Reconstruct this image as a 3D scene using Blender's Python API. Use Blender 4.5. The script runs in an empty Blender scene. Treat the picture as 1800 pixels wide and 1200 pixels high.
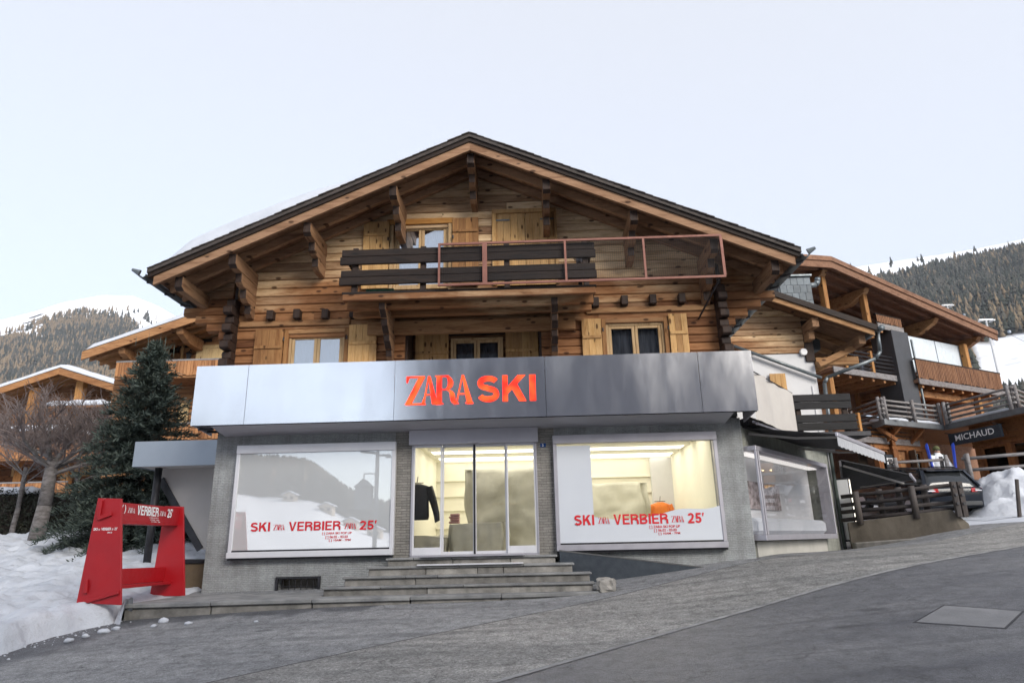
import bpy, math, random
import numpy as np
from mathutils import Vector, Matrix, noise as mnoise
RND = random.Random(7)
SC = bpy.context.scene
COL = SC.collection
# ------------------------------------------------------------------ camera
YAW, PITCH, ROLL, FPX = 0.0245, 0.2926, -0.0224, 1178.0
EYE = Vector((0, 0, 1.65))
_f = Vector((-math.sin(YAW)*math.cos(PITCH), math.cos(YAW)*math.cos(PITCH), math.sin(PITCH)))
_r0 = Vector((math.cos(YAW), math.sin(YAW), 0)); _u0 = _r0.cross(_f)
_r = math.cos(ROLL)*_r0 + math.sin(ROLL)*_u0
_u = -math.sin(ROLL)*_r0 + math.cos(ROLL)*_u0
cam = bpy.data.cameras.new('camera'); co = bpy.data.objects.new('camera', cam); COL.objects.link(co)
m = Matrix((_r, _u, -_f)).transposed().to_4x4(); m.translation = EYE; co.matrix_world = m
cam.sensor_width = 36; cam.lens = 36*FPX/1800; cam.clip_start = .1; cam.clip_end = 20000
SC.camera = co
# ------------------------------------------------------------------ sky, sun, exposure
SUN_AZ, SUN_EL = 145.0, 25.0          # clockwise from +Y (the view direction), and height
w = bpy.data.worlds.new('World'); SC.world = w; w.use_nodes = True
nt = w.node_tree; bg = nt.nodes['Background']
sky = nt.nodes.new('ShaderNodeTexSky'); sky.sky_type = 'NISHITA'; sky.sun_disc = False
sky.sun_elevation = math.radians(SUN_EL); sky.sun_rotation = math.radians(SUN_AZ)
sky.altitude = 1500; sky.air_density = 1.0; sky.dust_density = 1.0; sky.ozone_density = 1.0
veil = nt.nodes.new('ShaderNodeMix'); veil.data_type = 'RGBA'; veil.inputs[0].default_value = .44          # thin even veil of high cloud
nt.links.new(sky.outputs[0], veil.inputs[6]); veil.inputs[7].default_value = (7.1, 6.9, 6.7, 1)
nt.links.new(veil.outputs[2], bg.inputs[0]); bg.inputs[1].default_value = 0.070
sl = bpy.data.lights.new('sun', 'SUN'); sl.energy = 1.5; sl.angle = math.radians(30); sl.color = (1, .93, .84)
so = bpy.data.objects.new('sun', sl); COL.objects.link(so)
sd = Vector((math.sin(math.radians(SUN_AZ))*math.cos(math.radians(SUN_EL)), math.cos(math.radians(SUN_AZ))*math.cos(math.radians(SUN_EL)), math.sin(math.radians(SUN_EL))))
so.rotation_euler = sd.to_track_quat('Z', 'Y').to_euler(); so.location = (30, -30, 60)
SC.view_settings.view_transform = 'Standard'; SC.view_settings.look = 'None'
SC.view_settings.gamma = 1; SC.view_settings.use_curve_mapping = False
SC.view_settings.exposure = 1.78
SC.cycles.max_bounces = 8; SC.cycles.transparent_max_bounces = 16
# ------------------------------------------------------------------ measuring helpers: a direction of sight met with a real plane
def ray(px, py): return _f*FPX + _r*(px-900) + _u*(600-py)
def at(px, py, Y): d = ray(px, py); return EYE + d*((Y-EYE.y)/d.y)
def atz(px, py, Z): d = ray(px, py); return EYE + d*((Z-EYE.z)/d.z)
def hit(px, py, P, n): d = ray(px, py); P = Vector(P); n = Vector(n); return EYE + d*((P-EYE).dot(n)/d.dot(n))
def pix(p):
    d = Vector(p)-EYE; k = d.dot(_f); return 900+FPX*d.dot(_r)/k, 600-FPX*d.dot(_u)/k
def rect(x0, y0, x1, y1, Y):
    a = at(x0, y0, Y); b = at(x1, y1, Y); return min(a.x, b.x), max(a.x, b.x), min(a.z, b.z), max(a.z, b.z)
# ------------------------------------------------------------------ object helpers
def tag(o, label=None, cat=None, group=None, kind=None):
    if label: o['label'] = label
    if cat: o['category'] = cat
    if group: o['group'] = group
    if kind: o['kind'] = kind
    return o
def thing(name, label, cat, loc=(0, 0, 0), group=None):
    o = bpy.data.objects.new(name, None); COL.objects.link(o); o.location = loc
    o.empty_display_size = .2
    return tag(o, label, cat, group)
def adopt(o, parent):
    o.parent = parent
    if parent.type == 'EMPTY' and parent.parent is None:
        o.matrix_parent_inverse = Matrix.Translation(-Vector(parent.location))
    else:
        o.matrix_parent_inverse = Matrix.Identity(4)
        if parent.location.length > 1e-6 and parent.type != 'EMPTY': o.matrix_parent_inverse = Matrix.Translation(-Vector(parent.location))
def link(name, me, mat, parent=None, bevel=0, smooth=False, loc=None):
    o = bpy.data.objects.new(name, me); COL.objects.link(o)
    if mat is not None and len(me.materials) == 0: me.materials.append(mat)
    if loc is not None: o.location = loc
    if parent is not None: adopt(o, parent)
    if bevel:
        b = o.modifiers.new('bevel', 'BEVEL'); b.width = bevel; b.segments = 1; b.limit_method = 'ANGLE'; b.angle_limit = .6
    if smooth:
        me.polygons.foreach_set('use_smooth', [True]*len(me.polygons)); me.update()
    return o
class MB:
    def __init__(s, xf=None): s.v = []; s.f = []; s.xf = xf
    def pt(s, p):
        p = Vector(p); s.v.append(tuple(s.xf @ p) if s.xf else tuple(p)); return len(s.v)-1
    def quad(s, a, b, c, d): s.f.append([s.pt(a), s.pt(b), s.pt(c), s.pt(d)]); return s
    def hexa(s, P):
        i = [s.pt(p) for p in P]
        for q in ((0, 3, 2, 1), (4, 5, 6, 7), (0, 1, 5, 4), (1, 2, 6, 5), (2, 3, 7, 6), (3, 0, 4, 7)): s.f.append([i[k] for k in q])
        return s
    def box(s, x0, x1, y0, y1, z0, z1):
        return s.hexa(((x0, y0, z0), (x1, y0, z0), (x1, y1, z0), (x0, y1, z0), (x0, y0, z1), (x1, y0, z1), (x1, y1, z1), (x0, y1, z1)))
    def prism(s, pts, vec):
        vec = Vector(vec); n = len(pts)
        a = [s.pt(p) for p in pts]; b = [s.pt(Vector(p)+vec) for p in pts]
        s.f.append(a[::-1]); s.f.append(b)
        for k in range(n): s.f.append([a[k], a[(k+1) % n], b[(k+1) % n], b[k]])
        return s
    def bar(s, p, q, w, h, up=(0, 0, 1)):
        p = Vector(p); q = Vector(q); d = (q-p).normalized(); sd_ = d.cross(Vector(up))
        if sd_.length < 1e-4: sd_ = d.cross(Vector((0, 1, 0)))
        sd_.normalize(); u = sd_.cross(d)
        a = sd_*w/2; b = u*h/2
        return s.hexa((p-a-b, p+a-b, q+a-b, q-a-b, p-a+b, p+a+b, q+a+b, q-a+b))
    def tube(s, p, q, r0, r1=None, n=8, caps=True):
        r1 = r0 if r1 is None else r1
        p = Vector(p); q = Vector(q); d = (q-p).normalized(); a = d.orthogonal().normalized(); b = d.cross(a)
        A = []; B = []
        for k in range(n):
            t = 2*math.pi*k/n; o = a*math.cos(t)+b*math.sin(t)
            A.append(s.pt(p+o*r0)); B.append(s.pt(q+o*r1))
        for k in range(n): s.f.append([A[k], A[(k+1) % n], B[(k+1) % n], B[k]])
        if caps: s.f.append(A[::-1]); s.f.append(B)
        return s
    def path(s, P, r, n=8):
        for a, b in zip(P[:-1], P[1:]): s.tube(a, b, r, r, n)
        return s
    def loft(s, rings, close=True):
        I = [[s.pt(p) for p in rg] for rg in rings]; n = len(I[0])
        for a, b in zip(I[:-1], I[1:]):
            for k in range(n if close else n-1): s.f.append([a[k], a[(k+1) % n], b[(k+1) % n], b[k]])
        if close: s.f.append(I[0][::-1]); s.f.append(I[-1])
        return s
    def mesh(s, name):
        me = bpy.data.meshes.new(name); me.from_pydata(s.v, [], s.f); me.update(); return me
    def build(s, name, mat, parent=None, bevel=0, smooth=False):
        return link(name, s.mesh(name), mat, parent, bevel, smooth)
def B(x0, x1, y0, y1, z0, z1, xf=None): return MB(xf).box(x0, x1, y0, y1, z0, z1)
def fast_mesh(name, V, F):       # V (n,3) array, F (m,3|4) array
    V = np.asarray(V, dtype=np.float32); F = np.asarray(F, dtype=np.int32); k = F.shape[1]
    me = bpy.data.meshes.new(name); me.vertices.add(len(V)); me.vertices.foreach_set('co', V.ravel())
    me.loops.add(F.size); me.loops.foreach_set('vertex_index', F.ravel())
    me.polygons.add(len(F)); me.polygons.foreach_set('loop_start', np.arange(0, F.size, k, dtype=np.int32))
    me.update(calc_edges=True); return me
# ------------------------------------------------------------------ materials
def node(nt, t, **kw):
    n = nt.nodes.new('ShaderNode'+t)
    for k, v in kw.items():
        if k.startswith('_'): setattr(n, k[1:], v)
        else:
            key = k.replace('__', ' ')
            n.inputs[key].default_value = v
    return n
def L(nt, a, b): nt.links.new(a, b)
def ramp(nt, fac, stops):
    r = nt.nodes.new('ShaderNodeValToRGB'); e = r.color_ramp.elements
    while len(e) < len(stops): e.new(.5)
    for k, (p, c) in enumerate(stops): e[k].position = p; e[k].color = (c[0], c[1], c[2], 1) if hasattr(c, '__len__') else (c, c, c, 1)
    L(nt, fac, r.inputs[0]); return r.outputs[0]
def mixc(nt, fac, a, b, mode='MIX'):
    n = nt.nodes.new('ShaderNodeMix'); n.data_type = 'RGBA'; n.blend_type = mode
    for s, v in ((n.inputs[0], fac), (n.inputs[6], a), (n.inputs[7], b)):
        if hasattr(v, 'is_linked'): L(nt, v, s)
        elif hasattr(v, '__len__'): s.default_value = (v[0], v[1], v[2], 1)
        else: s.default_value = v
    return n.outputs[2]
def coords(nt, scale, rot=(0, 0, 0), rnd=True):
    g = nt.nodes.new('ShaderNodeNewGeometry'); mp = nt.nodes.new('ShaderNodeMapping')
    mp.inputs['Scale'].default_value = scale; mp.inputs['Rotation'].default_value = rot
    L(nt, g.outputs['Position'], mp.inputs[0])
    if not rnd: return mp.outputs[0]
    oi = nt.nodes.new('ShaderNodeObjectInfo'); ad = nt.nodes.new('ShaderNodeVectorMath'); ad.operation = 'MULTIPLY_ADD'
    cb = nt.nodes.new('ShaderNodeCombineXYZ'); L(nt, oi.outputs['Random'], cb.inputs[0]); L(nt, oi.outputs['Random'], cb.inputs[2])
    L(nt, cb.outputs[0], ad.inputs[0]); ad.inputs[1].default_value = (37, 0, 53); L(nt, mp.outputs[0], ad.inputs[2]); return ad.outputs[0]
def nz(nt, vec, scale, detail=4, rough=.55, dist=0):
    n = node(nt, 'TexNoise', Scale=scale, Detail=detail, Roughness=rough, Distortion=dist); L(nt, vec, n.inputs['Vector']); return n.outputs[0]
def base(name):
    mt = bpy.data.materials.new(name); mt.use_nodes = True; return mt, mt.node_tree, mt.node_tree.nodes['Principled BSDF']
def bumpit(nt, bs, h, st, dist=.01):
    b = nt.nodes.new('ShaderNodeBump'); b.inputs['Strength'].default_value = st; b.inputs['Distance'].default_value = dist
    L(nt, h, b.inputs['Height']); L(nt, b.outputs[0], bs.inputs['Normal'])
def plain(name, c1, c2=None, rough=.6, metal=0, scale=4, bump=.0, bscale=40, spec=.5, stretch=(1, 1, 1), vary=0):
    mt, nt, bs = base(name); bs.inputs['Roughness'].default_value = rough; bs.inputs['Metallic'].default_value = metal
    bs.inputs['Specular IOR Level'].default_value = spec
    if c2 is None: c2 = tuple(x*.82 for x in c1)
    vec = coords(nt, stretch)
    f = nz(nt, vec, scale, 6, .6); col = ramp(nt, f, ((.3, c1), (.7, c2)))
    if vary:
        oi = nt.nodes.new('ShaderNodeObjectInfo'); v = ramp(nt, oi.outputs['Random'], ((0, (1-vary,)*3), (1, (1+vary*.3,)*3))); col = mixc(nt, 1.0, col, v, 'MULTIPLY')
    L(nt, col, bs.inputs['Base Color'])
    rr = ramp(nt, nz(nt, vec, scale*3, 3), ((.3, (max(0, rough-.08),)*3), (.7, (min(1, rough+.08),)*3))); L(nt, rr, bs.inputs['Roughness'])
    if bump: bumpit(nt, bs, nz(nt, vec, bscale, 5, .65), bump)
    return mt
def wood(name, light, mid, dark, axis='x', vary=.35, weather=0, knots=True, rough=.75, rot=(0, 0, 0), stain=.55):
    mt, nt, bs = base(name); bs.inputs['Roughness'].default_value = rough; bs.inputs['Specular IOR Level'].default_value = .25
    a = {'x': (.9, 9, 9), 'y': (9, .9, 9), 'z': (9, 9, .9)}[axis]
    vec = coords(nt, a, rot)
    g = nz(nt, vec, 1.6, 7, .65, .6); fine = nz(nt, vec, 9, 4, .7, .3)
    col = ramp(nt, g, ((.25, dark), (.38, mid), (.54, light), (.8, tuple((x*2+y)/3 for x, y in zip(light, mid)))))
    col = mixc(nt, .35, col, ramp(nt, fine, ((.30, (.30, .25, .22)), (.50, (1, 1, 1)))), 'MULTIPLY')
    if knots:
        kv = coords(nt, {'x': (2.4, .25, 5.2), 'y': (.6, 2.0, 4.5), 'z': (6, .25, 2.4)}[axis], rot)
        vo = node(nt, 'TexVoronoi', Scale=1.0, Randomness=1.0); L(nt, kv, vo.inputs['Vector'])
        kf = ramp(nt, vo.outputs['Distance'], ((.0, (.0,)*3), (.12, (.05,)*3), (.19, (1,)*3)))
        col = mixc(nt, .85, col, mixc(nt, 1.0, kf, (.12, .06, .03), 'LIGHTEN'), 'MULTIPLY')
    if weather:
        gg = nt.nodes.new('ShaderNodeNewGeometry'); sx = nt.nodes.new('ShaderNodeSeparateXYZ'); L(nt, gg.outputs['Position'], sx.inputs[0])
        wn = nz(nt, coords(nt, (.35, .35, 1.1), (0, 0, 0), False), 1.3, 5, .6)
        ad = node(nt, 'Math', _operation='MULTIPLY_ADD'); L(nt, sx.outputs[2], ad.inputs[0]); ad.inputs[1].default_value = -.17; ad.inputs[2].default_value = 1.43
        sm = node(nt, 'Math', _operation='ADD'); L(nt, ad.outputs[0], sm.inputs[0]); L(nt, wn, sm.inputs[1])
        mk = ramp(nt, sm.outputs[0], ((.50, (0, 0, 0)), (.78, (weather,)*3)))
        col = mixc(nt, mk, col, mixc(nt, 1.0, col, (.40, .26, .185), 'MULTIPLY'))
    if vary:
        oi = nt.nodes.new('ShaderNodeObjectInfo')
        v = ramp(nt, oi.outputs['Random'], ((0, (1-vary, 1-vary*1.15, 1-vary*1.2)), (.5, (.93, .93, .93)), (1, (1.06, 1.04, 1.0))))
        col = mixc(nt, 1.0, col, v, 'MULTIPLY')
    stv = nz(nt, coords(nt, tuple(q*.45 for q in a), rot), 1.0, 5, .6); col = mixc(nt, ramp(nt, stv, ((.52, 0.0), (.70, stain))), col, mixc(nt, 1.0, col, (.42, .30, .23), 'MULTIPLY'))
    L(nt, col, bs.inputs['Base Color'])
    bumpit(nt, bs, fine, .6, .014)
    return mt
def glow(name, c, s):
    mt, nt, bs = base(name); bs.inputs['Base Color'].default_value = (*c, 1); bs.inputs['Emission Color'].default_value = (*c, 1); bs.inputs['Emission Strength'].default_value = s; return mt
def glass(name, refl=.12, tint=(1, 1, 1), rough=.0, wave=0.0):
    mt = bpy.data.materials.new(name); mt.use_nodes = True; nt = mt.node_tree; nt.nodes.clear()
    o = nt.nodes.new('ShaderNodeOutputMaterial'); tr = node(nt, 'BsdfTransparent', Color=(*tint, 1)); gl = node(nt, 'BsdfGlossy', Roughness=rough)
    if refl < 0: fr = node(nt, 'Value'); fr.outputs[0].default_value = -refl; refl = .04
    else: fr = node(nt, 'Fresnel', IOR=1.5)
    ad = node(nt, 'Math', _operation='ADD', _use_clamp=True); ad.inputs[1].default_value = refl-.04
    L(nt, fr.outputs[0], ad.inputs[0])
    mx = nt.nodes.new('ShaderNodeMixShader'); L(nt, ad.outputs[0], mx.inputs[0]); L(nt, tr.outputs[0], mx.inputs[1]); L(nt, gl.outputs[0], mx.inputs[2])
    if wave:
        b = nt.nodes.new('ShaderNodeBump'); b.inputs['Strength'].default_value = wave; b.inputs['Distance'].default_value = .02
        L(nt, nz(nt, coords(nt, (1, 1, 1)), .9, 2), b.inputs['Height']); L(nt, b.outputs[0], gl.inputs['Normal'])
    L(nt, mx.outputs[0], o.inputs[0]); return mt
M = {}
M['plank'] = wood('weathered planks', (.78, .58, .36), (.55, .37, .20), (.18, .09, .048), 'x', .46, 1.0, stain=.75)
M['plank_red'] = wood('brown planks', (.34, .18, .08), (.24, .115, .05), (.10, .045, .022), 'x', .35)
M['beam_y'] = wood('beam wood along y', (.30, .175, .095), (.20, .105, .055), (.075, .038, .022), 'y', .3)
M['beam_x'] = wood('beam wood', (.40, .23, .11), (.29, .15, .065), (.11, .05, .025), 'x', .25)
M['beam_z'] = wood('post wood', (.42, .22, .08), (.32, .15, .05), (.15, .06, .025), 'z', .25)
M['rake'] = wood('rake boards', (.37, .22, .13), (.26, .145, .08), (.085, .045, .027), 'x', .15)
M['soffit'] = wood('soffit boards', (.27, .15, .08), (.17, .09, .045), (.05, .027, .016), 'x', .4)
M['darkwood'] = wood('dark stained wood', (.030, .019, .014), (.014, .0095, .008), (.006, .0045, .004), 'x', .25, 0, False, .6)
M['darkwood_z'] = wood('dark stained wood upright', (.045, .027, .02), (.024, .015, .012), (.009, .006, .005), 'z', .25, 0, False, .6)
M['shutter'] = wood('golden shutter wood', (.60, .375, .165), (.50, .29, .11), (.25, .12, .045), 'z', .3)
M['shutter_b'] = wood('brown shutter wood', (.36, .19, .075), (.27, .13, .05), (.14, .06, .025), 'z', .3)
M['frame'] = wood('window frame wood', (.54, .38, .21), (.45, .30, .15), (.28, .15, .06), 'z', .1, 0, False)
M['greywood'] = wood('silvered rail wood', (.26, .25, .25), (.18, .175, .18), (.07, .07, .075), 'x', .25, 0, False)
M['orange_z'] = wood('orange upright boards', (.38, .20, .095), (.27, .13, .06), (.13, .05, .025), 'z', .5)
M['orange_x'] = wood('orange boards', (.38, .20, .09), (.27, .13, .058), (.15, .06, .028), 'x', .3)
M['slate'] = plain('roof slate', (.040, .034, .030), (.075, .060, .052), .8, 0, 9, .4, 20)
M['blueslate'] = plain('blue slate', (.10, .125, .145), (.16, .185, .20), .6, 0, 5, .3, 30, vary=.4)
M['zinc'] = plain('zinc gutter', (.12, .14, .15), (.19, .21, .22), .48, .7, 4)
M['snow'] = plain('snow', (.58, .605, .65), (.48, .505, .555), .8, 0, 1.8, .9, 9, .2)
def old_snow():
    mt, nt, bs = base('old crusted snow'); bs.inputs['Roughness'].default_value = .75; bs.inputs['Specular IOR Level'].default_value = .25
    v = coords(nt, (1, 1, 1), (0, 0, 0), False); a = nz(nt, v, 1.6, 6, .6); b = nz(nt, v, 7, 7, .7); c = nz(nt, v, 38, 4, .7)
    col = ramp(nt, a, ((.3, (.62, .645, .69)), (.7, (.48, .505, .55)))); col = mixc(nt, ramp(nt, b, ((.56, 0.0), (.74, .55))), col, (.30, .295, .285)); col = mixc(nt, ramp(nt, c, ((.66, 0.0), (.74, .6))), col, (.16, .15, .14))
    L(nt, col, bs.inputs['Base Color']); ad = node(nt, 'Math', _operation='MULTIPLY_ADD'); L(nt, b, ad.inputs[0]); ad.inputs[1].default_value = 3.0; L(nt, c, ad.inputs[2]); bumpit(nt, bs, ad.outputs[0], .55, .03); return mt
M['oldsnow'] = old_snow()
M['alu'] = plain('white aluminium', (.68, .68, .70), (.62, .62, .65), .44, .2, 2)
M['alu_g'] = plain('greyed brushed aluminium', (.46, .45, .49), (.40, .39, .43), .44, .5, 2)  # on door header and right window the dark reflection is in this grey
M['black'] = plain('black cloth', (.012, .012, .014), (.02, .02, .023), .85, 0, 6, .2, 60)
M['navy'] = plain('navy board', (.012, .02, .032), (.03, .04, .052), .55, 0, 7, .3, 25)
M['iron'] = plain('black iron', (.02, .02, .024), (.04, .04, .045), .5, .5, 6)
M['red'] = plain('red paint', (.40, .003, .008), (.34, .004, .010), .5, 0, 2.2, .25, 60)
M['pinkmetal'] = plain('primer coated steel', (.25, .105, .075), (.19, .08, .06), .6, .2, 6)
M['white'] = plain('white paint', (.8, .8, .8), (.74, .74, .75), .6)
M['plaster'] = plain('white plaster', (.62, .62, .62), (.55, .55, .56), .9, 0, 1.5, .25, 60)
M['tarp'] = plain('beige tarpaulin', (.52, .49, .45), (.46, .43, .40), .8, 0, 2)
M['beigepanel'] = plain('beige panel', (.43, .40, .38), (.38, .36, .34), .8, 0, 1.2)
M['redletter'] = plain('red vinyl letters', (.62, .01, .02), (.58, .01, .02), .5)
M['whiteletter'] = plain('white letters', (.85, .85, .85), (.8, .8, .8), .5)
M['glass'] = glass('clear glass', .05)
M['glass_sky'] = glass('reflecting glass', .38, (.85, .9, .95))
M['carpaint'] = plain('dark car paint', (.004, .007, .013), (.005, .008, .015), .15, 0, 3, 0, 40, .35)
M['carglass'] = plain('car glass', (.02, .022, .025), (.025, .028, .03), .05)
M['rubber'] = plain('rubber', (.015, .015, .015), (.02, .02, .02), .85)
M['curtain'] = plain('net curtain', (.62, .64, .68), (.5, .53, .58), .9, 0, 3, 0, 10, .1, (9, 9, .6))
M['darkcurtain'] = plain('dim curtain', (.09, .10, .12), (.03, .035, .045), .9, 0, 3, 0, 10, .1, (6, 6, .5))
def coursed(name, c1, c2, ang=0, bw=.16, bh=.045, bump=.6, contrast=.75):
    mt, nt, bs = base(name); bs.inputs['Roughness'].default_value = .92; bs.inputs['Specular IOR Level'].default_value = .2
    g = nt.nodes.new('ShaderNodeNewGeometry'); sx = nt.nodes.new('ShaderNodeSeparateXYZ'); L(nt, g.outputs['Position'], sx.inputs[0])
    a = node(nt, 'Math', _operation='MULTIPLY'); L(nt, sx.outputs[0], a.inputs[0]); a.inputs[1].default_value = math.cos(ang)
    b = node(nt, 'Math', _operation='MULTIPLY_ADD'); L(nt, sx.outputs[1], b.inputs[0]); b.inputs[1].default_value = math.sin(ang); L(nt, a.outputs[0], b.inputs[2])
    cb = nt.nodes.new('ShaderNodeCombineXYZ'); L(nt, b.outputs[0], cb.inputs[0]); L(nt, sx.outputs[2], cb.inputs[1])
    dn = node(nt, 'TexNoise', Scale=6.0, Detail=3.0); L(nt, cb.outputs[0], dn.inputs['Vector'])
    vm = nt.nodes.new('ShaderNodeVectorMath'); vm.operation = 'MULTIPLY_ADD'; L(nt, dn.outputs['Color'], vm.inputs[0]); vm.inputs[1].default_value = (.03, .03, 0); L(nt, cb.outputs[0], vm.inputs[2])
    br = nt.nodes.new('ShaderNodeTexBrick'); L(nt, vm.outputs[0], br.inputs['Vector']); br.inputs['Scale'].default_value = 1
    br.inputs['Brick Width'].default_value = bw; br.inputs['Row Height'].default_value = bh; br.inputs['Mortar Size'].default_value = .006; br.inputs['Mortar Smooth'].default_value = .6
    br.inputs['Color1'].default_value = (1, 1, 1, 1); br.inputs['Color2'].default_value = (.78, .78, .78, 1); br.inputs['Mortar'].default_value = (.55, .55, .55, 1)
    big = nz(nt, coords(nt, (1, 1, 1.5), (0, 0, 0), False), 1.1, 6, .65); fine = nz(nt, coords(nt, (1, 1, 1), (0, 0, 0), False), 45, 4, .7)
    col = ramp(nt, big, ((.3, c1), (.68, c2)))
    col = mixc(nt, contrast, col, br.outputs[0], 'MULTIPLY'); col = mixc(nt, .5, col, ramp(nt, fine, ((.3, (.5,)*3), (.65, (1.1,)*3))), 'MULTIPLY')
    strk = nz(nt, coords(nt, (5, 5, .35), (0, 0, 0), False), 1.4, 5, .6)      # rain streaks
    col = mixc(nt, .35, col, ramp(nt, strk, ((.35, (.55, .53, .5)), (.55, (1, 1, 1)))), 'MULTIPLY')
    L(nt, col, bs.inputs['Base Color'])
    ad = node(nt, 'Math', _operation='MULTIPLY_ADD'); L(nt, fine, ad.inputs[0]); ad.inputs[1].default_value = .6; L(nt, br.outputs['Fac'], ad.inputs[2])
    inv = node(nt, 'Math', _operation='SUBTRACT'); inv.inputs[0].default_value = 1; L(nt, br.outputs['Fac'], inv.inputs[1]); L(nt, inv.outputs[0], ad.inputs[2])
    bumpit(nt, bs, ad.outputs[0], bump, .012); return mt
M['concrete'] = coursed('rough rendered masonry', (.47, .49, .495), (.29, .30, .30), 0, .10, .035, .8, .38)
M['concrete_b'] = coursed('rough brick column', (.36, .34, .31), (.26, .25, .23), 0, .22, .055, 1.0, 1.0)
M['concrete_w'] = coursed('rough rendered masonry of the wing', (.40, .41, .36), (.25, .26, .235), math.atan2(.8, .6), .10, .035, .8, .38)
M['stone'] = plain('weathered stone', (.13, .125, .115), (.38, .36, .33), .92, 0, 3.0, 1.0, 22, .2, (1, 1, 1), .25)
M['stone_top'] = plain('slate tread', (.16, .163, .168), (.33, .33, .32), .85, 0, 2.5, 1.0, 25, .2, (1, 1, 1), .25)
M['mossy'] = plain('damp retaining wall', (.06, .052, .042), (.16, .14, .115), .9, 0, 1.6, .6, 22, .2, (1, 1, .5))
def asphalt(name, c1, c2, stain, rough, spec=.3, streak=(.25, 1.2), salt=.25, gritf=.4, wet=False):
    mt, nt, bs = base(name); bs.inputs['Specular IOR Level'].default_value = spec
    ang = math.atan2(5.3, 9.2)
    v0 = coords(nt, (1, 1, 1), (0, 0, 0), False); v1 = coords(nt, (streak[0], streak[1], 1), (0, 0, -ang), False)
    big = nz(nt, v1, 1.0, 7, .62, .4); mid = nz(nt, v0, 5, 6, .7); fine = node(nt, 'TexVoronoi', Scale=95.0); L(nt, v0, fine.inputs['Vector']); f2 = nz(nt, v0, 60, 3, .7)
    col = ramp(nt, big, ((.32, c1), (.62, c2)))
    col = mixc(nt, .85, col, ramp(nt, mid, ((.28, (.5,)*3), (.5, (.95,)*3), (.72, (1.3,)*3))), 'MULTIPLY')
    col = mixc(nt, .6, col, ramp(nt, fine.outputs['Color'], ((.1, (.45,)*3), (.9, (1.45,)*3))), 'MULTIPLY')
    grit = nz(nt, v0, 26, 3, .8); col = mixc(nt, gritf, col, ramp(nt, grit, ((.32, (.45,)*3), (.5, (1,)*3), (.70, (1.6,)*3))), 'MULTIPLY')
    sp = node(nt, 'TexVoronoi', Scale=.9, Randomness=1.0); L(nt, coords(nt, (.45, 1.1, 1), (0, 0, -ang), False), sp.inputs['Vector']); col = mixc(nt, ramp(nt, sp.outputs['Distance'], ((.05, .65), (.10, 0.0))), col, tuple(x*.35 for x in c1))
    sa = nz(nt, coords(nt, (.4, 1.3, 1), (0, 0, -ang), False), 2.3, 8, .75); col = mixc(nt, ramp(nt, sa, ((.58, 0.0), (.70, salt))), col, (.42, .42, .41))
    st = nz(nt, coords(nt, (.5, 1.6, 1), (0, 0, -ang), False), 1.7, 5, .6); col = mixc(nt, ramp(nt, st, ((.62, 0.0), (.72, .55))), col, stain)
    cr = node(nt, 'TexVoronoi', Scale=.55, _feature='DISTANCE_TO_EDGE'); dv = nt.nodes.new('ShaderNodeVectorMath'); dv.operation = 'MULTIPLY_ADD'
    dn = node(nt, 'TexNoise', Scale=1.6, Detail=6.0); L(nt, v0, dn.inputs['Vector']); L(nt, dn.outputs['Color'], dv.inputs[0]); dv.inputs[1].default_value = (1.1, 1.1, 0); L(nt, v0, dv.inputs[2]); L(nt, dv.outputs[0], cr.inputs['Vector'])
    col = mixc(nt, ramp(nt, cr.outputs['Distance'], ((.0, .6), (.006, 0.0))), col, tuple(x*.3 for x in c1))
    tk = nz(nt, coords(nt, (.06, 2.2, 1), (0, 0, -ang), False), 1.5, 3, .5); col = mixc(nt, ramp(nt, tk, ((.56, 0.0), (.66, .35))), col, tuple(x*.55 for x in c1))
    rg_ = ramp(nt, big, ((.3, (max(0.05, rough-.14),)*3), (.65, (min(1, rough+.1),)*3)))
    if wet:
        wa = nt.nodes.new('ShaderNodeAttribute'); wa.attribute_name = 'wet'; wm = node(nt, 'Math', _operation='ADD'); wn = nz(nt, v0, 1.8, 6, .65); L(nt, wa.outputs['Fac'], wm.inputs[0]); L(nt, wn, wm.inputs[1])
        wf = ramp(nt, wm.outputs[0], ((.62, 0.0), (.85, 1.0))); col = mixc(nt, wf, col, mixc(nt, 1.0, col, (.42, .43, .46), 'MULTIPLY')); rg_ = mixc(nt, wf, rg_, (.38, .38, .38))
    L(nt, col, bs.inputs['Base Color']); L(nt, rg_, bs.inputs['Roughness'])
    ad = node(nt, 'Math', _operation='ADD'); L(nt, fine.outputs['Distance'], ad.inputs[0]); L(nt, f2, ad.inputs[1]); bumpit(nt, bs, ad.outputs[0], .8, .012)
    return mt
M['road'] = asphalt('road asphalt', (.095, .099, .112), (.165, .166, .174), (.055, .057, .064), .46, .5, salt=.16)
M['pavement'] = asphalt('worn pavement asphalt', (.205, .205, .20), (.345, .336, .32), (.12, .12, .12), .85, .15, salt=.7, gritf=.75)
M['apron'] = asphalt('smooth grey asphalt', (.215, .22, .228), (.305, .307, .31), (.14, .14, .14), .82, .15, wet=True)
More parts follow.
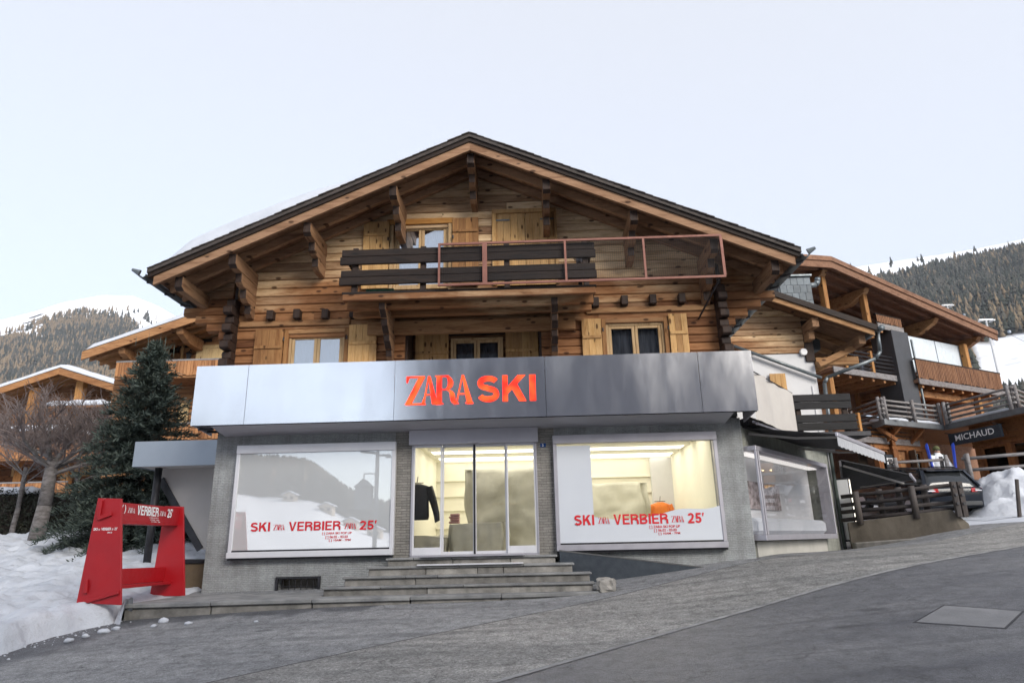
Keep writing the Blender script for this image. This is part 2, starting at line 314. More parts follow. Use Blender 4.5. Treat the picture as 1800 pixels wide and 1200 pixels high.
def fascia_metal():
    mt, nt, bs = base('brushed metal cladding'); bs.inputs['Metallic'].default_value = 1
    v = coords(nt, (1, 1, 1), (0, 0, 0), False)
    col = ramp(nt, nz(nt, v, .8, 4, .5), ((.35, (.80, .81, .84)), (.65, (.85, .86, .88)))); L(nt, col, bs.inputs['Base Color'])
    sm = nz(nt, coords(nt, (2.0, 2, .5), (0, 0, 0), False), 1.2, 5, .6); L(nt, ramp(nt, sm, ((.4, (.15,)*3), (.7, (.22,)*3))), bs.inputs['Roughness'])
    bumpit(nt, bs, nz(nt, coords(nt, (.8, .8, .5), (0, 0, 0), False), 1.0, 1), .035, .05); return mt
M['fascia'] = fascia_metal()
# ------------------------------------------------------------------ the ground: one height field through surveyed spots
CP = np.array([(0, 0, 0), (-8, 0, -.35), (9, 0, .5), (-7, 12.2, .55), (-12, 12, .25), (-3, 12.4, .66), (.9, 12.9, .76), (4.4, 14.3, 1.25), (6.6, 17, 1.30), (8.8, 20, 1.30),
               (10.9, 18, 1.74), (13, 21.5, 2.10), (10.5, 15.2, 1.56), (25, 22, 2.3), (-22, 10, -.2), (0, -30, -1), (16, 26.5, 3.0), (22, 32, 3.6), (-14, 20, 1.6), (-30, 30, 2.2), (-9, 17, 1.1), (3.8, 6, .48), (-3, 6.5, .2), (3, 10.2, .66)], float)
def _tps():
    P = CP[:, :2]; n = len(P)
    d2 = ((P[:, None]-P[None])**2).sum(-1); K = np.where(d2 > 0, d2*np.log(d2+1e-12)*.5, 0)+np.eye(n)*.5
    A = np.zeros((n+3, n+3)); A[:n, :n] = K; A[:n, n] = 1; A[:n, n+1:] = P; A[n, :n] = 1; A[n+1:, :n] = P.T
    return np.linalg.solve(A, np.append(CP[:, 2], [0, 0, 0]))
_W = _tps()
def gz(x, y):
    x = np.asarray(x, float); y = np.asarray(y, float)
    xc = np.clip(x, -40, 40); yc = np.clip(y, -35, 45)
    d2 = (xc[..., None]-CP[:, 0])**2+(yc[..., None]-CP[:, 1])**2
    z = (np.where(d2 > 0, d2*np.log(d2+1e-12)*.5, 0)*_W[:-3]).sum(-1)+_W[-3]+_W[-2]*xc+_W[-1]*yc
    return z + (y-yc)*.0
def G(x, y): return float(gz(x, y))
def sheet(name, xs, ys, mat, dz=0, kind='structure', mask=None):
    X, Y = np.meshgrid(xs, ys); Z = gz(X, Y)+dz
    V = np.stack([X, Y, Z], -1).reshape(-1, 3); nx = len(xs); ny = len(ys)
    i = np.arange(nx*ny).reshape(ny, nx)
    F = np.stack([i[:-1, :-1], i[:-1, 1:], i[1:, 1:], i[1:, :-1]], -1).reshape(-1, 4)
    me = fast_mesh(name, V, F); o = link(name, me, mat, None, 0, True); tag(o, kind=kind); return o
far = np.concatenate([-np.geomspace(3800, 41, 12), np.arange(-40, 40.1, .8), np.geomspace(41, 3800, 12)])
farY = np.concatenate([-np.geomspace(3800, 36, 12), np.arange(-35, 45.1, .8), np.geomspace(46, 3800, 12)])
def ground():
    o = sheet('ground', far, farY, M['snow'], -.05)
ground()
# kerb line between pavement and carriageway, walked along the sight lines on the ground
def groundhit(px, py):
    z = .3
    for k in range(60):
        p = atz(px, py, z); z2 = G(p.x, p.y)
        if abs(z2-z) < 1e-4: break
        z += (z2-z)*.35
    return p
KP = [groundhit(*q) for q in ((560, 1290), (900, 1190), (1080, 1138), (1260, 1085), (1420, 1040), (1560, 1004))]
d = (KP[-1]-KP[-2]).normalized(); KP = KP + [KP[-1]+d*4, KP[-1]+d*9]
d0 = (KP[0]-KP[1]).normalized(); KP = [KP[0]+d0*14, KP[0]+d0*4] + KP
def resample(P, step):
    out = []
    for a, b in zip(P[:-1], P[1:]):
        n = max(1, int((b-a).length/step)); out += [a.lerp(b, k/n) for k in range(n)]
    return out+[P[-1]]
KL = [Vector((p.x, p.y)) for p in resample(KP, .4)]
for _ in range(8): KL = [KL[0]]+[(a+b*2+c)/4 for a, b, c in zip(KL[:-2], KL[1:-1], KL[2:])]+[KL[-1]]
def strip(name, line, offs, mat, dz, kind='structure'):
    rows = []
    for k, p in enumerate(line):
        t = (line[min(k+1, len(line)-1)]-line[max(k-1, 0)]).normalized(); n = Vector((t.y, -t.x))     # to the right of the walk = towards the camera
        rows.append([p+n*o for o in offs])
    X = np.array([[q.x for q in r] for r in rows]); Y = np.array([[q.y for q in r] for r in rows]); Z = gz(X, Y)+dz
    V = np.stack([X, Y, Z], -1).reshape(-1, 3); i = np.arange(X.size).reshape(X.shape)
    F = np.stack([i[:-1, :-1], i[:-1, 1:], i[1:, 1:], i[1:, :-1]], -1).reshape(-1, 4)[:, ::-1]
    o = link(name, fast_mesh(name, V, F), mat, None, 0, True); return tag(o, kind=kind)
PV = strip('pavement', KL, list(np.arange(-14, -.1, .3))+[0, .15], M['apron'], 0)
WETL = [np.array(q) for q in ([(p.x, p.y) for p in (groundhit(*q) for q in ((-420, 1195), (0, 1150), (60, 1128), (120, 1112), (180, 1098), (228, 1082)))], [(-7.0, 12.0), (-5.6, 12.13), (-3.9, 12.3), (-3.0, 12.4)])]
def wetness():
    n = len(PV.data.vertices); a = np.zeros(n*3); PV.data.vertices.foreach_get('co', a); P = a.reshape(-1, 3)[:, :2]; w_ = np.zeros(n)
    for Q, rad in zip(WETL, (1.3, .55)):
        for s, e in zip(Q[:-1], Q[1:]):
            t = np.clip(((P-s)*(e-s)).sum(1)/((e-s)**2).sum(), 0, 1); d = np.hypot(*(P-(s+(e-s)*t[:, None])).T); w_ = np.maximum(w_, np.clip(1-d/rad, 0, 1)*.6)
    PV.data.attributes.new('wet', 'FLOAT', 'POINT').data.foreach_set('value', w_.astype(np.float32))
wetness()
M['joint'] = plain('tarred joint', (.035, .035, .037), (.09, .09, .09), .8, 0, 4)
strip('pavement_joint', KL, [-2.625, -2.595], M['joint'], .006)
strip('pavement_worn_band', KL, [-2.6, -2, -1.5, -1, -.5, 0, .12], M['pavement'], .004)
strip('road', KL, [.06, .3, 1, 2, 3, 4, 5, 6, 7, 8, 10, 12], M['road'], .008)
M['kerbline'] = plain('worn granite sett line', (.34, .34, .335), (.13, .13, .132), .85, 0, 3.5, .8, 30)
strip('kerb_line', KL, [-.03, .06], M['kerbline'], .014)
# ------------------------------------------------------------------ main chalet
XC, SL, FY = -1.17, .443, 14.5
XL, XR = -8.08, 5.76
def rt(x): return 10.50-SL*abs(x-XC)
CH = thing('chalet', 'large timber chalet with wide gable roof above a grey masonry shop floor', 'building', (XC, 14.5, .8))
wl = rect(407, 785, 692, 976, FY); wr = rect(976, 768, 1274, 963, FY); dr = rect(724, 776, 948, 977, FY)
WLx0, WLx1, WLz0, WLz1 = -6.32, -2.93, 1.50, 3.78
WRx0, WRx1, WRz0, WRz1 = .50, 3.92, 1.50, 3.82
DX0, DX1, DZ0, DZ1 = -2.57, .12, 1.42, 4.02
LW, RW = -6.87, 4.53
bw = rect(488, 1017, 560, 1043, FY)
mb = MB()
mb.box(LW, WLx0, FY, 14.8, .1, 4.15)
mb.box(WLx0, bw[0], FY, 14.8, .1, WLz0).box(bw[1], WLx1, FY, 14.8, .1, WLz0).box(bw[0], bw[1], FY, 14.8, bw[3], WLz0).box(bw[0], bw[1], FY, 14.8, .1, bw[2])
mb.box(WLx0, WLx1, FY, 14.8, WLz1, 4.15).box(DX0, DX1, FY, 14.8, DZ1, 4.15).box(DX0, DX1, FY, 14.8, .1, DZ0-.06)
mb.box(WRx0, WRx1, FY, 14.8, .1, WRz0).box(WRx0, WRx1, FY, 14.8, WRz1, 4.15).box(WRx1, RW, FY, 14.8, .1, 4.15)
mb.build('wall', M['concrete'], CH)
MB().box(WLx1, DX0, FY-.02, 14.8, .1, 4.15).build('column', M['concrete_b'], CH)
MB().box(DX1, WRx0, FY-.02, 14.8, .1, 4.15).build('column', M['concrete_b'], CH)
# hidden flanks, back and floors that close the house
M['inside'] = plain('dim interior', (.10, .095, .09), None, .9)
MB().box(LW, LW+.3, 14.8, 24, 0, 7.5).box(4.2, RW-.02, 14.8, 24, 0, 7.5).box(LW, RW, 23.7, 24, 0, 7.4).box(LW+.3, 4.2, 14.8, 23.7, 4.2, 4.4).box(LW+.3, 4.2, 14.8, 23.7, 7.0, 7.15).build('rear_wall', M['plaster'], CH)
MB().box(LW+.02, RW-.02, 14.56, 14.75, 4.18, 4.9).build('floor_band', M['concrete'], CH)
# basement grille
g = MB().box(bw[0]-.03, bw[1]+.03, 14.46, 14.52, bw[3], bw[3]+.04).box(bw[0]-.03, bw[0]+.02, 14.46, 14.52, bw[2], bw[3]).box(bw[1]-.02, bw[1]+.03, 14.46, 14.52, bw[2], bw[3])
gr = g.build('cellar_grille', M['iron'], CH)
for k in range(1, 7):
    x = bw[0]+(bw[1]-bw[0])*k/7; MB().tube((x, 14.5, bw[2]), (x, 14.5, bw[3]), .008).build('grille_bar', M['iron'], gr)
MB().tube((bw[0], 14.5, (bw[2]+bw[3])/2), (bw[1], 14.5, (bw[2]+bw[3])/2), .008).build('grille_bar', M['iron'], gr)
MB().box(bw[0], bw[1], 14.78, 14.82, bw[2], bw[3]).build('cellar_pane', plain('dusty brown pane', (.10, .075, .04), (.04, .035, .025), .4), gr)
# ---- timber gable: one object per plank
fr = list(rect(694, 398, 788, 508, FY)); fr[2] = 7.36
ht = list(rect(872, 378, 978, 505, FY)); ht[2] = 7.36
lg = [at(712, 600, FY).x, at(952, 600, FY).x, 5.2, at(830, 570, FY).z]
w1 = [at(508, 610, FY).x, at(606, 610, FY).x, 5.2, at(556, 587, FY).z]
w2 = [at(1066, 600, FY).x, at(1168, 600, FY).x, 5.2, at(1117, 568, FY).z]
OPEN = [fr, ht, lg, w1, w2]
CLX, CRX = -6.72, 4.36
def plank(x0, x1, z0, z1, Y, name='plank', mat='plank', parent=CH, th=.09, s0=0, s1=0):
    # s0, s1: how far each end runs outward (+) towards the bottom edge, for ends cut along a roof slope
    j = RND.uniform(-.007, .007); c = .018; y0 = Y+j; zm = (z0+z1)/2
    sec = [(y0+c*1.3, z0+.005), (y0, z0+.005+c), (y0, z1-.005-c), (y0+c*1.3, z1-.005), (Y+th, z1-.005), (Y+th, z0+.005)]
    if x1-x0 < .02: return
    MB().loft([[(x0+s0*(b-zm), a, b) for a, b in sec], [(x1-s1*(b-zm), a, b) for a, b in sec]]).build(name, M[mat], parent)
def plank_rows(z0, z1, h, lim, Y, opens, name='plank', mat='plank', parent=CH, cut=3.2, slant=0):
    z = z0
    while z < z1-.03:
        hh = min(h*RND.uniform(.9, 1.1), z1-z); a, b = lim(z+hh*.5)
        iv = [(a, b)] if b > a else []
        for o in opens:
            if z+hh*.5 > o[2] and z+hh*.5 < o[3]:
                nv = []
                for p, q in iv:
                    if o[0] > p: nv.append((p, min(q, o[0])))
                    if o[1] < q: nv.append((max(p, o[1]), q))
                iv = [v for v in nv if v[1]-v[0] > .04]
        for p, q in iv:
            first = True
            while q-p > cut*1.3:
                c = p+cut*RND.uniform(.55, 1.0); plank(p, c-.002, z, z+hh, Y, name, mat, parent, s0=slant if first and abs(p-a) < 1e-6 and a > CLX+.01 else 0); p = c; first = False
            plank(p, q, z, z+hh, Y, name, mat, parent, s0=slant if first and abs(p-a) < 1e-6 and a > CLX+.01 else 0, s1=slant if abs(q-b) < 1e-6 and b < CRX-.01 else 0)
        z += hh
def glim(z):
    hw = (10.50-.14-z)/SL; return max(CLX, XC-hw), min(CRX, XC+hw)
plank_rows(4.9, 10.3, .2, glim, 14.46, OPEN, slant=1/SL)
mbk = MB()
pts = [(CLX, 14.6, 4.9), (CRX, 14.6, 4.9), (CRX, 14.6, rt(CRX)-.3), (XC, 14.6, rt(XC)-.3), (CLX, 14.6, rt(CLX)-.3)]
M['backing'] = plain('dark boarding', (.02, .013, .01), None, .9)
# backing in strips round the openings
def backing(z0, z1, opens):
    cuts = sorted({z0, z1, *[o[2] for o in opens], *[o[3] for o in opens]}); cuts = [c for c in cuts if z0 <= c <= z1]
    b = MB()
    for a, c in zip(cuts[:-1], cuts[1:]):
        zz = (a+c)/2; p, q = glim(c+.1); iv = [(p, q)]
        for o in opens:
            if o[2] < zz < o[3]:
                nv = []
                for s, t in iv:
                    if o[0] > s: nv.append((s, min(t, o[0])))
                    if o[1] < t: nv.append((max(s, o[1]), t))
                iv = nv
        for s, t in iv:
            if t > s: b.box(s, t, 14.552, 14.62, a, c)
    return b
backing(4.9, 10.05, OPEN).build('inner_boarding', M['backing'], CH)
# ---- roof
def slope(side, h0, h1, y0, y1, xa=None, xb=None):
    xa = XC if xa is None else xa; xe = (XL if side < 0 else XR) if xb is None else xb
    return MB().prism([(xa, y0, rt(xa)-h0), (xe, y0, rt(xe)-h0), (xe, y0, rt(xe)-h1), (xa, y0, rt(xa)-h1)], (0, y1-y0, 0))
for s in (-1, 1):
    e = XL if s < 0 else XR
    rf = slope(s, 0, .10, 13.02, 24.4).build('roof', M['slate'], CH)
    # slate courses showing at the verge
    n = 44
    for k in range(n):
        xa = XC+(e-XC)*(k+.02)/n; xb = XC+(e-XC)*(k+1.12)/n
        if k == n-1: xb = e
        j = RND.uniform(-.012, .012)
        MB().prism([(xa, 12.99+j, rt(xa)+.002), (xb, 12.99+j, rt(xb)+.014), (xb, 12.99+j, rt(xb)-.004), (xa, 12.99+j, rt(xa)-.02)], (0, .5, 0)).build('slate', M['slate'], rf)
    slope(s, .102, .20, 13.06, 13.10).build('verge_board', M['darkwood'], rf)
    rk = slope(s, .175, .40, 13.10, 13.17, XC, e-(-.12 if s < 0 else .12)).build('rake_board', M['rake'], rf)
    for k in range(9):
        y0 = 13.172+k*.15
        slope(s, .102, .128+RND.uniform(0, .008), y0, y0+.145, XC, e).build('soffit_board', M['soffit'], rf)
    for y in (13.72, 14.27):
        slope(s, .14, .335, y, y+.11, XC, e-(-.15 if s < 0 else .15)).build('rafter', M['rake'], rf)
    # gutter along the eave with hooks
    ge = e+(-.07 if s < 0 else .07); zg = rt(e)-.14
    rings = []
    for y in (12.98, 24.2):
        rings.append([(ge+.085*math.cos(math.pi+math.pi*t/8), y, zg+.085*math.sin(math.pi+math.pi*t/8)) for t in range(9)]+[(ge+.075*math.cos(2*math.pi-math.pi*t/8), y, zg+.075*math.sin(2*math.pi-math.pi*t/8)) for t in range(9)])
    gu = MB().loft(rings).build('gutter', M['zinc'], CH)
    for k in range(16):
        y = 13.2+k*.72; MB().bar((ge, y, zg-.10), (ge-(.22 if s > 0 else -.22), y, zg-.14), .04, .05).build('gutter_hook', M['iron'], gu)
    MB().tube((ge, 12.90, zg-.01), (ge+(.14 if s > 0 else -.14), 12.84, zg+.05), .07, .03).build('gutter_spout', M['zinc'], gu)
    # lower eave boards seen behind
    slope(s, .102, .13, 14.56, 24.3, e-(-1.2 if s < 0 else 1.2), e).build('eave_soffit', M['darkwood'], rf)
def dark_ends(o, m2='darkwood_z'):          # weathered end grain on the faces that look out from the wall
    me = o.data; me.materials.append(M[m2])
    for p in me.polygons:
        if abs(p.normal.y) > .5 and p.center.y < 14.3: p.material_index = 1
    return o
# purlins and their stepped consoles
PUR = [(320, 505, 0), (413, 470, 3), (543, 415, 2), (693, 345, 2), (825, 300, 2), (960, 330, 2), (1112, 380, 2), (1253, 440, 3), (1357, 462, 0)]
for px, py, nst in PUR:
    x = at(px, py, 13.4).x; zt = rt(x)-.336-SL*.1
    if px == 825: x = XC; zt = rt(x)-.40
    P = dark_ends(MB().prism([(x-.085, 13.24, zt), (x-.085, 14.5, zt), (x-.085, 14.5, zt-.30), (x-.085, 13.34, zt-.30), (x-.085, 13.24, zt-.24)], (.17, 0, 0)).build('purlin', M['beam_y'], CH, .006))
    for q in range(nst if px not in (413, 1253) else 3):
        y0 = 13.62+q*.30; z1 = zt-.302-q*.27
        dark_ends(MB().prism([(x-.075, y0, z1), (x-.075, 14.5, z1), (x-.075, 14.5, z1-.265), (x-.075, y0+.14, z1-.265), (x-.075, y0+.01, z1-.2)], (.15, 0, 0)).build('console', M['beam_y'], P, .006))
# crossing log ends at both corners, one per course
for x in (CLX-.02, CRX+.0):
    z = 4.9; k = 0
    while z < rt(x)-.95:
        pr = .26+.13*(k % 2)+RND.uniform(-.03, .03)
        MB().prism([(x-.10, 14.45-pr, z+.03), (x-.10, 14.45-pr+.05, z), (x-.10, 14.5, z), (x-.10, 14.5, z+.2), (x-.10, 14.45-pr+.05, z+.2), (x-.10, 14.45-pr, z+.16)], (.2, 0, 0)).build('log_end', M['darkwood_z'], CH, .01)
        z += .205; k += 1
# stepped log brackets carrying the eaves beside the corners
for s, cx in ((-1, CLX-.12), (1, CRX+.12)):
    z = rt(XL if s < 0 else XR)-.38; ln = abs((XL if s < 0 else XR)-cx)-.12
    k = 0; zz = z
    # courses above the eave beam following the roof
    zt = zz
    while zt < rt(cx)-.30:
        lim = (10.50-.14-(zt+.1)-SL*abs(cx-XC))/SL; mx = ln-.28; k_ = 1/SL if lim < mx else 0; lim = min(lim, mx)
        if lim > .05: plank(min(cx, cx+s*lim), max(cx, cx+s*lim), zt, zt+.2, 14.48, s0=k_ if s < 0 else 0, s1=k_ if s > 0 else 0)
        zt += .2
    while ln > .1:
        plank(min(cx, cx+s*ln), max(cx, cx+s*ln), zz-.2, zz, 14.46+RND.uniform(-.02, .02), 'bracket_log', 'plank', CH, .2)
        ln -= (.30 if k else .34)*RND.uniform(.85, 1.1); zz -= .2; k += 1
# joist ends
for px, py in ((474, 553), (521, 551), (571, 551), (620, 549), (1047, 530), (1098, 527), (1148, 525), (1199, 523)):
    p = at(px, py, 14.3); B(p.x-.075, p.x+.075, 14.28, 14.5, p.z-.11, p.z+.11).build('joist_end', M['darkwood_z'], CH, .01)
# sill beams under the top storey and above the lower windows
def zat(px, py): return at(px, py, FY).z
for x0, x1, z in ((CLX+.12, -4.05, zat(500, 575)), (1.35, CRX-.12, zat(1140, 550))):
    B(x0, x1, 14.40, 14.5, z, z+.13).build('ledger', M['beam_x'], CH, .012)
# ---- windows and shutters
def window(x0, x1, z0, z1, Y, leaves, curtain, gl, depth=.12, nm='window', mat='frame', parent=CH):
    f = .055
    fm = MB().box(x0, x0+f, Y, Y+depth, z0, z1).box(x1-f, x1, Y, Y+depth, z0, z1).box(x0+f, x1-f, Y, Y+depth, z1-f, z1).box(x0+f, x1-f, Y, Y+depth, z0, z0+f)
    W = fm.build(nm, M[mat], parent, .006)
    n = leaves; ww = (x1-x0-2*f)/n
    for k in range(n):
        a = x0+f+ww*k+.004; b = a+ww-.008; t = .065
        MB().box(a, a+t, Y+.02, Y+.08, z0+f, z1-f).box(b-t, b, Y+.02, Y+.08, z0+f, z1-f).box(a+t, b-t, Y+.02, Y+.08, z1-f-t, z1-f).box(a+t, b-t, Y+.02, Y+.08, z0+f, z0+f+t).build('sash', M[mat], W, .006)
        B(a+t, b-t, Y+.045, Y+.05, z0+f+t, z1-f-t).build('pane', M[gl], W)
        if curtain:
            c = MB(); m_ = 14; R_ = []
            for i in range(m_+1):
                xx = a+t*.3+(b-a-t*.6)*i/m_; R_.append((xx, Y+.16+.018*math.sin(i*2.3+k)))
            c.loft([[(p, q, z0) for p, q in R_], [(p, q, z1-.02) for p, q in R_]], False); c.build('curtain', M[curtain], W, 0, True)
    return W
def shutter(x0, x1, z0, z1, Y, mat='shutter', n=4, battens=(.82,), parent=CH, hinge=None):
    b0 = None
    S = None
    for t in battens:
        mb = B(x0+.01, x1-.01, Y-.05, Y-.021, z0+(z1-z0)*t-.035, z0+(z1-z0)*t+.035)
        if S is None: S = mb.build('shutter', M[mat], parent, .005)
        else: mb.build('batten', M[mat], S, .005)
    ww = (x1-x0)/n
    for k in range(n): B(x0+ww*k+.002, x0+ww*(k+1)-.002, Y-.02+RND.uniform(-.002, .002), Y+.012, z0, z1).build('board', M[mat], S, .003)
    if hinge is not None:
        xx, zz = hinge; MB().tube((xx, Y-.05, zz-.05), (xx, Y-.05, zz+.03), .018).build('shutter_catch', M['iron'], S)
    return S
M['lintel'] = wood('orange lintel wood', (.50, .25, .07), (.40, .18, .045), (.25, .1, .03), 'x', .1)
window(fr[0], fr[1], fr[2], fr[3], 14.50, 2, 'curtain', 'glass_sky')
B(fr[0]-.17, fr[1]+.12, 14.405, 14.50, fr[3], fr[3]+.14).build('lintel', M['lintel'], CH, .008)
B(fr[0]-.09, fr[0]-.002, 14.42, 14.5, fr[2], fr[3]).build('jamb', M['frame'], CH, .006); B(fr[1]+.002, fr[1]+.09, 14.42, 14.5, fr[2], fr[3]).build('jamb', M['frame'], CH, .006)
s1 = at(640, 391, 14.4); s2 = at(690, 500, 14.4); shutter(s1.x, fr[0]-.1, 7.36, s1.z, 14.40, 'shutter', 4, (.80,), CH, (fr[0]-.12, 8.6))
s1 = at(791, 384, 14.4); s2 = at(842, 500, 14.4); shutter(fr[1]+.1, s2.x+.0, 7.36, s1.z, 14.40, 'shutter_b', 4, (.80,), CH, (fr[1]+.12, 8.6))
# closed hatch: two leaves in a frame with strap hinges
xm = (ht[0]+ht[1])/2
B(ht[0]-.10, ht[1]+.06, 14.40, 14.5, ht[3], ht[3]+.10).build('lintel', M['shutter'], CH, .008)
B(ht[0]-.10, ht[0]-.002, 14.41, 14.5, ht[2], ht[3]).build('jamb', M['shutter'], CH, .006); B(ht[1]+.002, ht[1]+.07, 14.41, 14.5, ht[2], ht[3]).build('jamb', M['shutter'], CH, .006)
for a, b, sgn in ((ht[0], xm-.004, -1), (xm+.004, ht[1], 1)):
    S = shutter(a, b, ht[2], ht[3], 14.47, 'shutter', 4, (.1, .5))
    hx0, hx1 = (a-.06, a+.32) if sgn < 0 else (b-.32, b+.06)
    B(hx0, hx1, 14.435, 14.448, ht[3]-.19, ht[3]-.155).build('strap_hinge', M['zinc'], S)
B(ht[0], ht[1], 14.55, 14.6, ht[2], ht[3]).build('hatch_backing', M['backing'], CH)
for (w_, px0, px1, pxa, pxb, cur, gl_, ma, mb_) in ((w1, 447, 500, 609, 662, 'curtain', 'glass_sky', 'shutter_b', 'shutter'), (w2, 1024, 1062, 1173, 1212, 'darkcurtain', 'glass', 'shutter', 'shutter')):
    window(w_[0], w_[1], w_[2], w_[3], 14.48, 2, cur, gl_)
    B(w_[0]-.10, w_[0]-.002, 14.42, 14.5, 5.2, w_[3]+.10).build('jamb', M['shutter_b'], CH, .006); B(w_[1]+.002, w_[1]+.10, 14.42, 14.5, 5.2, w_[3]+.10).build('jamb', M['shutter_b'], CH, .006)
    B(w_[0]-.002, w_[1]+.002, 14.42, 14.5, w_[3]+.002, w_[3]+.10).build('lintel', M['beam_x'], CH, .006)
    a = at(px0, 610, 14.4).x; b = w_[0]-.11; shutter(a, b, 5.2, w_[3]+.10, 14.40, ma, 4 if b-a > .5 else 3, (.66,), CH, (b+.03, 6.2))
    a = w_[1]+.11; b = at(pxb, 610, 14.4).x; shutter(a, b, 5.2, w_[3]+.16, 14.40, mb_, 4 if b-a > .5 else 3, (.66,), CH, (a-.03, 6.2))
    B(w_[0], w_[1], 15.6, 15.65, 5.2, w_[3]).build('room_wall', M['inside'], CH)
# loggia with rounded corners
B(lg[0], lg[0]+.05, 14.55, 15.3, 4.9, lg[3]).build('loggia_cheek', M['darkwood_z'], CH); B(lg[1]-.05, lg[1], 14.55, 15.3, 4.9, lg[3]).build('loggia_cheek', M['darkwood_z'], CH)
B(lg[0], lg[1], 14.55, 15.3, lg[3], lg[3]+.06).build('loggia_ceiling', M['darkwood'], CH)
for s, x in ((1, lg[0]), (-1, lg[1])):
    P = [(x, 14.44, lg[3]+.01)]+[(x+s*.28*(1-math.sin(t*math.pi/12)), 14.44, lg[3]-.22*(1-math.cos(t*math.pi/12))) for t in range(0, 7)]
    MB().prism(P if s < 0 else P[::-1], (0, .12, 0)).build('corner_bracket', M['beam_x'], CH)
B(lg[0]-.12, lg[1]+.12, 14.41, 14.47, lg[3], lg[3]+.14).build('lintel', M['beam_x'], CH, .01)
li = [at(792, 600, 15.15).x, at(884, 600, 15.15).x, 5.1, at(838, 592, 15.15).z]
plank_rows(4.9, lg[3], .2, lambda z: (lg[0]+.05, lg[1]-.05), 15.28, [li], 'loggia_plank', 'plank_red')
window(li[0], li[1], li[2], li[3], 15.2, 2, 'darkcurtain', 'glass')
a = at(730, 600, 15.15).x; shutter(a, li[0]-.05, 5.1, li[3]+.1, 15.18, 'shutter', 4, (.66,)); b = at(946, 600, 15.15).x; shutter(li[1]+.06, b, 5.1, li[3]+.1, 15.18, 'shutter', 4, (.66,))
# ---- balcony
BY = 13.2; bx0, bx1 = -3.92, 1.48
dz = at(820, 506, BY).z
bal = MB().box(bx0, bx1, BY+.02, 14.45, dz-.06, dz).build('balcony', M['darkwood'], CH, .01)
B(bx0+.02, bx1-.02, BY-.0, BY+.10, dz-.20, dz-.062).build('edge_beam', M['plank'], bal, .012)
for y in (13.5, 14.0): B(bx0+.05, bx1-.05, y, y+.14, dz-.30, dz-.062).build('deck_beam', M['plank'], bal, .01)
B(bx0+.3, bx1-.4, 14.32, 14.45, dz-.62, dz-.31).build('wall_plate', M['beam_x'], bal, .01)
for pa, pb, qa, qb in ((441, 425, 466, 452), (477, 461, 503, 487)):
    z1 = (at(605, pa, BY).z+at(1043, pb, BY).z)/2; z0 = (at(605, qa, BY).z+at(1043, qb, BY).z)/2
    zm = (z0+z1)/2+.01
    B(bx0-.03, bx1, BY-.02, BY+.04, zm+.002, z1).build('rail_plank', M['darkwood'], bal, .01); B(bx0-.06, bx1+.02, BY-.025, BY+.04, z0, zm-.002).build('rail_plank', M['darkwood'], bal, .01)
for x in (bx0+.25, -2.2, -.4, bx1-.2): B(x-.06, x+.06, BY+.05, BY+.15, dz, 7.86).build('rail_post', M['darkwood_z'], bal, .008)
for x in (bx0+.1, bx1-.1): B(x-.03, x+.03, BY+.05, 14.45, 7.5, 7.72).build('end_rail', M['darkwood'], bal, .008)
for px in (682, 974):
    x = at(px, 560, 14.0).x
    for q in range(4):
        y0 = 13.35+q*.28; z1 = dz-.21-q*.27
        dark_ends(MB().prism([(x-.07, y0, z1), (x-.07, 14.45, z1), (x-.07, 14.45, z1-.265), (x-.07, y0+.22, z1-.265), (x-.07, y0+.04, z1-.14)], (.14, 0, 0)).build('balcony_console', M['beam_y'], bal, .008))
    B(x-.07, x+.07, 14.30, 14.46, 4.9, dz-1.3).build('console_post', M['darkwood_z'], bal, .01)
# steel frame with wire mesh hung on the balcony
FRM = thing('mesh_frame', 'rust-pink steel frame with wire mesh hung before the balcony rail', 'frame', (1.2, 13.1, 6.86))
fx0, fx1, fz0, fz1 = at(770, 460, 13.1).x, at(1272, 450, 13.1).x, (at(772, 500, 13.1).z+at(1276, 490, 13.1).z)/2, (at(770, 427, 13.1).z+at(1268, 413, 13.1).z)/2
B(fx0, fx1, 13.08, 13.12, fz1-.045, fz1).build('top_rail', M['pinkmetal'], FRM); B(fx0, fx1, 13.08, 13.12, fz0, fz0+.045).build('bottom_rail', M['pinkmetal'], FRM)
for px, ww in ((772, .045), (852, .10), (994, .045), (1133, .045), (1271, .055)):
    x = at(px, 455, 13.1).x; B(x-ww/2, x+ww/2, 13.081, 13.119, fz0+.045, fz1-.045).build('upright', M['pinkmetal'], FRM)
wm = MB()
x = fx0+.05
while x < fx1: wm.box(x, x+.0022, 13.098, 13.101, fz0, fz1); x += .045
z = fz0+.06
while z < fz1: wm.box(fx0, fx1, 13.0985, 13.1005, z, z+.0022); z += .045
tag(wm.build('wire_mesh', M['iron'], FRM), kind='stuff')
MB().tube((fx1-.12, 13.12, fz0), (fx1-.3, 14.45, fz0-.45), .022).build('stay', M['iron'], FRM)
MB().tube((fx1-.05, 13.12, fz1-.02), (fx1-.05, 14.45, fz1-.02), .015).build('stay', M['iron'], FRM)
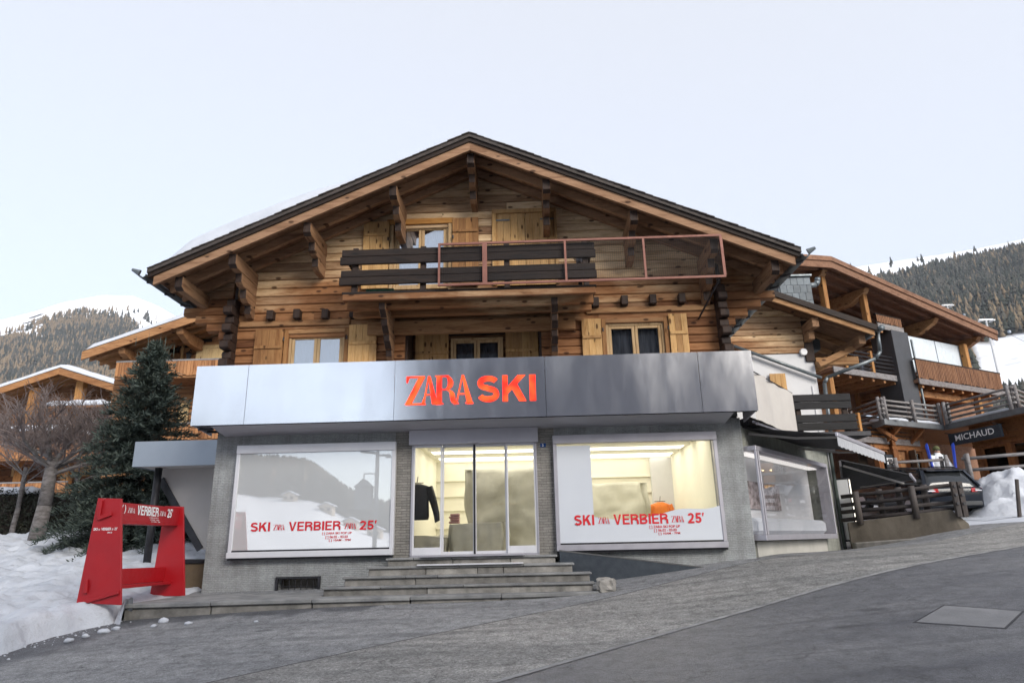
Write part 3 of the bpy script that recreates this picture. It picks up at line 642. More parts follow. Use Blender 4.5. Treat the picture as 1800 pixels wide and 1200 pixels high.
# odds and ends on the balcony
CRT = thing('garden_crate', 'green plastic crate lying on the balcony floor behind the rail', 'crate', (-3.2, 13.6, dz))
M['green'] = plain('green plastic', (.01, .10, .05), None, .5)
MB().box(-3.45, -2.85, 13.4, 13.42, dz, dz+.12).box(-3.45, -2.85, 13.78, 13.8, dz, dz+.12).box(-3.45, -3.43, 13.42, 13.78, dz, dz+.12).box(-2.87, -2.85, 13.42, 13.78, dz, dz+.12).box(-3.43, -2.87, 13.42, 13.78, dz, dz+.02).build('tray', M['green'], CRT)
for k in range(5): B(-3.40+k*.12, -3.37+k*.12, 13.385, 13.4, dz+.01, dz+.11).build('rib', M['green'], CRT)
pp = at(1018, 457, 13.5)
POT = thing('metal_pot', 'small silver pot standing behind the right end of the dark balcony rail', 'pot', (pp.x, 13.5, dz))
MB().loft([[(pp.x+r*math.cos(t*.5236), 13.5+r*math.sin(t*.5236), z) for t in range(12)] for r, z in ((.07, pp.z-.06), (.085, pp.z), (.09, pp.z+.06), (.095, pp.z+.07))]).build('pot_body', M['alu_g'], POT, 0, True)
MB().tube((pp.x, 13.5, dz), (pp.x, 13.5, pp.z-.06), .05, .04).build('stand', M['darkwood_z'], POT)
MB().tube((pp.x-.09, 13.5, pp.z), (pp.x-.16, 13.5, pp.z+.12), .01).build('handle', M['iron'], POT)
# snow lying on the left roof pitch
def roof_snow():
    nx, ny = 40, 40; V = []; F = []
    x0, x1, y0, y1 = XL+.10, -2.6, 13.12, 23.8
    for j in range(ny):
        for i in range(nx):
            u = i/(nx-1); v = j/(ny-1); x = x0+(x1-x0)*u; y = y0+(y1-y0)*v
            ed = min(1, u/.10)*min(1, (1-u)/.55)*min(1, v/.06)*min(1, (1-v)/.05); ed = max(0, ed)**.5
            V.append((x, y, rt(x)+.002+.95*ed*(.85+.25*mnoise.noise((x*.5, y*.5, 1)))))
    i = np.arange(nx*ny).reshape(ny, nx); F = np.stack([i[:-1, :-1], i[:-1, 1:], i[1:, 1:], i[1:, :-1]], -1).reshape(-1, 4)
    o = link('roof_snow', fast_mesh('roof_snow', np.array(V), F), M['snow'], CH, 0, True)
roof_snow()
# ------------------------------------------------------------------ lettering
def text_mesh(s, bold=.02, ext=.0, spacing=1.0):
    cu = bpy.data.curves.new('lettering', 'FONT'); cu.body = s; cu.size = 1; cu.offset = bold; cu.extrude = ext; cu.space_character = spacing; cu.resolution_u = 3
    o = bpy.data.objects.new('lettering', cu); COL.objects.link(o)
    dg = bpy.context.evaluated_depsgraph_get(); dg.update()
    me = bpy.data.meshes.new_from_object(o.evaluated_get(dg)); bpy.data.objects.remove(o); bpy.data.curves.remove(cu); me.materials.clear(); return me
def place_text(me, org, ux, uy, wid, hei):          # fit the letter mesh into wid x hei from org along ux, uy
    n = len(me.vertices); a = np.zeros(n*3); me.vertices.foreach_get('co', a); a = a.reshape(-1, 3)
    lo = a.min(0); hi = a.max(0); ux = np.array(ux, float); uy = np.array(uy, float); uz = np.cross(ux, uy)
    k = (a-lo)/np.maximum(hi-lo, 1e-6)
    q = np.array(org)+k[:, :1]*wid*ux+k[:, 1:2]*hei*uy+(a[:, 2:]-lo[2])*uz
    me.vertices.foreach_set('co', q.ravel()); me.update(); return me
def lettering(s, org, wid, hei, mat, parent, ux=(1, 0, 0), uy=(0, 0, 1), bold=.025, ext=.0, spacing=1.0, name='lettering'):
    return tag(link(name, place_text(text_mesh(s, bold, ext, spacing), org, ux, uy, wid, hei), M[mat], parent), kind='stuff')
def zara_polys():
    P = []
    def bar(a, b, w0, w1=None):           # slanted stem between heights 1 and 0: x at top, x at bottom
        w1 = w0 if w1 is None else w1; P.append([(b, 0), (b+w1, 0), (a+w0, 1), (a, 1)])
    bar(.205, .0, .078); P.append([(.012, .97), (.28, .97), (.28, 1), (.012, 1)]); P.append([(.012, .78), (.022, .78), (.05, .97), (.012, .97)]); P.append([(0, 0), (.285, 0), (.285, .03), (0, .03)]); P.append([(.245, .03), (.285, .03), (.285, .24), (.275, .24)])
    bar(.335, .392, .028, .085); bar(.333, .262, .011); P.append([(.235, 0), (.30, 0), (.30, .018), (.235, .018)]); P.append([(.29, .33), (.385, .33), (.385, .35), (.29, .35)])
    P.append([(.462, 0), (.532, 0), (.532, 1), (.462, 1)]); P.append([(.435, .98), (.64, .98), (.64, 1), (.435, 1)]); P.append([(.44, 0), (.56, 0), (.56, .02), (.44, .02)])
    C = []; n = 12
    for k in range(n):
        t0 = math.pi/2-math.pi*k/n; t1 = math.pi/2-math.pi*(k+1)/n
        o = lambda t: (.585+.115*max(0, math.cos(t)), .75+.25*math.sin(t)); i = lambda t: (.585+.042*max(0, math.cos(t)), .75+.23*math.sin(t))
        P.append([i(t0), i(t1), o(t1), o(t0)])
    P.append([(.53, .5), (.60, .5), (.60, .52), (.53, .52)])
    LEG = [(.60, .50, .02), (.64, .44, .05), (.655, .36, .065), (.66, .2, .07), (.675, .06, .065), (.71, .0, .04), (.75, .02, .01)]
    for a, b in zip(LEG[:-1], LEG[1:]): P.append([(b[0], b[1]), (b[0]+b[2], b[1]+.0), (a[0]+a[2], a[1]+.0), (a[0], a[1])])
    bar(.835, .905, .026, .085); bar(.833, .745, .011); P.append([(.72, 0), (.785, 0), (.785, .018), (.72, .018)]); P.append([(.78, .33), (.91, .33), (.91, .35), (.78, .35)]); P.append([(.88, 0), (1.0, 0), (1.0, .018), (.88, .018)])
    return P
ZP = zara_polys()
def zara(org, wid, hei, mat, parent, ux=(1, 0, 0), uy=(0, 0, 1), ext=0.0, name='lettering'):
    o = Vector(org); ux = Vector(ux); uy = Vector(uy); n = ux.cross(uy); mb = MB(); k = 0
    for p in ZP:
        q = [o+ux*a*wid+uy*b*hei+n*(k*.0004) for a, b in p]; k += 1
        if ext: mb.prism(q, n*ext)
        else: mb.f.append([mb.pt(v) for v in q])
    return mb.build(name, M[mat], parent)
# ------------------------------------------------------------------ metal fascia with the glowing name
FC = thing('sign_fascia', 'long brushed metal fascia with glowing red name, running across the chalet front', 'shop sign', (XC, 13.6, 4.12))
fz0_, fz1_ = 4.13, 5.40; fxa, fxb = -7.05, 4.65
cuts = [fxa, -5.93, -2.81, .34, 3.53, fxb]
TLT = [0, .002, -.003, .004, -.002]
for a, b, t in zip(cuts[:-1], cuts[1:], TLT):
    MB().hexa(((a+.004, 13.6, fz0_), (b-.004, 13.6, fz0_), (b-.004, 13.63, fz0_), (a+.004, 13.63, fz0_), (a+.004, 13.6+t, fz1_), (b-.004, 13.6+t, fz1_), (b-.004, 13.63, fz1_), (a+.004, 13.63, fz1_))).build('panel', M['fascia'], FC)
M['soffitpanel'] = plain('soffit panel', (.44, .44, .47), (.40, .40, .43), .55, .1, 1)
MB().prism([(fxa+.35, 13.66, fz0_+.02), (fxa+.35, 14.49, 4.03), (fxa+.35, 14.49, 4.10), (fxa+.35, 13.66, fz0_+.09)], (fxb-.45-fxa-.35, 0, 0)).build('soffit', M['soffitpanel'], FC)
MB().box(fxa+.01, fxb-.01, 13.635, 14.5, fz1_-.06, fz1_-.02).build('top_cap', M['alu_g'], FC)
for xx in (fxa+.02, fxb-.05): MB().prism([(xx, 13.635, fz0_+.01), (xx, 14.49, 4.05), (xx, 14.49, fz1_-.07), (xx, 13.635, fz1_-.07)], (.03, 0, 0)).build('end_plate', M['alu_g'], FC)
B(fxa+.02, fxb-.02, 13.632, 13.66, fz0_-.012, fz0_+.018).build('drip_edge', M['iron'], FC)
for y in (13.9, 14.25): B(fxa+.02, fxa+.34, y, y+.05, 4.08, 4.13).build('bracket', M['iron'], FC)
def signred():
    mt, nt, bs = base('glowing red letters'); g = nt.nodes.new('ShaderNodeNewGeometry')
    f = nz(nt, coords(nt, (1, 1, 1), (0, 0, 0), False), 3.2, 1); c = ramp(nt, f, ((.35, (.95, .012, .004)), (.65, (1, .075, .012))))
    L(nt, c, bs.inputs['Emission Color']); L(nt, c, bs.inputs['Base Color']); bs.inputs['Emission Strength'].default_value = .45; bs.inputs['Roughness'].default_value = .4; return mt
M['signred'] = signred()
a = at(712, 711, 13.57); b = at(833, 656, 13.57); zara((a.x, 13.575, a.z-.0), at(832, 690, 13.57).x-a.x, b.z-a.z-.03, 'signred', FC, ext=.02)
# bold grotesque capitals drawn as strokes of even weight: one object per letter
def sweep(C, tw, asp):
    Lf, Rt = [], []
    for k, (x, z) in enumerate(C):
        a_ = C[max(0, k-1)]; b_ = C[min(len(C)-1, k+1)]; d = Vector(((b_[0]-a_[0])*asp, b_[1]-a_[1])); d = d.normalized() if d.length > 1e-6 else Vector((1, 0))
        Lf.append((x-d.y*tw/asp, z+d.x*tw)); Rt.append((x+d.y*tw/asp, z-d.x*tw))
    return [[Lf[k], Lf[k+1], Rt[k+1], Rt[k]] for k in range(len(C)-1)]
def arcp(cx, cz, rx, rz, a0, a1, n=9): return [(cx+rx*math.cos(math.radians(a0+(a1-a0)*k/n)), cz+rz*math.sin(math.radians(a0+(a1-a0)*k/n))) for k in range(n+1)]
def glyph(ch, asp):                      # polygons in a unit box; asp = letter width / height
    t = .10; h = t/asp; R_ = lambda x0, x1, z0, z1: [(x0, z0), (x1, z0), (x1, z1), (x0, z1)]; w2 = 2*h
    if ch == 'I': return [R_(0, 1, 0, 1)]
    if ch == 'K': return [R_(0, w2, 0, 1), [(w2, .30), (1-.02, 1), (1-.02-w2*1.45, 1), (w2, .56)], [(.36+h*.2, .50), (1-w2*1.35, 0), (1, 0), (.42+w2*.9, .66)]]
    if ch == 'V': return [[(.5-h, 0), (.5+h*.0, 0), (.5, .24), (w2*1.05, 1), (0, 1)], [(.5, 0), (.5+h, 0), (1, 1), (1-w2*1.05, 1), (.5, .24)]]
    if ch == 'E': return [R_(0, w2, 0, 1), R_(w2, 1, 1-1.8*t, 1), R_(w2, .93, .42, .42+1.7*t), R_(w2, 1, 0, 1.8*t)]
    if ch in 'BR':
        P = [R_(0, w2, 0, 1)]; c1 = [(w2*.9, 1-t)]+arcp(.60, .735, 1-h-.62, .265-t, 90, -90, 8)+[(w2*.9, .47)]
        P += sweep(c1, t*.92, asp)
        if ch == 'B': P += sweep([(w2*.9, .47)]+arcp(.62, .285, 1-h-.62, .185, 90, -90, 8)+[(w2*.9, .10)], t*.95, asp)
        else: P += sweep([(.55, .47)]+arcp(.62, .32, .26, .15, 90, 0, 5)+[(.885, .12), (.93, 0)], t, asp)
        return P
    if ch == 'S': return sweep(arcp(.5, .735, .5-h*1.1, .265-t, 20, 180, 12)+arcp(.5, .70, .5-h*1.1, .16, 180, 258, 6)+arcp(.5, .30, .5-h, .20, 82, 0, 7)+arcp(.5, .275, .5-h, .275-t, 0, -162, 12), t, asp)
    if ch == '2': return sweep(arcp(.5, .70, .5-h, .30-t, 170, -15, 14)+[(.70, .44), (.35, .24), (.15, .08)], t, asp)+[R_(0, 1, 0, 1.8*t)]
    if ch == '5': return sweep(arcp(.47, .33, .53-h, .33-t, -160, 128, 16), t, asp)+[[(.10, .40), (.10+w2*.9, .40), (.28+h, 1), (.16, 1)], R_(.18, .95, 1-1.8*t, 1)]
    if ch == "'": return [[(0, .66), (.5, .66), (1, 1), (0, 1)]]
    return []
GW = {'S': .70, 'K': .76, 'I': .20, 'V': .72, 'E': .62, 'R': .72, 'B': .70, '2': .60, '5': .60, "'": .18}
def blocktext(s, org, wid, hei, mat, parent, ux=(1, 0, 0), uy=(0, 0, 1), ext=0.0, gap=.11):
    o = Vector(org); ux = Vector(ux); uy = Vector(uy); n = ux.cross(uy); tot = sum(GW[c] for c in s)+gap*(len(s)-1); k = wid/tot; x = 0
    for c in s:
        w_ = GW[c]*k; asp = w_/hei; mb = MB(); i = 0
        for poly in glyph(c, asp):
            q = [o+ux*(x+a*w_)+uy*(b*hei)+n*(i*.0003) for a, b in poly]; i += 1
            if ext: mb.prism(q, n*ext)
            else: mb.f.append([mb.pt(v) for v in q])
        mb.build('letter', M[mat], parent); x += w_+gap*k
a = at(839, 706, 13.57); b = at(942, 656, 13.57); blocktext('SKI', (a.x, 13.595, a.z), at(942, 690, 13.57).x-a.x, b.z-a.z-.02, 'signred', FC, ext=.02)
# ------------------------------------------------------------------ shop windows
def shop_window(x0, x1, z0, z1, mat, gl):
    Y = 14.34
    fm = MB().box(x0-.03, x1+.03, Y, 14.52, z1-.15, z1+.03).box(x0-.03, x1+.03, Y-.03, 14.52, z0-.02, z0+.10)
    fm.box(x0-.03, x0+.05, Y+.02, 14.52, z0+.10, z1-.15).box(x1-.05, x1+.03, Y+.02, 14.52, z0+.10, z1-.15)
    W = fm.build('shop_window', M[mat], CH, .008)
    B(x0+.05, x1-.05, Y+.05, Y+.062, z0+.10, z1-.15).build('pane', M[gl], W)
    B(x0+.05, x1-.05, Y+.03, Y+.06, z0+.101, z0+.135).build('gasket', M['iron'], W)
    B(x0-.02, x1+.02, Y+.02, 14.5, z0-.06, z0-.022).build('drip_edge', M['iron'], W)
    return W, Y+.045
def mirror_film():
    mt, nt, bs = base('glass over white film'); nt.nodes.remove(bs); o = nt.nodes['Material Output']
    d = node(nt, 'BsdfDiffuse', Color=(.66, .68, .69, 1)); g = node(nt, 'BsdfGlossy', Roughness=.0); mx = nt.nodes.new('ShaderNodeMixShader'); mx.inputs[0].default_value = .40
    b = nt.nodes.new('ShaderNodeBump'); b.inputs['Strength'].default_value = .015; b.inputs['Distance'].default_value = .02; L(nt, nz(nt, coords(nt, (1, 1, 1)), .9, 2), b.inputs['Height']); L(nt, b.outputs[0], g.inputs['Normal'])
    L(nt, d.outputs[0], mx.inputs[1]); L(nt, g.outputs[0], mx.inputs[2]); L(nt, mx.outputs[0], o.inputs[0]); return mt
M['mirrorfilm'] = mirror_film()
WL, yL = shop_window(WLx0, WLx1, WLz0, WLz1, 'alu', 'mirrorfilm')
WR, yR = shop_window(WRx0, WRx1, WRz0, WRz1, 'alu_g', 'glass')  # same frame as the left one; dull reflection put into its greyer colour
M['film'] = plain('white window film', (.62, .65, .69), (.58, .61, .66), .12, 0, .8)
# right window: frosted strip at the left and a snowdrift-shaped film along the bottom
B(WRx0+.05, at(1041, 860, 14.42).x, 14.381, 14.385, WRz0+.135, WRz1-.20).build('window_film', M['film'], WR)
P = [(WRx0+.05, 14.44, WRz0+.12)]; xs = np.linspace(WRx0+.05, WRx1-.05, 40)
top = [(WRx0, 922), (1045, 925), (1100, 932), (1150, 918), (1220, 912), (1262, 905)]
def driftz(x):
    u = (x-WRx0)/(WRx1-WRx0); return WRz0+.12+.52+.22*abs(u-.42)**1.2*1.6+.03*math.sin(u*19)-.09*math.exp(-((u-.40)/.13)**2)
P = [(x, 14.3765, driftz(x)) for x in xs]; MB().prism([(xs[0], 14.3765, WRz0+.136)]+[(xs[-1], 14.3765, WRz0+.136)]+P[::-1], (0, .004, 0)).build('window_film', M['film'], WR)
def slogan(parent, Y, pxs, y_base, y_top, small):
    def T(s, x0, x1, bold=.03): 
        a = at(x0, y_base(x0), Y); b = at(x1, y_base(x1), Y); h = at(x0, y_top(x0), Y).z-a.z; blocktext(s, (a.x, Y, a.z), b.x-a.x, h, 'redletter', parent)
    def Zz(x0, x1):
        a = at(x0, y_base(x0), Y); b = at(x1, y_base(x1), Y); h = at(x0, y_top(x0), Y).z-a.z; zara((a.x, Y, a.z+h*.12), b.x-a.x, h*.62, 'redletter', parent)
    T('SKI', *pxs[0]); Zz(*pxs[1]); T('VERBIER', *pxs[2]); Zz(*pxs[3]); T("25'", *pxs[4])
    for s, x0, x1, yb, yt in small:
        a = at(x0, yb, Y); b = at(x1, yb, Y); lettering(s, (a.x, Y, a.z), b.x-a.x, at(x0, yt, Y).z-a.z, 'redletter', parent, bold=.02)
slogan(WL, yL-.004, ((440, 474), (480, 500), (507, 598), (605, 626), (632, 662)), lambda x: 934-.018*(x-440), lambda x: 918-.018*(x-440), (('[ ] ZARA SKI POP UP', 566, 618, 940, 935), ('[ ] 06.02 - 03.03', 572, 611, 947, 941), ('[ ] 10AM - 7PM', 578, 616, 952, 947)))
slogan(WR, yR-.014, ((1010, 1045), (1052, 1072), (1079, 1175), (1181, 1203), (1210, 1239)), lambda x: 923-.02*(x-1010), lambda x: 905-.02*(x-1010), (('[ ] ZARA SKI POP UP', 1142, 1196, 929, 923), ('[ ] 06.02 - 03.03', 1150, 1190, 935, 929), ('[ ] 10AM - 7PM', 1158, 1196, 940, 935)))
# ------------------------------------------------------------------ entrance
HD = B(DX0-.05, DX1+.04, 14.36, 14.52, at(830, 779, 14.36).z, at(830, 752, 14.36).z-.01).build('door_header', M['alu_g'], CH, .008)
hz = at(830, 779, 14.36).z
hx = at(832, 775, 14.34).x; B(hx-.11, hx+.11, 14.30, 14.36, hz+.01, hz+.06).build('door_sensor', M['alu_g'], HD)
DB = DZ0+.02
DF = MB().box(DX0, DX1, 14.45, 14.60, DB-.03, DB+.02).box(DX0, DX0+.04, 14.45, 14.6, DB, hz).box(DX1-.04, DX1, 14.45, 14.6, DB, hz).build('door_frame', M['alu_g'], CH, .005)
xs = [DX0+.04, at(777, 880, 14.5).x, at(834, 880, 14.5).x, at(891, 880, 14.5).x, DX1-.04]
for k, (a, b) in enumerate(zip(xs[:-1], xs[1:])):
    side = k in (0, 3); Y0 = 14.47 if side else 14.52; bt = .15 if side else .06; st = .035
    D = MB().box(a, a+st, Y0, Y0+.04, DB+.02, hz+.02).box(b-st, b, Y0, Y0+.04, DB+.02, hz+.02).box(a+st, b-st, Y0, Y0+.04, DB+.02, DB+.02+bt).box(a+st, b-st, Y0, Y0+.04, hz-.05, hz+.02).build('door_leaf', M['alu'], CH, .004)
    B(a+st, b-st, Y0+.018, Y0+.024, DB+.02+bt, hz-.05).build('pane', M['glass'], D)
    if k in (1, 2): B((b-.02 if k == 1 else a), (b if k == 1 else a+.02), Y0-.012, Y0-.001, DB+.02, hz).build('door_seal', M['iron'], D)
PL = at(955, 782, 14.46); NP = B(PL.x-.065, PL.x+.055, 14.466, 14.478, PL.z-.04, PL.z+.04).build('number_plate', plain('blue enamel', (.01, .06, .22), None, .3), CH)
lettering('2', (PL.x-.025, 14.462, PL.z-.025), .03, .05, 'whiteletter', NP)
# ------------------------------------------------------------------ shop interior
M['cream'] = plain('cream interior wall', (.76, .735, .62), (.72, .695, .58), .85, 0, 1)
M['rockfoam'] = plain('carved plaster rock', (.66, .64, .54), (.50, .48, .39), .9, 0, 1.3, .8, 5)
M['ledpanel'] = glow('lit ceiling cove', (1, .965, .87), .95)
SI = CH
fl = B(WLx1+.2, 4.2, 14.8, 20.2, 1.30, 1.43).build('shop_floor', M['cream'], CH)
B(WLx1+.1, 4.2, 20.2, 20.3, 1.4, 4.1).build('shop_back_wall', M['cream'], CH)
B(WLx1+.0, WLx1+.1, 14.82, 20.2, 1.4, 4.1).build('shop_side_wall', M['cream'], CH); B(4.1, 4.19, 14.82, 20.2, 1.4, 4.1).build('shop_side_wall', M['cream'], CH)
ceil = B(WLx1+.1, 4.1, 14.82, 20.2, 4.02, 4.14).build('shop_ceiling', M['cream'], CH)
for y in (15.6, 17.0, 18.4, 19.5):
    B(WLx1+.3, 4.0, y, y+.10, 3.93, 4.02).build('ceiling_beam', M['cream'], ceil)
    B(WLx1+.3, 4.0, y+.2, min(y+1.2, 20.1), 4.0, 4.018).build('lamp_cove', M['ledpanel'], ceil)
for z in (2.1, 2.6, 3.0, 3.45): B(WLx1+.1, 4.1, 20.12, 20.2, z, z+.03).build('wall_batten', M['cream'], ceil)
def rock(name, x0, x1, y0, y1, z0, z1, label, sd_, amp=.16):
    nx, ny, nz_ = 26, 14, 22; V = []; F = []; idx = {}
    def q(i, j, k):
        if (i, j, k) in idx: return idx[i, j, k]
        x = x0+(x1-x0)*i/nx; y = y0+(y1-y0)*j/ny; z = z0+(z1-z0)*k/nz_
        dx = amp*mnoise.noise((x*1.3+sd_, y*1.3, z*1.3)); dy = amp*mnoise.noise((x*1.5, y*1.5+sd_, z*1.5+9))+.04*mnoise.noise((x*6, y*6, z*6+sd_)); dz_ = amp*.5*mnoise.noise((x*1.3, y*1.3+7, z+sd_))
        cx, cy = (i/nx-.5)*2, (j/ny-.5)*2; rd = .10*max(0, abs(cx)-.85)/.15*max(0, abs(cy)-.7)/.3
        V.append((x+dx*(k > 0)-rd*cx*2, y+dy-rd*cy*2, z+(dz_ if k > 0 else 0))); idx[i, j, k] = len(V)-1; return len(V)-1
    for k in range(nz_):
        for i in range(nx): F.append((q(i, 0, k), q(i+1, 0, k), q(i+1, 0, k+1), q(i, 0, k+1))); F.append((q(i+1, ny, k), q(i, ny, k), q(i, ny, k+1), q(i+1, ny, k+1)))
        for j in range(ny): F.append((q(0, j+1, k), q(0, j, k), q(0, j, k+1), q(0, j+1, k+1))); F.append((q(nx, j, k), q(nx, j+1, k), q(nx, j+1, k+1), q(nx, j, k+1)))
    for i in range(nx):
        for j in range(ny): F.append((q(i, j, nz_), q(i+1, j, nz_), q(i+1, j+1, nz_), q(i, j+1, nz_)))
    T = link(name, fast_mesh(name, np.array(V), np.array(F)), M['rockfoam'], None, 0, True); return tag(T, label, 'display')
rock('plaster_rock', -1.62, .75, 16.6, 17.6, 1.43, 3.42, 'tall carved plaster rock wall inside the shop behind the glass doors', 3.1)
rock('plaster_rock', -1.9, -.6, 15.5, 16.3, 1.43, 2.1, 'low carved plaster rock counter just behind the middle door leaf', 8.4, .1)
rock('plaster_rock', .9, 3.0, 17.9, 18.7, 1.43, 3.12, 'carved plaster rock wall inside the right shop window', 5.7)
rock('plaster_rock', -2.75, -1.95, 15.3, 16.2, 1.43, 1.85, 'low pale plaster mound behind the leftmost door leaf', 2.2, .12)
def jacket(px, py, Y, mat, label, h=.75, wd=.6):
    p = at(px, py, Y); T = thing('hanging_jacket', label, 'jacket', (p.x, Y, p.z))
    x, z = p.x, p.z; rg = []
    for t, hw, dp in ((0, .09, .05), (.08, wd*.42, .10), (.2, wd*.46, .13), (.5, wd*.44, .13), (.9, wd*.42, .12), (1.0, wd*.40, .11)):
        rg.append([(x+hw*math.cos(a*math.pi/6)*(1+.05*math.sin(a*3+t*9)), Y+dp*math.sin(a*math.pi/6), z-h*t) for a in range(12)])
    MB().loft(rg).build('body', mat, T, 0, True)
    for s in (-1, 1):
        rg = []
        for t in range(7):
            u = t/6; cx = x+s*(wd*.40+.22*math.sin(u*1.3)); cz = z-.08-h*.95*u; r = .095-.04*u
            rg.append([(cx+r*math.cos(a*math.pi/4), Y+r*1.1*math.sin(a*math.pi/4), cz+.03*s*math.cos(a*math.pi/4)) for a in range(8)])
        MB().loft(rg).build('sleeve', mat, T, 0, True)
    MB().tube((x-.15, Y, z+.02), (x+.15, Y, z+.02), .01).tube((x, Y, z+.02), (x+.02, Y, z+.16), .008).build('hanger', M['iron'], T)
    return T
jacket(733, 850, 15.5, plain('black quilted nylon', (.012, .012, .013), (.02, .02, .02), .55, 0, 5, .6, 14), 'black jacket hanging inside the shop behind the leftmost door leaf', .8, .66)
jacket(1160, 882, 19.2, plain('orange quilted nylon', (.75, .20, .008), (.62, .14, .005), .6, 0, 5, .5, 14), 'orange jacket hanging at the back of the right shop window', .85, .6)
p = at(800, 905, 15.9); T = thing('folded_clothes', 'small pile of pink folded clothes on the plaster counter inside the doors', 'clothes', (p.x, 15.9, 2.1))
for k in range(4): B(p.x-.12+RND.uniform(-.02, .02), p.x+.10, 15.8, 16.05, 2.12+k*.055, 2.17+k*.055).build('garment', plain('pink knit', (.50, .27, .25), (.40, .22, .2), .9), T, .015)
# ------------------------------------------------------------------ steps, ledge, ramp
def slabs(root, x0, x1, y0, y1, z0, z1, cuts, mat, name, jit=.006, bev=.012):
    xs = [x0]+[x0+(x1-x0)*c for c in cuts]+[x1]
    for a, b in zip(xs[:-1], xs[1:]):
        j = RND.uniform(-jit, jit); B(a+.004, b-.004, y0+j, y1, z0, z1+j*.5).build(name, M[mat], root, bev)
ST = thing('entrance_steps', 'broad weathered stone steps leading up to the glass shop doors', 'steps', (-1.3, 12.9, .76))
LV = [(-3.92, 1.10, 12.95, .955), (-3.62, 1.07, 13.25, 1.115), (-3.24, .77, 13.55, 1.275), (-2.94, .46, 13.85, 1.425)]
for k, (x0, x1, y, z) in enumerate(LV):
    zb = (LV[k-1][3] if k else .70)-.05
    c = sorted(RND.uniform(.15, .85) for _ in range(3)); c = [v for i, v in enumerate(c) if i == 0 or v-c[i-1] > .12]
    slabs(ST, x0+.03, x1-.04, y+.04, 14.5 if k == 3 else LV[k+1][2]+.2, zb, z-.045, c, 'stone', 'riser_stone')
    c = sorted(RND.uniform(.12, .88) for _ in range(3)); c = [v for i, v in enumerate(c) if i == 0 or v-c[i-1] > .12]
    slabs(ST, x0, x1, y, 14.49 if k == 3 else LV[k+1][2]+.12, z-.043, z, c, 'stone_top', 'tread_slab', .008, .01)
xa, xb = at(742, 985, 13.7).x, at(920, 985, 13.7).x
B(xa-.05, xb+.02, 13.78, 14.45, 1.427, 1.462).build('threshold_plate', M['alu_g'], ST, .006); B(xa-.07, xb, 13.50, 13.62, 1.277, 1.305).build('nosing_strip', M['alu'], ST, .006)
LG = thing('stone_ledge', 'low stone ledge running along the foot of the shop wall', 'ledge', (-4, 12.5, .6))
e = [(-7.05, 12.05), (-5.6, 12.18), (-3.9, 12.36), (-2.2, 12.5), (-.6, 12.62), (1.15, 12.78)]
for k, ((xa, ya), (xb, yb)) in enumerate(zip(e[:-1], e[1:])):
    za, zb = .80+.004*(k % 2), .80+.004*(k % 2)
    MB().hexa(((xa+.004, ya, za-.07), (xb-.004, yb, zb-.07), (xb-.004, 14.49, zb-.07), (xa+.004, 14.49, za-.07), (xa+.004, ya, za), (xb-.004, yb, zb), (xb-.004, 14.49, zb), (xa+.004, 14.49, za))).build('ledge_slab', M['stone_top'], LG, .012)
    MB().hexa(((xa+.01, ya+.05, .2), (xb-.01, yb+.05, .2), (xb-.01, 14.3, .2), (xa+.01, 14.3, .2), (xa+.01, ya+.05, za-.073), (xb-.01, yb+.05, zb-.073), (xb-.01, 14.3, zb-.073), (xa+.01, 14.3, za-.073))).build('ledge_stone', M['stone'], LG, .012)
RB = thing('ramp_board', 'dark navy board sloping down along the wall under the right shop window', 'board', (2, 14.2, 1))
a = at(983, 968, 14.0); b = at(1240, 998, 14.25); c = at(1240, 1010, 14.2); d = at(1045, 1025, 13.75)
MB().prism([(a.x, 13.9, a.z), (a.x, 13.9, .7), (1.35, 13.9, .62), (b.x, 14.1, b.z-.18), (b.x, 14.1, b.z)], (.0, .07, 0)).build('side_board', M['navy'], RB, .006)
MB().hexa(((a.x, 13.97, a.z-.05), (b.x, 14.17, b.z-.05), (b.x, 14.46, b.z-.05), (a.x, 14.46, a.z-.05), (a.x, 13.97, a.z-.015), (b.x, 14.17, b.z-.015), (b.x, 14.46, b.z-.015), (a.x, 14.46, a.z-.015))).build('deck', M['navy'], RB, .006)
MB().bar((a.x, 13.93, a.z+.012), (b.x, 14.13, b.z+.012), .075, .025).build('top_trim', plain('scuffed edge trim', (.06, .065, .07), (.10, .10, .10), .7), RB)
def stone(name, c, r, mat, label, cat, seed, group=None, sq=(1, 1, 1), k=3):
    import bmesh
    bm = bmesh.new(); bmesh.ops.create_icosphere(bm, subdivisions=k, radius=1)
    for v in bm.verts:
        p = v.co.copy(); q = Vector([math.copysign(abs(t)**.55, t) for t in p])*.8 if sq[0] < 0 else p
        n = 1+.34*mnoise.noise(p*1.3+Vector((seed, 0, 0)))+.26*mnoise.noise(p*3+Vector((0, seed, 0)))
        v.co = Vector((c[0]+q.x*n*r[0], c[1]+q.y*n*r[1], c[2]+q.z*n*r[2]))
    me = bpy.data.meshes.new(name); bm.to_mesh(me); bm.free(); o = link(name, me, mat, None, 0, sq[0] > 0); return tag(o, label, cat, group)
p = at(1065, 1030, 12.95); stone('kerb_stone', (p.x, 12.95, p.z+.02), (.21, .2, .16), M['stone'], 'squarish grey stone block at the right foot of the steps', 'stone', 4.2, None, (-1, 1, 1))
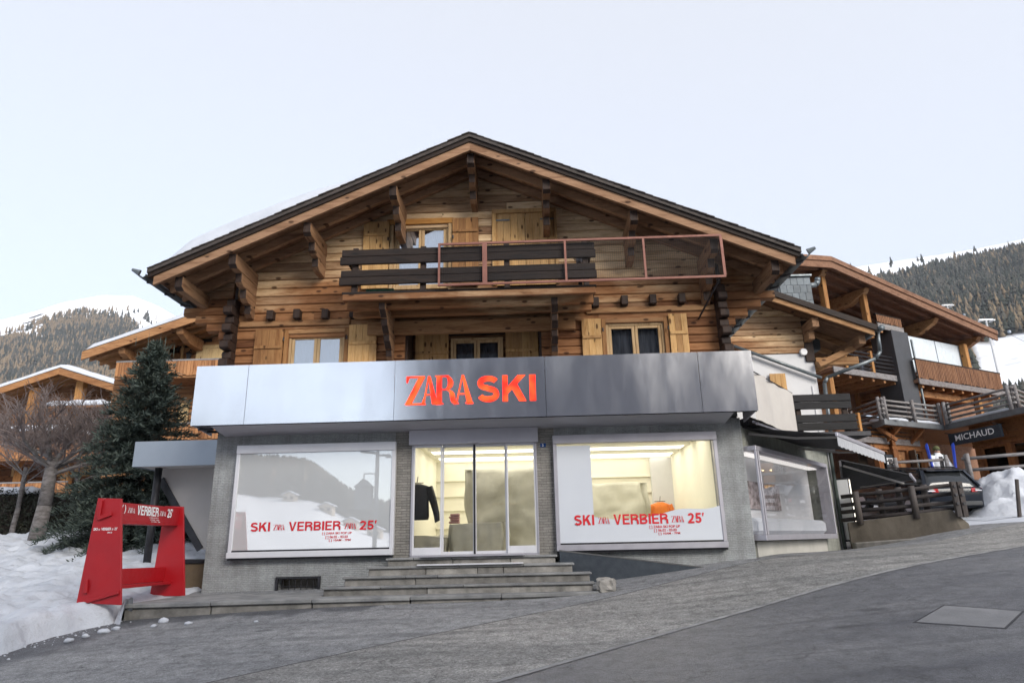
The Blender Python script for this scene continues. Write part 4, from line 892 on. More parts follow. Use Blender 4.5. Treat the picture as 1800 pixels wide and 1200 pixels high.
# ------------------------------------------------------------------ red photo frame
RF = thing('red_frame', 'red painted timber photo frame standing on the snow left of the shop', 'frame', (-7.1, 12.9, .7))
YA, YB = 11.75, 14.05
def panel_pts(Y, pts): return [tuple(at(x, y, Y)) for x, y in pts]
pa = panel_pts(YA, ((172, 875), (213, 876), (212, 1063), (134, 1059))); pb = panel_pts(YB, ((290, 889), (322, 890), (324, 1047), (263, 1047)))
pA = MB().prism(pa[::-1], (0, .05, 0)).build('side_panel', M['red'], RF, .005); pB = MB().prism(pb[::-1], (0, .05, 0)).build('side_panel', M['red'], RF, .005)
def beam(za, h, xin, name, t=.05, ya=YA+.052, yb=YB-.002, dx=0):
    xa = pa[1][0]-.03+dx; xb_ = pb[1][0]-.06+dx
    return MB().hexa(((xa-t, ya, za[0]), (xa, ya, za[0]), (xb_, yb, za[1]), (xb_-t, yb, za[1]), (xa-t, ya, za[0]+h), (xa, ya, za[0]+h), (xb_, yb, za[1]+h), (xb_-t, yb, za[1]+h))).build(name, M['red'], RF, .004)
z1a = at(213, 915, YA).z; z1b = at(316, 918, YB).z; z0a = pa[1][2]-.02; z0b = pb[1][2]-.02
tb = beam((z0a-.36, z0b-.32), .32, 0, 'top_beam')
beam((z0a-.40, z0b-.36), .04, 0, 'top_shelf', .30)
b0 = pa[2][2]
beam((b0+.30, .86+.22), .27, 0, 'bottom_beam', .05, YA+.052, YB-.002, -.16); beam((b0+.24, .86+.16), .05, 0, 'floor_board', .42, YA+.052, YB-.002, .0)
# tenon tabs on the near panel
for (x0, y0, x1, y1) in ((178, 879, 173, 908), (172, 911, 196, 902), (152, 1018, 150, 1042), (152, 1056, 208, 1040)):
    a = at(x0, y0, YA-.03); b = at(x1, y1, YA-.03); MB().bar(a, b, .06, .03, (0, 1, 0)).build('tenon', M['red'], RF, .004)
xa = pa[1][0]-.028; xb_ = pb[1][0]-.058; ux = Vector((xb_-xa, YB-YA-.054, 0)).normalized(); A0 = Vector((xa, YA+.052, 0))
def onbeam(t): return A0+ux*t
sl = (z0b-z0a)/(YB-YA-.05)
uxs = Vector((ux.x, ux.y, sl)).normalized()
def bz(t): return z0a+sl*t
q = onbeam(.05); lettering('( )', (q.x+.004, q.y, bz(.05)-.22), .14, .15, 'whiteletter', tb, uxs, (0, 0, 1)); q = onbeam(.26); zara((q.x+.004, q.y, bz(.26)-.20), .22, .09, 'whiteletter', tb, uxs, (0, 0, 1))
q = onbeam(.58); blocktext('VERBIER', (q.x+.004, q.y, bz(.58)-.22), .78, .17, 'whiteletter', tb, uxs, (0, 0, 1)); q = onbeam(1.42); zara((q.x+.004, q.y, bz(1.42)-.20), .22, .09, 'whiteletter', tb, uxs, (0, 0, 1)); q = onbeam(1.72); blocktext("25'", (q.x+.004, q.y, bz(1.72)-.22), .22, .17, 'whiteletter', tb, uxs, (0, 0, 1))
for k, s in enumerate(('[ ] ZARA SKI POP UP', '[ ] 06.02 - 03.03', '[ ] 10AM - 7PM')): q = onbeam(1.05+.04*k); lettering(s, (q.x+.004, q.y, bz(1.05)-.265-.035*k), .34, .025, 'whiteletter', tb, uxs, (0, 0, 1), .02)
a = at(164, 932, YA-.004); lw = at(206, 932, YA).x-a.x
lettering('SKI', (a.x, YA-.004, a.z), lw*.17, .045, 'whiteletter', pA); zara((a.x+lw*.20, YA-.004, a.z), lw*.10, .03, 'whiteletter', pA); lettering('VERBIER', (a.x+lw*.33, YA-.004, a.z), lw*.42, .045, 'whiteletter', pA); zara((a.x+lw*.77, YA-.004, a.z), lw*.09, .03, 'whiteletter', pA); lettering("25'", (a.x+lw*.88, YA-.004, a.z), lw*.12, .045, 'whiteletter', pA)
lettering('ZARA SKI', (a.x+lw*.6, YA-.004, a.z-.05), lw*.2, .025, 'whiteletter', pA)
# ------------------------------------------------------------------ side canopy on its pipe post
CN = thing('side_canopy', 'blue-grey metal canopy on a black pipe post left of the shop wall', 'canopy', (-8.6, 15.8, 1.1))
CY = 15.6
a = at(238, 776, CY); b = at(240, 820, CY); M['bluegrey'] = plain('blue grey sheet metal', (.30, .34, .39), (.27, .31, .36), .45, .3, 1)
B(a.x, -6.88, CY, CY+.03, b.z, a.z).build('front_panel', M['bluegrey'], CN, .004); B(a.x, a.x+.03, CY+.031, CY+1.4, b.z, a.z).build('side_plate', M['bluegrey'], CN)
B(a.x+.031, -6.9, CY+.031, CY+1.4, b.z+.02, b.z+.06).build('soffit', M['beigepanel'], CN)
pt = at(279, 826, CY+.5); MB().tube((pt.x, CY+.5, G(pt.x, CY+.5)-.1), (pt.x, CY+.5, b.z+.02), .085, .085, 14).build('post', M['iron'], CN, 0, True)
SP = thing('stair_wall', 'beige sloping panel under the canopy beside the shop wall', 'wall', (-8, 16.8, 1.5))
YP = 16.4; P = [at(280, 822, YP), at(283, 842, YP), at(352, 965, YP), at(392, 965, YP), at(400, 822, YP)]
MB().prism([tuple(v) for v in P], (0, .12, 0)).build('panel', M['beigepanel'], SP); MB().bar(P[1], P[2], .16, .05, (0, 1, 0)).build('edge_strip', M['iron'], SP)
PB = thing('planter_box', 'brown board planter with dark rim at the corner of the shop wall', 'planter', (-7.2, 14.9, .8))
a = at(322, 990, 14.9); b = at(358, 1043, 14.9); B(a.x-.5, LW-.01, 14.9, 14.95, .70, a.z).build('front_board', plain('brown board', (.13, .09, .05), (.10, .07, .04), .8), PB, .006); B(a.x-.55, LW-.01, 14.86, 15.6, a.z, a.z+.08).build('rim', M['iron'], PB, .008)
B(a.x-.5, a.x-.45, 14.951, 15.5, .70, a.z).build('side_board', M['darkwood_z'], PB)
# ------------------------------------------------------------------ angled shop wing right of the chalet
def frame_xf(P, Q):
    P = Vector((P[0], P[1], 0)); e = (Vector((Q[0], Q[1], 0))-P).normalized(); inn = Vector((-e.y, e.x, 0))
    m_ = Matrix((e, inn, Vector((0, 0, 1)))).transposed().to_4x4(); m_.translation = P; return m_
def loc(xf, px, py, w=0):                      # sight line met with the upright plane w metres inside the face
    e = xf.col[0].to_3d(); inn = xf.col[1].to_3d(); P = xf.translation+inn*w; h = hit(px, py, P, inn); return (h-xf.translation).dot(e), h.z
WX = frame_xf((4.50, 14.56), (8.66, 20.0))
WG = thing('shop_wing', 'low grey masonry wing angled back from the right corner of the chalet', 'building', (6.5, 17.2, 1.2))
SB0 = loc(WX, 1314, 860)[0]; SB1 = loc(WX, 1441, 860)[0]; ZB0 = 1.72; ZB1 = loc(WX, 1380, 806)[1]
SE = 6.85
MB(WX).box(.03, SB0, 0, .3, .9, 4.0).box(SB0, SB1, 0, .3, .9, ZB0-.12).box(SB0, SB1, 0, .3, ZB1, 4.0).box(SB1, SE, 0, .3, .9, 4.0).build('wall', M['concrete_w'], WG)
MB(WX).box(SE-.3, SE, .3, 4, .9, 4.0).box(4.4, SE-.31, 3.0, 3.1, .9, 4.0).build('rear_wall', M['plaster'], WG)
MB(WX).prism([(.10, -.2, 4.0), (SE+.15, -.2, 4.0), (SE+.15, 4.2, 4.0), (5.9, 4.2, 4.0), (.40, .1, 4.0)], (0, 0, .18)).build('flat_roof', M['iron'], WG)
MB(WX).box(SB0+.1, SB1-.2, -.03, -.004, 1.0, ZB0-.14).build('plinth_panel', plain('pale render', (.46, .45, .41), (.36, .35, .32), .9, 0, 2, .4, 20), WG)
bf = MB(WX)
pr = .28
bf.box(SB0, SB1, -pr, .02, ZB0-.12, ZB0).box(SB0, SB1, -pr, .02, ZB1-.06, ZB1+.04).box(SB1-.05, SB1, -pr, .02, ZB0, ZB1-.06).box(SB0, SB0+.04, -pr, -pr+.05, ZB0, ZB1-.06)
sm = loc(WX, 1343, 870, -pr)[0]; bf.box(sm-.03, sm+.03, -pr, -pr+.05, ZB0, ZB1-.06)
M['bayglass'] = glass('bay glass', -.13)
BW = bf.build('bay_window', M['alu_g'], WG, .006)
MB(WX).box(SB0+.04, SB1-.05, -pr+.02, -pr+.03, ZB0, ZB1-.06).build('pane', M['bayglass'], BW)
M['hazeposter'] = plain('pale snow poster', (.56, .56, .58), (.66, .66, .68), .7, 0, 1.2)
MB(WX).box(SB0+.05, SB1-.06, .25, .27, ZB0, ZB1-.06).build('backdrop', M['hazeposter'], BW)
MB(WX).box(SB0+.02, SB1-.04, -.05, .24, ZB0+.001, ZB0+.35).build('drift_shelf', M['snow'], BW, .08)
s0 = loc(WX, 1318, 880, .2)[0]; s1 = loc(WX, 1372, 880, .2)[0]
MB(WX).box(s0, s1, .20, .23, ZB0+.55, ZB0+1.15).build('rock_photo', plain('rock print', (.10, .075, .07), (.62, .54, .55), .7, 0, 7, .2, 20), BW)
MB(WX).box(SB0+.1, SB1-.1, -.02, .2, ZB1-.10, ZB1-.07).build('display_lamp', glow('display lamp', (1, .96, .92), .22), BW)
lettering('ESPACE', tuple(WX @ Vector((loc(WX, 1363, 830, -pr)[0], -pr-.004, ZB1-.42))), .75, .12, 'whiteletter', BW, tuple(WX.col[0].to_3d()), (0, 0, 1), .03)
LB = thing('light_box_sign', 'narrow upright lit sign box at the far corner of the wing', 'sign', tuple(WX @ Vector((SE+.1, -.2, 1.5))))
MB(WX).box(SE+.02, SE+.16, -.45, -.02, 1.50, 3.25).build('sign_case', M['iron'], LB, .01); MB(WX).box(SE-.0, SE+.018, -.42, -.05, 1.55, 3.2).build('sign_edge', M['white'], LB)
MB(WX).box(SE+.04, SE+.14, -.456, -.451, 1.55, 3.2).build('sign_face', glow('lit sign face', (1, .93, .8), .4), LB)
MB(WX).tube((SE-.06, -.10, 1.1), (SE-.06, -.10, 4.0), .05).build('downpipe', plain('dark pipe', (.04, .055, .05), None, .5), WG)
# awnings
def awning(label, s0, s1, w1, z0, z1, val, arm):
    A = thing('awning', label, 'awning', tuple(WX @ Vector((s0, 0, z0))), 'black awnings on the wing')
    MB(WX).prism([(s0, 0, z0), (s0, -w1, z1), (s0, -w1, z1-.02), (s0, 0, z0-.02)], (s1-s0, 0, 0)).build('fabric', M['black'], A)
    MB(WX).box(s0-.03, s1+.03, -.12, .0, z0-.02, z0+.14).build('cassette', M['iron'], A, .01)
    MB(WX).box(s0-.02, s1+.02, -w1-.05, -w1, z1-.05, z1+.03).build('front_bar', M['alu_g'] if val else M['iron'], A, .008)
    if val:
        n = 26; ww = (s1-s0)/n
        for k in range(n): MB(WX).box(s0+ww*k+.004, s0+ww*(k+1)-.004, -w1-.03, -w1-.022, z1-.24-.015*(k % 2), z1-.05).build('valance_flap', M['valance'], A)
    for sa in arm:
        MB(WX).bar((sa, -.02, z0-.12), (sa+.35, -w1*.5, (z0+z1)/2-.10), .045, .045).build('arm', M['beigepanel'], A); MB(WX).bar((sa+.35, -w1*.5, (z0+z1)/2-.10), (sa+.1, -w1, z1-.03), .045, .045).build('arm', M['beigepanel'], A)
    return A
M['valance'] = plain('pale striped awning cloth', (.42, .43, .45), (.34, .35, .37), .8, 0, 4)
awning('black awning with pale fringe above the bay window of the wing', .25, 4.6, 1.85, 3.98, 3.62, True, (.5, 4.0))
A2 = thing('awning', 'lower black awning beyond the lit sign box, before the log fence', 'awning', (9.5, 20, 3), 'black awnings on the wing')
qa, qb, qc, qd = at(1478, 809, 19.3), at(1598, 834, 19.7), at(1607, 845, 21.8), at(1484, 864, 23.5)
MB().prism([tuple(v) for v in (qa, qb, qc, qd)], (0, 0, .03)).build('fabric', M['black'], A2)
MB().bar(qb+Vector((.03, 0, 0)), qc+Vector((.03, 0, 0)), .06, .09).build('front_bar', M['alu_g'], A2, .008)
for u0, u1 in (((1481, 818, 19.6), (1588, 849, 20.6)), ((1512, 856, 22.2), (1603, 842, 21.4))): MB().bar(at(*u0), at(*u1), .05, .05).build('arm', M['beigepanel'], A2)
MB().prism([tuple(qa), tuple(qd), (qd.x, qd.y, qd.z-.16), (qa.x, qa.y, qa.z-.16)], (-.06, 0, 0)).build('cassette', M['iron'], A2)
AC = thing('awning_casing', 'pale twin aluminium casing bar under the covered terrace side', 'casing', tuple(WX @ Vector((.3, -.3, 4.0))))
for q in (0, 1): MB(WX).box(.05, 3.3, -.34-.07*q, -.29-.07*q, 4.02-.05*q, 4.06-.05*q).build('casing_bar', M['alu_g'], AC)
# terrace on the wing: tarpaulin side and dark plank balustrade
TP = thing('tarpaulin', 'beige tarpaulin stretched along the terrace beside the fascia end', 'tarpaulin', (5.6, 15.4, 4.1))
nx, nz_ = 40, 10; V = []
pA, pB = Vector((4.72, 14.02)), Vector((6.55, 16.6))
for j in range(nz_+1):
    for i in range(nx+1):
        u = i/nx; v = j/nz_; q = pA.lerp(pB, u); zt = 5.08; zb = 4.02
        wv = .05*math.sin(u*22+v*2)*(1-u)**1.5*(.4+v)+.02*math.sin(u*9)
        V.append((q.x+wv*.8, q.y-wv*.6, zb+(zt-zb)*v))
ii = np.arange((nx+1)*(nz_+1)).reshape(nz_+1, nx+1); F = np.stack([ii[:-1, :-1], ii[:-1, 1:], ii[1:, 1:], ii[1:, :-1]], -1).reshape(-1, 4)
link('sheet', fast_mesh('sheet', np.array(V), F), M['tarp'], TP, 0, True)
MB().tube((pA.x, pA.y, 5.09), (pB.x, pB.y, 5.09), .015).build('hem_rope', M['iron'], TP)
M['blackwood'] = wood('black stained wood', (.016, .016, .018), (.010, .010, .011), (.005, .005, .006), 'x', .2, 0, False, .6)
DB_ = thing('plank_balustrade', 'black stained plank balustrade on the terrace above the awnings', 'balustrade', (7.3, 16.7, 4.1))
for k, (za, zb) in enumerate(((4.88, 5.06), (4.69, 4.87), (4.36, 4.55), (4.16, 4.35))):
    B(6.55, 8.02+RND.uniform(-.03, .05), 16.66, 16.72, za, zb).build('plank', M['blackwood'], DB_, .008)
for x in (6.7, 7.85): B(x-.06, x+.06, 16.722, 16.82, 4.0, 5.0).build('post', M['darkwood_z'], DB_, .008)
B(6.45, 8.3, 16.55, 17.2, 3.98, 4.10).build('deck_edge', M['iron'], DB_, .01)
# ------------------------------------------------------------------ plastered annex with timber gable behind
AX = thing('annex_house', 'white plastered house with timber gable squeezed behind the wing', 'building', (7, 20, 1.3))
zw = 7.02
B(3.5, 8.70, 20, 26, 1.0, zw).build('wall', M['plaster'], AX)
SLA = .41; zr = lambda x: 8.83-SLA*(x-7.16)
z = zw
while z < 10.2:
    xr = 7.16+(8.83-.14-z-.1)/SLA; sl1 = 1/SLA if xr < 8.62 else 0; xr = min(8.62, xr)
    if xr > 4.6: plank(4.5, xr, z, z+.2, 19.95, 'plank', 'plank', AX, s1=sl1)
    z += .2
B(8.45, 8.72, 19.93, 20.2, 6.75, 8.05).build('corner_board', M['darkwood_z'], AX, .01)
ar = MB().prism([(4.0, 19, zr(4.0)), (10.25, 19, zr(10.25)), (10.25, 19, zr(10.25)-.10), (4.0, 19, zr(4.0)-.10)], (0, 7.5, 0)).build('roof', M['slate'], AX)
MB().prism([(4.0, 18.96, zr(4.0)-.02), (10.25, 18.96, zr(10.25)-.02), (10.25, 18.96, zr(10.25)-.20), (4.0, 18.96, zr(4.0)-.20)], (0, .05, 0)).build('verge_board', M['darkwood'], ar)
MB().prism([(4.0, 19.02, zr(4.0)-.19), (10.15, 19.02, zr(10.15)-.19), (10.15, 19.02, zr(10.15)-.36), (4.0, 19.02, zr(4.0)-.36)], (0, .07, 0)).build('rake_board', M['beam_x'], ar)
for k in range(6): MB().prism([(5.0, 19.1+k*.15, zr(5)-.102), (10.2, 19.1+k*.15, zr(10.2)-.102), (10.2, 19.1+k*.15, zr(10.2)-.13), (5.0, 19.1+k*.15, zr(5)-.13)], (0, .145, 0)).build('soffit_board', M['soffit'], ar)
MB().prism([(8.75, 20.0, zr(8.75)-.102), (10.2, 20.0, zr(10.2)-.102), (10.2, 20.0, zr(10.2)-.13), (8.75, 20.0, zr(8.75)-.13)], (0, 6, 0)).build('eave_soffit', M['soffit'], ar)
for y in (20.6, 21.6, 22.6, 23.8): MB().prism([(8.72, y, zr(8.72)-.14), (10.1, y, zr(10.1)-.14), (10.1, y, zr(10.1)-.30), (8.72, y, zr(8.72)-.30)], (0, .12, 0)).build('rafter', M['beam_x'], ar)
for x in (8.55,): 
    pu = B(x-.1, x+.1, 19.15, 20, zr(x)-.66, zr(x)-.37).build('purlin', M['beam_y'], AX, .01); B(x-.09, x+.09, 19.55, 20, zr(x)-.92, zr(x)-.662).build('console', M['beam_y'], pu, .01)
MB().bar((9.9, 19.3, zr(9.9)-.50), (9.9, 25, zr(9.9)-.50), .2, .26).build('eave_purlin', M['beam_y'], AX, .01)
for y in (19.8, 22.0): MB().bar((8.72, y, 6.6), (9.85, y, zr(9.9)-.62), .16, .18).build('brace', M['beam_x'], AX, .01)
B(8.72, 10.0, 19.9, 20.1, 6.62, 6.86).build('tie_beam', M['beam_x'], AX, .01)
gx = 10.33; MB().path([(gx, 18.9, zr(10.25)-.12), (gx, 26.4, zr(10.25)-.12)], .085, 10).build('gutter', M['zinc'], AX, 0, True)
MB().path([(gx, 19.2, zr(10.25)-.15), (gx, 19.25, zr(10.25)-.75), (gx-.15, 19.3, zr(10.25)-.95), (8.95, 19.85, 6.22), (8.85, 19.88, 6.05), (8.80, 19.9, 4.2)], .055, 10).build('downpipe', M['zinc'], AX, 0, True)
a = at(1290, 608, 19.85); b = at(1444, 664, 19.85); MB().path([tuple(a), (b.x, b.y, b.z)], .05, 10).build('waste_pipe', M['zinc'], AX, 0, True)
s = at(1352, 657, 19.93); e_ = at(1386, 700, 19.93); shutter(s.x, e_.x, 4.6, s.z, 19.93, 'shutter', 3, (.72,), AX)
s = at(1327, 660, 19.93); e_ = at(1345, 700, 19.93); B(s.x, e_.x, 19.96, 19.99, 4.7, s.z).build('window', M['darkwood_z'], AX)
p = at(1413, 618, 19.9); MB().tube((p.x, 19.88, p.z), (p.x, 19.94, p.z), .10, .12, 14).build('wall_lamp', M['white'], AX)
p = at(1432, 700, 19.95); MB().tube((p.x, 19.97, 4.2), (p.x, 19.97, 6.0), .012).build('cable', M['white'], AX)
# slate-clad chimney with elbow flue
a = at(1365, 488, 21); b = at(1428, 517, 21)
CM = thing('slate_chimney', 'blue-grey slate clad chimney with a bent flue on the annex roof', 'chimney', (a.x+.4, 21, 7.5))
B(a.x+.02, b.x-.02, 21.03, 21.9, 7.4, a.z).build('chimney_core', M['blueslate'], CM)
n = 5; rr = 9; 
for j in range(rr):
    for i in range(n):
        w_ = (b.x-a.x)/n; x0 = a.x+w_*(i+(.5 if j % 2 else 0)*.6); z0 = 7.45+(a.z-7.45)*j/rr
        B(x0+.006, min(b.x, x0+w_-.006), 21.0-RND.uniform(0, .008), 21.025, z0, z0+(a.z-7.45)/rr-.01).build('slate', M['blueslate'], CM)
B(a.x-.08, b.x+.05, 20.92, 22, a.z, a.z+.07).build('chimney_cap', M['zinc'], CM, .01)
MB().path([(b.x-.05, 21.2, a.z-.25), (b.x+.25, 21.2, a.z-.22), (b.x+.33, 21.2, a.z-.10), (b.x+.34, 21.2, a.z+.02)], .09, 10).build('flue', M['zinc'], CM, 0, True)
# ------------------------------------------------------------------ ski shop with terrace, and the big chalet over it
P1, P2, P3, P4 = (13.70, 29.3), (13.88, 26.5), (17.31, 28.4), (17.95, 24.6)
SH = thing('ski_shop', 'dark timber ski shop with warm lit windows under a railed terrace', 'building', (16, 28.5, 3.1))
M['shopwood'] = wood('varnished shop timber', (.30, .13, .045), (.21, .085, .03), (.08, .03, .014), 'x', .3)
M['shoppost'] = wood('varnished posts', (.30, .13, .05), (.22, .085, .03), (.10, .04, .018), 'z', .25)
M['warm'] = glow('glowing shop shelves', (1.0, .62, .25), .5)  # shelves glow by themselves, in place of lamplight falling on them
M['warmwall'] = glow('glowing display wall', (.62, .36, .15), .13)  # warm lamplight on the wall put into the material as a glow
M['spot'] = glow('spot', (1, .75, .4), 2)
M['dimshop'] = plain('dim shop interior', (.04, .03, .025), (.10, .07, .045), .8, 0, 1.5)
M['fasciagrey'] = plain('grey roof edge', (.16, .17, .18), (.11, .115, .12), .6, .2, 3)
def eave(Pa, Pb, ov=.9):
    xf = frame_xf(Pa, Pb); ln = (Vector(Pb)-Vector(Pa)).length; return xf, ln
def shop_front(Pa, Pb, lit, cuts, lo=0, hi=None, extra=0):
    xf, ln = eave(Pa, Pb); ln += extra; wv = .85; trim = 1.1 if Pa == P1 else .2
    MB(xf).box(-.0, ln, -.0, .12, 5.80, 6.02).build('roof_edge', M['fasciagrey'], SH, .01)
    MB(xf).box(.3, ln-trim, wv, wv+.12, 5.10, 5.859).build('header_beam', M['shopwood'], SH)
    for k in range(3): MB(xf).box(.3, ln-trim, wv-.02, wv-.001, 5.14+k*.24, 5.36+k*.24).build('header_board', M['shopwood'], SH, .006)
    MB(xf).box(.3, ln-trim, wv-.05, wv+.12, 4.98, 5.099).build('lintel', M['shoppost'], SH, .01)
    for c in cuts: MB(xf).box(c-.14, c+.14, wv-.06, wv+.15, 3.0, 4.978).build('post', M['shoppost'], SH, .012)
    cc = sorted(cuts)
    for a, b, l in zip(cc[:-1], cc[1:], lit):
        a += .142; b -= .142
        if l == 'door':
            D = MB(xf).box(a, b, wv+.05, wv+.10, 3.0, 4.97).build('door', M['orange_z'], SH)
            for q in range(4): MB(xf).box(a+.12, b-.12, wv+.02, wv+.049, 3.5+q*.36, 3.72+q*.36).build('door_panel', M['orange_x'], D, .01)
        else:
            Wn = MB(xf).box(a, a+.05, wv+.03, wv+.1, 3.45, 4.97).box(b-.05, b, wv+.03, wv+.1, 3.45, 4.97).box(a+.05, b-.05, wv+.03, wv+.1, 4.9, 4.97).box(a+.05, b-.05, wv+.03, wv+.1, 3.45, 3.52).build('window', M['shoppost'], SH)
            MB(xf).box(a+.05, b-.05, wv+.06, wv+.07, 3.52, 4.9).build('pane', M['glass'], Wn)
            MB(xf).box(a, b, wv+.02, wv+.12, 3.0, 3.449).build('plinth_board', M['shopwood'], SH)
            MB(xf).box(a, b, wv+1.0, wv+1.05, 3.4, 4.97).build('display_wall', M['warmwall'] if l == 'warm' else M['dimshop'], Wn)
            if l == 'warm':
                for q in range(3):
                    cx = a+(b-a)*(.25+.25*q); MB(xf).box(cx-.16, cx+.16, wv+.96, wv+.995, 3.55+.12*q, 3.95+.18*q).build('glow_shelf', M['warm'], Wn)
                    MB(xf).tube((cx, wv+.5, 4.55), (cx, wv+.5, 4.62), .05).build('spot_lamp', M['spot'], Wn)
    for k in range(2):
        c = ln*(.3+.4*k); MB(xf).bar((c, .15, 5.84), (c, wv+.02, 5.3), .12, .14).build('eave_brace', M['shoppost'], SH)
    return xf, ln
xf1, l1 = shop_front(P1, P2, ['dim'], [.4, 1.6])
xf2, l2 = shop_front(P2, P3, ['dim', 'door', 'dim'], [.55, 1.35, 2.45, 3.5])
xf3, l3 = shop_front(P3, P4, ['warm', 'dim', 'warm'], [.55, 2.0, 3.4, 5.2], extra=3)
MB().prism([(13.9, 27.2, 2.6), (17.2, 29.0, 2.6), (18.6, 26, 2.6), (22, 30, 2.6), (16, 34, 2.6)], (0, 0, .45)).build('shop_floor', M['stone'], SH)
MB().prism([(13.86, 29.3, 5.86), (14.02, 26.72, 5.86), (17.32, 28.56, 5.86), (17.46, 28.3, 5.86), (18.6, 21.6, 5.86), (26, 26, 5.86), (22, 36, 5.86), (13.9, 33, 5.86)], (0, 0, .12)).build('terrace_slab', M['shopwood'], SH)
# shop name board
s0, zt = loc(xf3, 1668, 766, -.05); s1, zt2 = loc(xf3, 1760, 748, -.05)
NB = thing('name_board', 'black board lettered in white under the terrace edge of the ski shop', 'sign', tuple(xf3 @ Vector(((s0+s1)/2, 0, 5.4))))
MB(xf3).hexa(((s0, -.10, zt-.42), (s1, -.10, zt-.42), (s1, 0, zt-.42), (s0, 0, zt-.42), (s0, -.10, zt+.06), (s1, -.10, zt+.06), (s1, 0, zt+.06), (s0, 0, zt+.06))).build('board', M['navy'], NB, .02)
a = xf3 @ Vector((s0+(s1-s0)*.14, -.105, zt-.27)); lettering('MICHAUD', tuple(a), (s1-s0)*.74, .24, 'whiteletter', NB, tuple(xf3.col[0].to_3d()), (0, 0, 1), .008)
MB(xf3).tube((s0+.1, -.3, zt+.1), (s0+.1, 0, zt+.06), .02).build('lamp_arm', M['iron'], NB); MB(xf3).tube((s1-.1, -.3, zt+.1), (s1-.1, 0, zt+.06), .02).build('lamp_arm', M['iron'], NB)
s0, zt = loc(xf2, 1530, 792, .7); 
LS = thing('window_sign', 'small dark sign with white letters in the left bay of the ski shop', 'sign', tuple(xf2 @ Vector((.9, .7, 4.3))))
MB(xf2).box(.72, 1.2, .70, .73, 4.15, 4.75).build('board', M['navy'], LS); 
for k, tx in enumerate(('SPORTS', 'SERVICE')): lettering(tx, tuple(xf2 @ Vector((.76, .696, 4.52-.16*k))), .4, .1, 'whiteletter', LS, tuple(xf2.col[0].to_3d()), (0, 0, 1), .03)
# log railings of the terrace: each bay a railing on its own stretch
def log_rail(label, Pa, Pb, za, zb, posts, nr, hgt, r=.055, mat='greywood', group='silvered log railings', over=.15, cat='railing', name='log_railing'):
    Pa = Vector((Pa[0], Pa[1], za)); Pb = Vector((Pb[0], Pb[1], zb)); T = thing(name, label, cat, tuple((Pa+Pb)/2), group)
    d = (Pb-Pa).normalized()
    for k in range(nr):
        h = hgt*(.28+.68*k/max(1, nr-1)); j = Vector((0, 0, RND.uniform(-.02, .02)))
        MB().tube(Pa-d*over+Vector((0, 0, h)), Pb+d*over+Vector((0, 0, h))+j, r*RND.uniform(.8, 1), r*RND.uniform(.8, 1), 8).build('rail', M[mat], T, 0, True)
    for k in range(posts):
        p = Pa.lerp(Pb, k/(posts-1) if posts > 1 else .5); sd2 = Vector((d.y, -d.x, 0))*.09
        MB().tube(p+sd2, p+sd2+Vector((0, 0, hgt*1.1)), .075, .068, 8).build('post', M[mat], T, 0, True)
        if posts <= 3: MB().tube(p-sd2, p-sd2+Vector((0, 0, hgt*1.08)), .07, .065, 8).build('post', M[mat], T, 0, True)
    return T
log_rail('grey log railing on the terrace, leftmost bay beyond the plank balustrade', (13.75, 29.0), (13.95, 26.7), 6.0, 6.0, 2, 4, .85)
log_rail('long grey log railing on the terrace over the ski shop door', (14.05, 26.75), (17.2, 28.5), 6.0, 6.0, 3, 4, .85)
log_rail('grey log railing on the terrace above the black name board', (17.4, 28.2), (17.95, 25.1), 6.0, 6.0, 2, 4, .85)
log_rail('grey log railing on the terrace, rightmost bay at the picture edge', (18.05, 25.1), (20.2, 27.0), 6.0, 6.0, 2, 4, .85)
def snowpad(name, pts, z, th, label, cat='snow', parent=None, seed=0):
    pts = [Vector(p) for p in pts]; c = sum(pts, Vector((0, 0)))/len(pts); R_ = []
    P = resample([Vector((p.x, p.y, 0)) for p in pts+[pts[0]]], .25)[:-1]
    for f, h in ((1.02, 0), (1.0, .5), (.9, .9), (.6, 1.0), (.05, 1.0)):
        R_.append([(c.x+(p.x-c.x)*f+.04*mnoise.noise((p.x*3, p.y*3, f+seed)), c.y+(p.y-c.y)*f, z+th*h*(1+.35*mnoise.noise((p.x*1.2, p.y*1.2, f*2+seed)))) for p in P])
    o = MB().loft(R_).build(name, M['snow'], parent, 0, True)
    if parent is None: tag(o, label, cat)
    return o
def along(xf, s0, s1, w0, w1): return [(xf @ Vector((s, w_, 0))).to_2d() for s, w_ in ((s0, w0), (s1, w0), (s1, w1), (s0, w1))]
for xf, a, b in ((xf1, .1, 2.6), (xf2, .2, 1.6), (xf2, 2.0, 3.7), (xf3, .3, 3.2)): snowpad('edge_snow', along(xf, a, b, .05, .75), 6.02, .13, '', parent=SH, seed=a)
